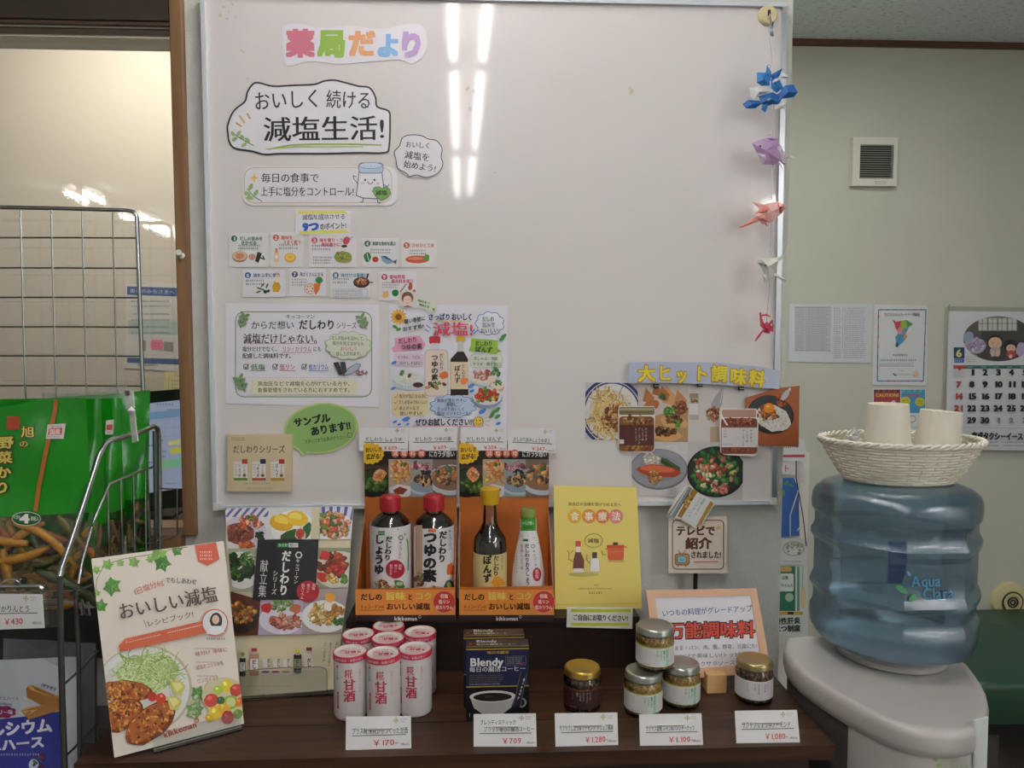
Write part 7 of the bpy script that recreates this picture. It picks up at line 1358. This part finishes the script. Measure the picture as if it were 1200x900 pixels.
# shelf of the upper basket and clear price-channel
yF, yBk = sd_(72, 700).y, YG
zsh = PX(95, 690, XS).z - .004
for k in range(9): y = yF + (yBk - yF) * (k + .5) / 9; B().tube([(XS - .5, y, zsh), (XS, y, zsh)], .0014, 6).build('floor_wire', MST, rack, 50)
B().tube([(XS - .5, yF, zsh), (XS, yF, zsh)], .003, 8).build('front_floor_wire', MDW, rack, 50)
fp = lambda x, y, d=0: PY(x, y, yF - d)
B().tube([fp(-40, 687, .006), fp(47, 687, .006), fp(50, 691, .006)], .003, 8).build('card_clip_wire', MST, rack, 50)
B().tube([fp(2 + 11 - 11 * math.cos(R(a)), 687 - 8 * math.sin(R(a)), .007) for a in range(0, 181, 20)], .0014, 6).build('card_clip_loop', MST, rack, 50)
B().slab([fp(-40, 668, .0045), fp(68, 671, .0045), fp(68, 735, .0045), fp(-40, 735, .0045)], (0, -1, 0), .001).build('clear_front_plate', MACR, rack)
# lower tier
B().tube([sd_(88, 690), sd_(92, 760), sd_(94, 960)], .0032, 8).build('lower_post', MDW, rack, 50)
B().tube([sd_(112, 762), sd_(113, 960)], .0018, 6).build('lower_wire', MDW, rack, 50)
B().tube([sd_(75, 802), sd_(96, 783), sd_(114, 763)], .002, 6).build('lower_rail', MDW, rack, 50)
B().tube([sd_(79, 884), sd_(98, 866), sd_(114, 848)], .002, 6).build('lower_rail', MDW, rack, 50)
for x0, x1 in ((78, 83), (86, 92)): B().tube([sd_(x0 + 2, 703, .01), sd_(x1, 720, .01), sd_(x1 + 5, 722, .01), sd_(x1 + 3, 705, .01)], .0016, 6).build('spring_clip', MST, rack, 50)
zlow = PX(80, 960, XS).z
B().box((XS - .5, yF + .0, zlow - .02), (XS, YG, zlow)).build('lower_shelf', MDK, rack)
B().box((XS - .52, YG + .02, ZS + .0), (XS - .005, YG + .026, PY(100, 690, YG).z)).build('added_dark_backing', MDK, rack)  # dark sheet added to hide the wall and darken the rack interior
pcard([(-30, 693), (54, 694), (56.5, 733), (-30, 736)], fp, V((0, -1, 0)), 'price card on the wire rack under the green snack bags', [('旭の野菜かりんとう', .1, .82, .42)], ('￥430', .45, .72), col='e2e1df')
for ch in list(bpy.data.objects):
    if ch.name.startswith('price_card') and ch.get('label', '').startswith('price card on the wire rack'): ch.location.y -= .009
# hanging clip strip
cl = empty('clip_strip', g(151, 455), 'clear plastic clip strip hanging over the rack rim between green bags', 'clip')
MCL = clear('clear_clip_plastic', (.9, .92, .9), .15, .12, .3, (.85, .87, .85))
q = lambda x, y: PY(x, y, 1.16)
for pts in ([(145, 458), (155, 458), (157, 478), (147, 479)], [(150, 478), (156, 479), (159, 492), (153, 494)], [(152, 492), (158, 492), (161, 517), (155, 519)]): B().slab([q(*p) for p in pts], (0, -1, 0), .004).build('clip_segment', MCL, cl)
B().lathe([(.001, -.006), (.006, 0), (.001, .006)], q(154, 481), 12).build('clip_bead', MPLAS, cl, 50)
B().box(q(147.5, 462) - V((0, .003, .002)), q(152, 459.5) + V((0, .0, .002))).build('clip_slot', MDK, cl)

# snack bags
MGB = mat('green_bag_print', '118a0e', .22, noise=.05, scale=5, coat=.5, bump=.25, bscale=30)
MFILM = clear('clear_bag_film', (.97, .97, .95), .07, .06, bump=.5, bscale=60)
SN = [mat('snack_' + n_, c_, .55, noise=.15, scale=90, bump=.5, bscale=300) for n_, c_ in (('golden', 'a8782a'), ('olive', '646030'), ('purple', '33202b'), ('orange', '9a5a30'), ('green', '4f5a36'))]
SN2 = [mat('snack_side_' + n_, c_, .6, noise=.2, scale=90) for n_, c_ in (('brown', '8a6a35'), ('dark', '3c3026'), ('green', '5a6138'))]
def pouch(name, fnl, q4_, ysplit, bulge, label, nx=14, ny=18, sticks=0, group='green snack bags', m=None, top=None, nb=None):
    """pillow bag: q4_ = 4 picture corners on its plane, fnl maps to the plane, bulges towards nb"""
    r = empty(name, fnl((q4_[2][0] + q4_[3][0]) / 2, (q4_[2][1] + q4_[3][1]) / 2), label, 'snack bag', group)
    (x0, y0), (x1, y1), (x2, y2), (x3, y3) = q4_
    ph = random.uniform(0, 6)
    def P_(u, v, sg):
        x = (x0 * (1 - u) + x1 * u) * (1 - v) + (x3 * (1 - u) + x2 * u) * v; y = (y0 * (1 - u) + y1 * u) * (1 - v) + (y3 * (1 - u) + y2 * u) * v
        b = bulge * (math.sin(math.pi * u) ** .55) * (math.sin(math.pi * min(1, v * .5 + .0)) ** .6 if v < .999 else 1.0) * (.35 + .65 * min(1, v * 1.6)) * (1 if v < .93 else max(0, (1 - v) / .07) ** .5)
        w_ = .0025 * math.sin(u * 9 + v * 5 + ph) + .0018 * math.sin(v * 14 - u * 4 + ph)
        return fnl(x, y) + nb * (sg * b + (w_ if sg > 0 else 0) * (1 if 0 < u < 1 else 0))
    def grid(v0, v1, sg, nm, mm, off=0):
        vs = [P_(i / nx, v0 + (v1 - v0) * j / ny, sg) + nb * off for j in range(ny + 1) for i in range(nx + 1)]
        fs = [(j * (nx + 1) + i, j * (nx + 1) + i + 1, (j + 1) * (nx + 1) + i + 1, (j + 1) * (nx + 1) + i) for j in range(ny) for i in range(nx)]
        return B().add(vs, fs).build(nm, mm, r, 60)
    vs_ = ysplit
    mm = m or MGB
    grid(0, vs_, 1, 'printed_front', mm); grid(0, 1, -1, 'bag_back', mm)
    if vs_ < 1: grid(vs_, 1, 1, 'clear_window', MFILM)
    return r, P_
def stick(P_, u, v, ln, a, r_, mm, par, depth, nm='snack_stick', asn=8):
    pts = []; rr_ = []
    cv = random.uniform(-35, 35)
    for k in range(6):
        t = k / 5 - .5; aa = R(a + cv * t * 2); uu = u + ln * t * math.cos(R(a)) + .012 * math.sin(aa * 3) ; vv = v + ln * t * math.sin(R(a)) * .8 + cv / 900 * (1 - 4 * t * t)
        pts.append(P_(min(.98, max(.02, uu)), min(.99, vv), 1) - nb_ * (depth + .0015)); rr_.append(r_ * (.55 + .55 * math.sqrt(max(0, 1 - (2 * t) ** 2)) + random.uniform(-.08, .08)))
    return B().tube(pts, rr_, asn).build(nm, mm, par, 60)
# front bag: faces the camera
nb_ = V((.1, -1, .06)).normalized(); YBG = 1.205
fb1 = lambda x, y: PP(x, y, V((0, YBG - .07, 0)), V((.0, -1, 0)))
bag, P1 = pouch('snack_bag', fb1, [(-75, 469), (100, 466), (116, 712), (-82, 720)], .545, .024, 'foremost green snack bag with golden lettering and a clear window full of vegetable sticks', nb=nb_)
BG1 = Canvas(bag, None, nb_, ink('glossy_bag_ink', .25, .5), 1e-3)
def bagfn(x, y):
    # picture point -> (u,v) on bag grid by search, then bulged point
    v = (y - 467.5) / 248; u = (x - (-75 - 7 * v)) / (175 + 22.5 * v)
    for _ in range(4):
        p = P1(max(0, min(1, u)), max(0, min(1, v)), 1); d = p - O; k = F / d.dot(_f); px_ = 600 + d.dot(_r) * k; py_ = 450 - d.dot(_u) * k; u += (x - px_) / 185; v += (y - py_) / 248
    return P1(max(0, min(1, u)), max(0, min(1, v)), 1)
BG1.fn = bagfn; c = BG1; c.part('lettering')
ctrl = [(66.5, 469.5), (65.5, 480), (63.5, 490), (61, 500), (58.5, 511), (55.5, 525), (52.5, 540), (49.5, 555), (46.5, 570), (44.5, 584), (42.5, 598)]
dn = [(ctrl[i][0] + (ctrl[i + 1][0] - ctrl[i][0]) * k / 4, ctrl[i][1] + (ctrl[i + 1][1] - ctrl[i][1]) * k / 4) for i in range(10) for k in range(4)] + [ctrl[-1]]
c.line(dn, 5, 'b5682c', off=2.4e-3)
c.poly([(9, 488), (24, 488), (23, 503), (8, 503)], 'b0482c')
c.T('旭', 25, 506, 41, 506, 15, '5a3a10', .07); c.T('旭', 25, 506, 41, 506, 14, 'd9cf5a', .02); c.T('の', 23, 520, 34, 520, 10, '5a3a10', .07); c.T('の', 23, 520, 34, 520, 9, 'd9cf5a', .02)
for k, t in enumerate('野菜かり'): c.T(t, -1 - k * 1.5, 519 + k * 17.5, 17 - k * 1.5, 518 + k * 17.5, 16, '4a3210', .09)
for k, t in enumerate('野菜かり'): c.T(t, -1 - k * 1.5, 519 + k * 17.5, 17 - k * 1.5, 518 + k * 17.5, 15, 'e0cf5f', .04)
c.poly([(57, 497.5), (78, 496), (75.5, 514), (54.5, 514)], 'd6d2cc'); c.poly([(58.5, 502), (74, 501), (73, 509.5), (57, 509.5)], 'c9503f'); c.T('国産', 59, 506, 72, 505.5, 7, 'e6e0d4', .03); c.tiny(58.5, 498, 76, 501, 1, '5a4a40'); c.tiny(56, 510, 73, 513, 1, '5a4a40')
c.poly(el(32, 607.5, 17, 8.2, 28), 'd9e0cf'); c.poly(el(32, 607.5, 16.2, 7.5, 28), '1f5a2c'); c.T('4', 25, 607, 36, 607, 14, 'e6e6dc', .06); c.T('お徳用', 17, 605, 25, 606, 5, 'd0d8c4', .02); c.T('種類入', 37, 607, 47, 608, 5.5, 'd0d8c4', .02); c.end()
for i in range(64):
    u = random.uniform(.38, .97); v = random.uniform(.60, .96); mm = SN[random.choice([0, 0, 1, 2, 3, 4, 1])]
    stick(P1, u, v, random.uniform(.14, .34), random.uniform(-80, 80), random.uniform(.004, .0062), mm, bag, random.uniform(.004, .02))
for u, v, ln, a, mm in ((.47, .64, .3, 15, 0), (.52, .83, .36, 75, 0), (.72, .68, .42, 38, 0), (.6, .72, .3, -12, 0), (.84, .9, .42, 35, 4), (.72, .93, .3, 20, 0), (.86, .62, .22, 50, 1)): stick(P1, u, v, ln, a, .0066, SN[mm], bag, .002)
# bags behind: turned so that their faces show above the side basket
def sidebag(name_l, xa, ya, xb, yb2, xc_, yc_, xd, yd, Yb, spl, bl=.02):
    global nb_
    f = lambda x, y: PY(x, y, Yb - (100 - x) * .0006)
    r, P_ = pouch('snack_bag', f, [(xa, ya), (xb, yb2), (xc_, yc_), (xd, yd)], spl, bl, name_l, nb=V((.25, -.96, 0)).normalized(), nx=10, ny=14)
    nb_ = V((.25, -.96, 0)).normalized(); b = [B(), B(), B()]
    for i in range(46):
        u, v = random.uniform(.1, .95), random.uniform(spl + .04, .97); k = i % 3; a = random.uniform(0, 180); ln = random.uniform(.1, .25); pts = [P_(min(.98, max(.02, u + ln * t * math.cos(R(a)))), min(.99, v + ln * .6 * t * math.sin(R(a))), 1) - nb_ * random.uniform(.004, .012) for t in (-.5, 0, .5)]
        b[k].tube(pts, [.003, .0046, .003], 6)
    for k in range(3): b[k].build('snack_pieces', SN2[k], r, 60, 'stuff')
    return r, P_, f
s1 = sidebag('green snack bag second from the front, its white origin mark at the rim', 60, 466, 118, 462, 128, 690, 70, 700, 1.235, .66)
s2 = sidebag('green snack bag third from the front in the wire basket', 86, 466, 140, 463, 150, 678, 100, 690, 1.28, .62)
s3 = sidebag('rearmost green snack bag, its top corner nearest the computer monitor', 100, 465, 176, 457, 172, 664, 112, 678, 1.33, .60, .014)
for (r, P_, f), (x, y) in ((s1, (88, 507)), (s2, (128, 500))):
    nb2 = V((.25, -.96, 0)).normalized(); c = Canvas(r, lambda x, y, f=f: f(x, y) + nb2 * .024, nb2, bpy.data.materials['glossy_bag_ink']); c.part('origin_mark'); c.poly([(x, y - 9), (x + 9, y - 10), (x + 8, y + 7), (x - 1, y + 7)], 'd6d2cc'); c.poly([(x + .6, y - 4), (x + 7.4, y - 4.5), (x + 7, y + 2), (x + .4, y + 2)], 'c9503f'); c.tiny(x + 1, y + 3, x + 7, y + 6, 1, '5a4a40'); c.end()
# clear top film of the bags
B().slab([PY(x, y, 1.19) for x, y in ((48, 458), (148, 452), (150, 466), (50, 469))], (0, -1, 0), .0006).build('clear_top_seal', clear('seal_film', (.93, .95, .93), .12, .1, .12, (.8, .8, .78), .9, 40), s1[0])
# wafer bag in the lower tier
nb_ = V((0, -1, .1)).normalized(); MWB = mat('white_bag_foil', 'c4cad0', .4, noise=.03, scale=5, coat=.2, bump=.4, bscale=25)
fw_ = lambda x, y: PP(x, y, V((0, 1.125, 0)), V((0, -1, 0)))
wb_, P2 = pouch('wafer_bag', fw_, [(-60, 775), (92, 770), (97, 1010), (-60, 1010)], 1.0, .02, 'white and blue bag of wafers on the lower rack tier', group='lower tier bags', m=MWB, nb=nb_)
c = Canvas(wb_, lambda x, y: fw_(x, y) + nb_ * .026, nb_, SHEEN, 2e-4); WN = c
def wfn(x, y):
    v = (y - 772) / 238; u = (x + 60) / (153 + 3 * v)
    for _ in range(4):
        p = P2(max(0, min(1, u)), max(0, min(1, v)), 1); d = p - O; k = F / d.dot(_f); u += (x - (600 + d.dot(_r) * k)) / 155; v += (y - (450 - d.dot(_u) * k)) / 238
    return P2(max(0, min(1, u)), max(0, min(1, v)), 1) 
c.fn = wfn; c.lay = 1e-3
c.part('illustration'); c.curved = True
for k in range(6): c.raw([(-40 + k * 19, 836 + k * .2), (-21 + k * 19, 836), (-21 + k * 19, 930), (-40 + k * 19, 930)], [(0, 1, 2, 3)], '3a3f9a', 1.03e-3) if False else None
vs = []; fs = []; n1, n2 = 16, 10
for j in range(n2 + 1):
    for i in range(n1 + 1): x = -40 + 113 * i / n1; yt = 845 - 12 * (i / n1) ** 1.5; vs.append((x, yt + (925 - yt) * j / n2))
fs = [(j * (n1 + 1) + i, j * (n1 + 1) + i + 1, (j + 1) * (n1 + 1) + i + 1, (j + 1) * (n1 + 1) + i) for j in range(n2) for i in range(n1)]
c.raw(vs, fs, '373d94')
c.poly([(31, 806), (36, 802), (70, 818), (71, 826), (52, 828), (32, 817)], 'a8743c'); c.poly([(33, 803), (37, 802), (70, 816), (66, 818), (36, 808)], 'd2a468'); c.poly([(25, 833), (55, 825), (70, 822), (70, 832), (34, 843)], 'b07c44'); c.poly([(25, 832), (33, 828), (52, 826), (40, 834), (32, 838)], 'd6ac74')
c.poly(cloud(4, 834, 15, 7, 8, .16), '8a2a5a')
c.poly(el(40, 896, 6, 7, 12), 'c9d9e6'); c.pile(48, 892, 8, 8, ['7a2a6a', '5a2454', '3f7a3a'], 14, 3)
c.part('lettering'); c.T('1ザクザク', 49, 802, 67, 808, 5, '3a3f6a', .03); c.T('ミネラル・ウエハース', -26, 817, 23, 818, 5, '3a3f6a', .02); c.T('Ca 240mg', -8, 824, 15, 824, 4.6, '5a7aa8', .02); c.T('ベリー味', -7, 834, 16, 834, 6, 'e6d0dc', .03)
c.T('カルシウム', -31, 857, 62, 849, 18, 'e3e3ee', .045); c.T('ウエハース', -31, 876, 53, 868, 15, 'e3e3ee', .045); c.tiny(-20, 881, 56, 886, 1, 'b9a9d0'); c.end()
nb_ = V((.1, -1, 0)).normalized()
fg = lambda x, y: PY(x, y, 1.25)
pouch('foil_pouch', fg, [(4, 748), (112, 754), (118, 1000), (0, 1000)], 1.0, .012, 'grey foil pouch standing behind the wafer bag', group='lower tier bags', m=mat('grey_foil', '8d8f96', .35, noise=.1, scale=6, coat=.2, bump=.4, bscale=25), nb=nb_)
for o_ in bpy.data.objects:
    if o_.name.startswith('foil_pouch') or o_.name.startswith('wafer_bag'):
        if o_.get('group'): del o_['group']; o_['category'] = 'bag'
bpy.data.objects.remove(_to)
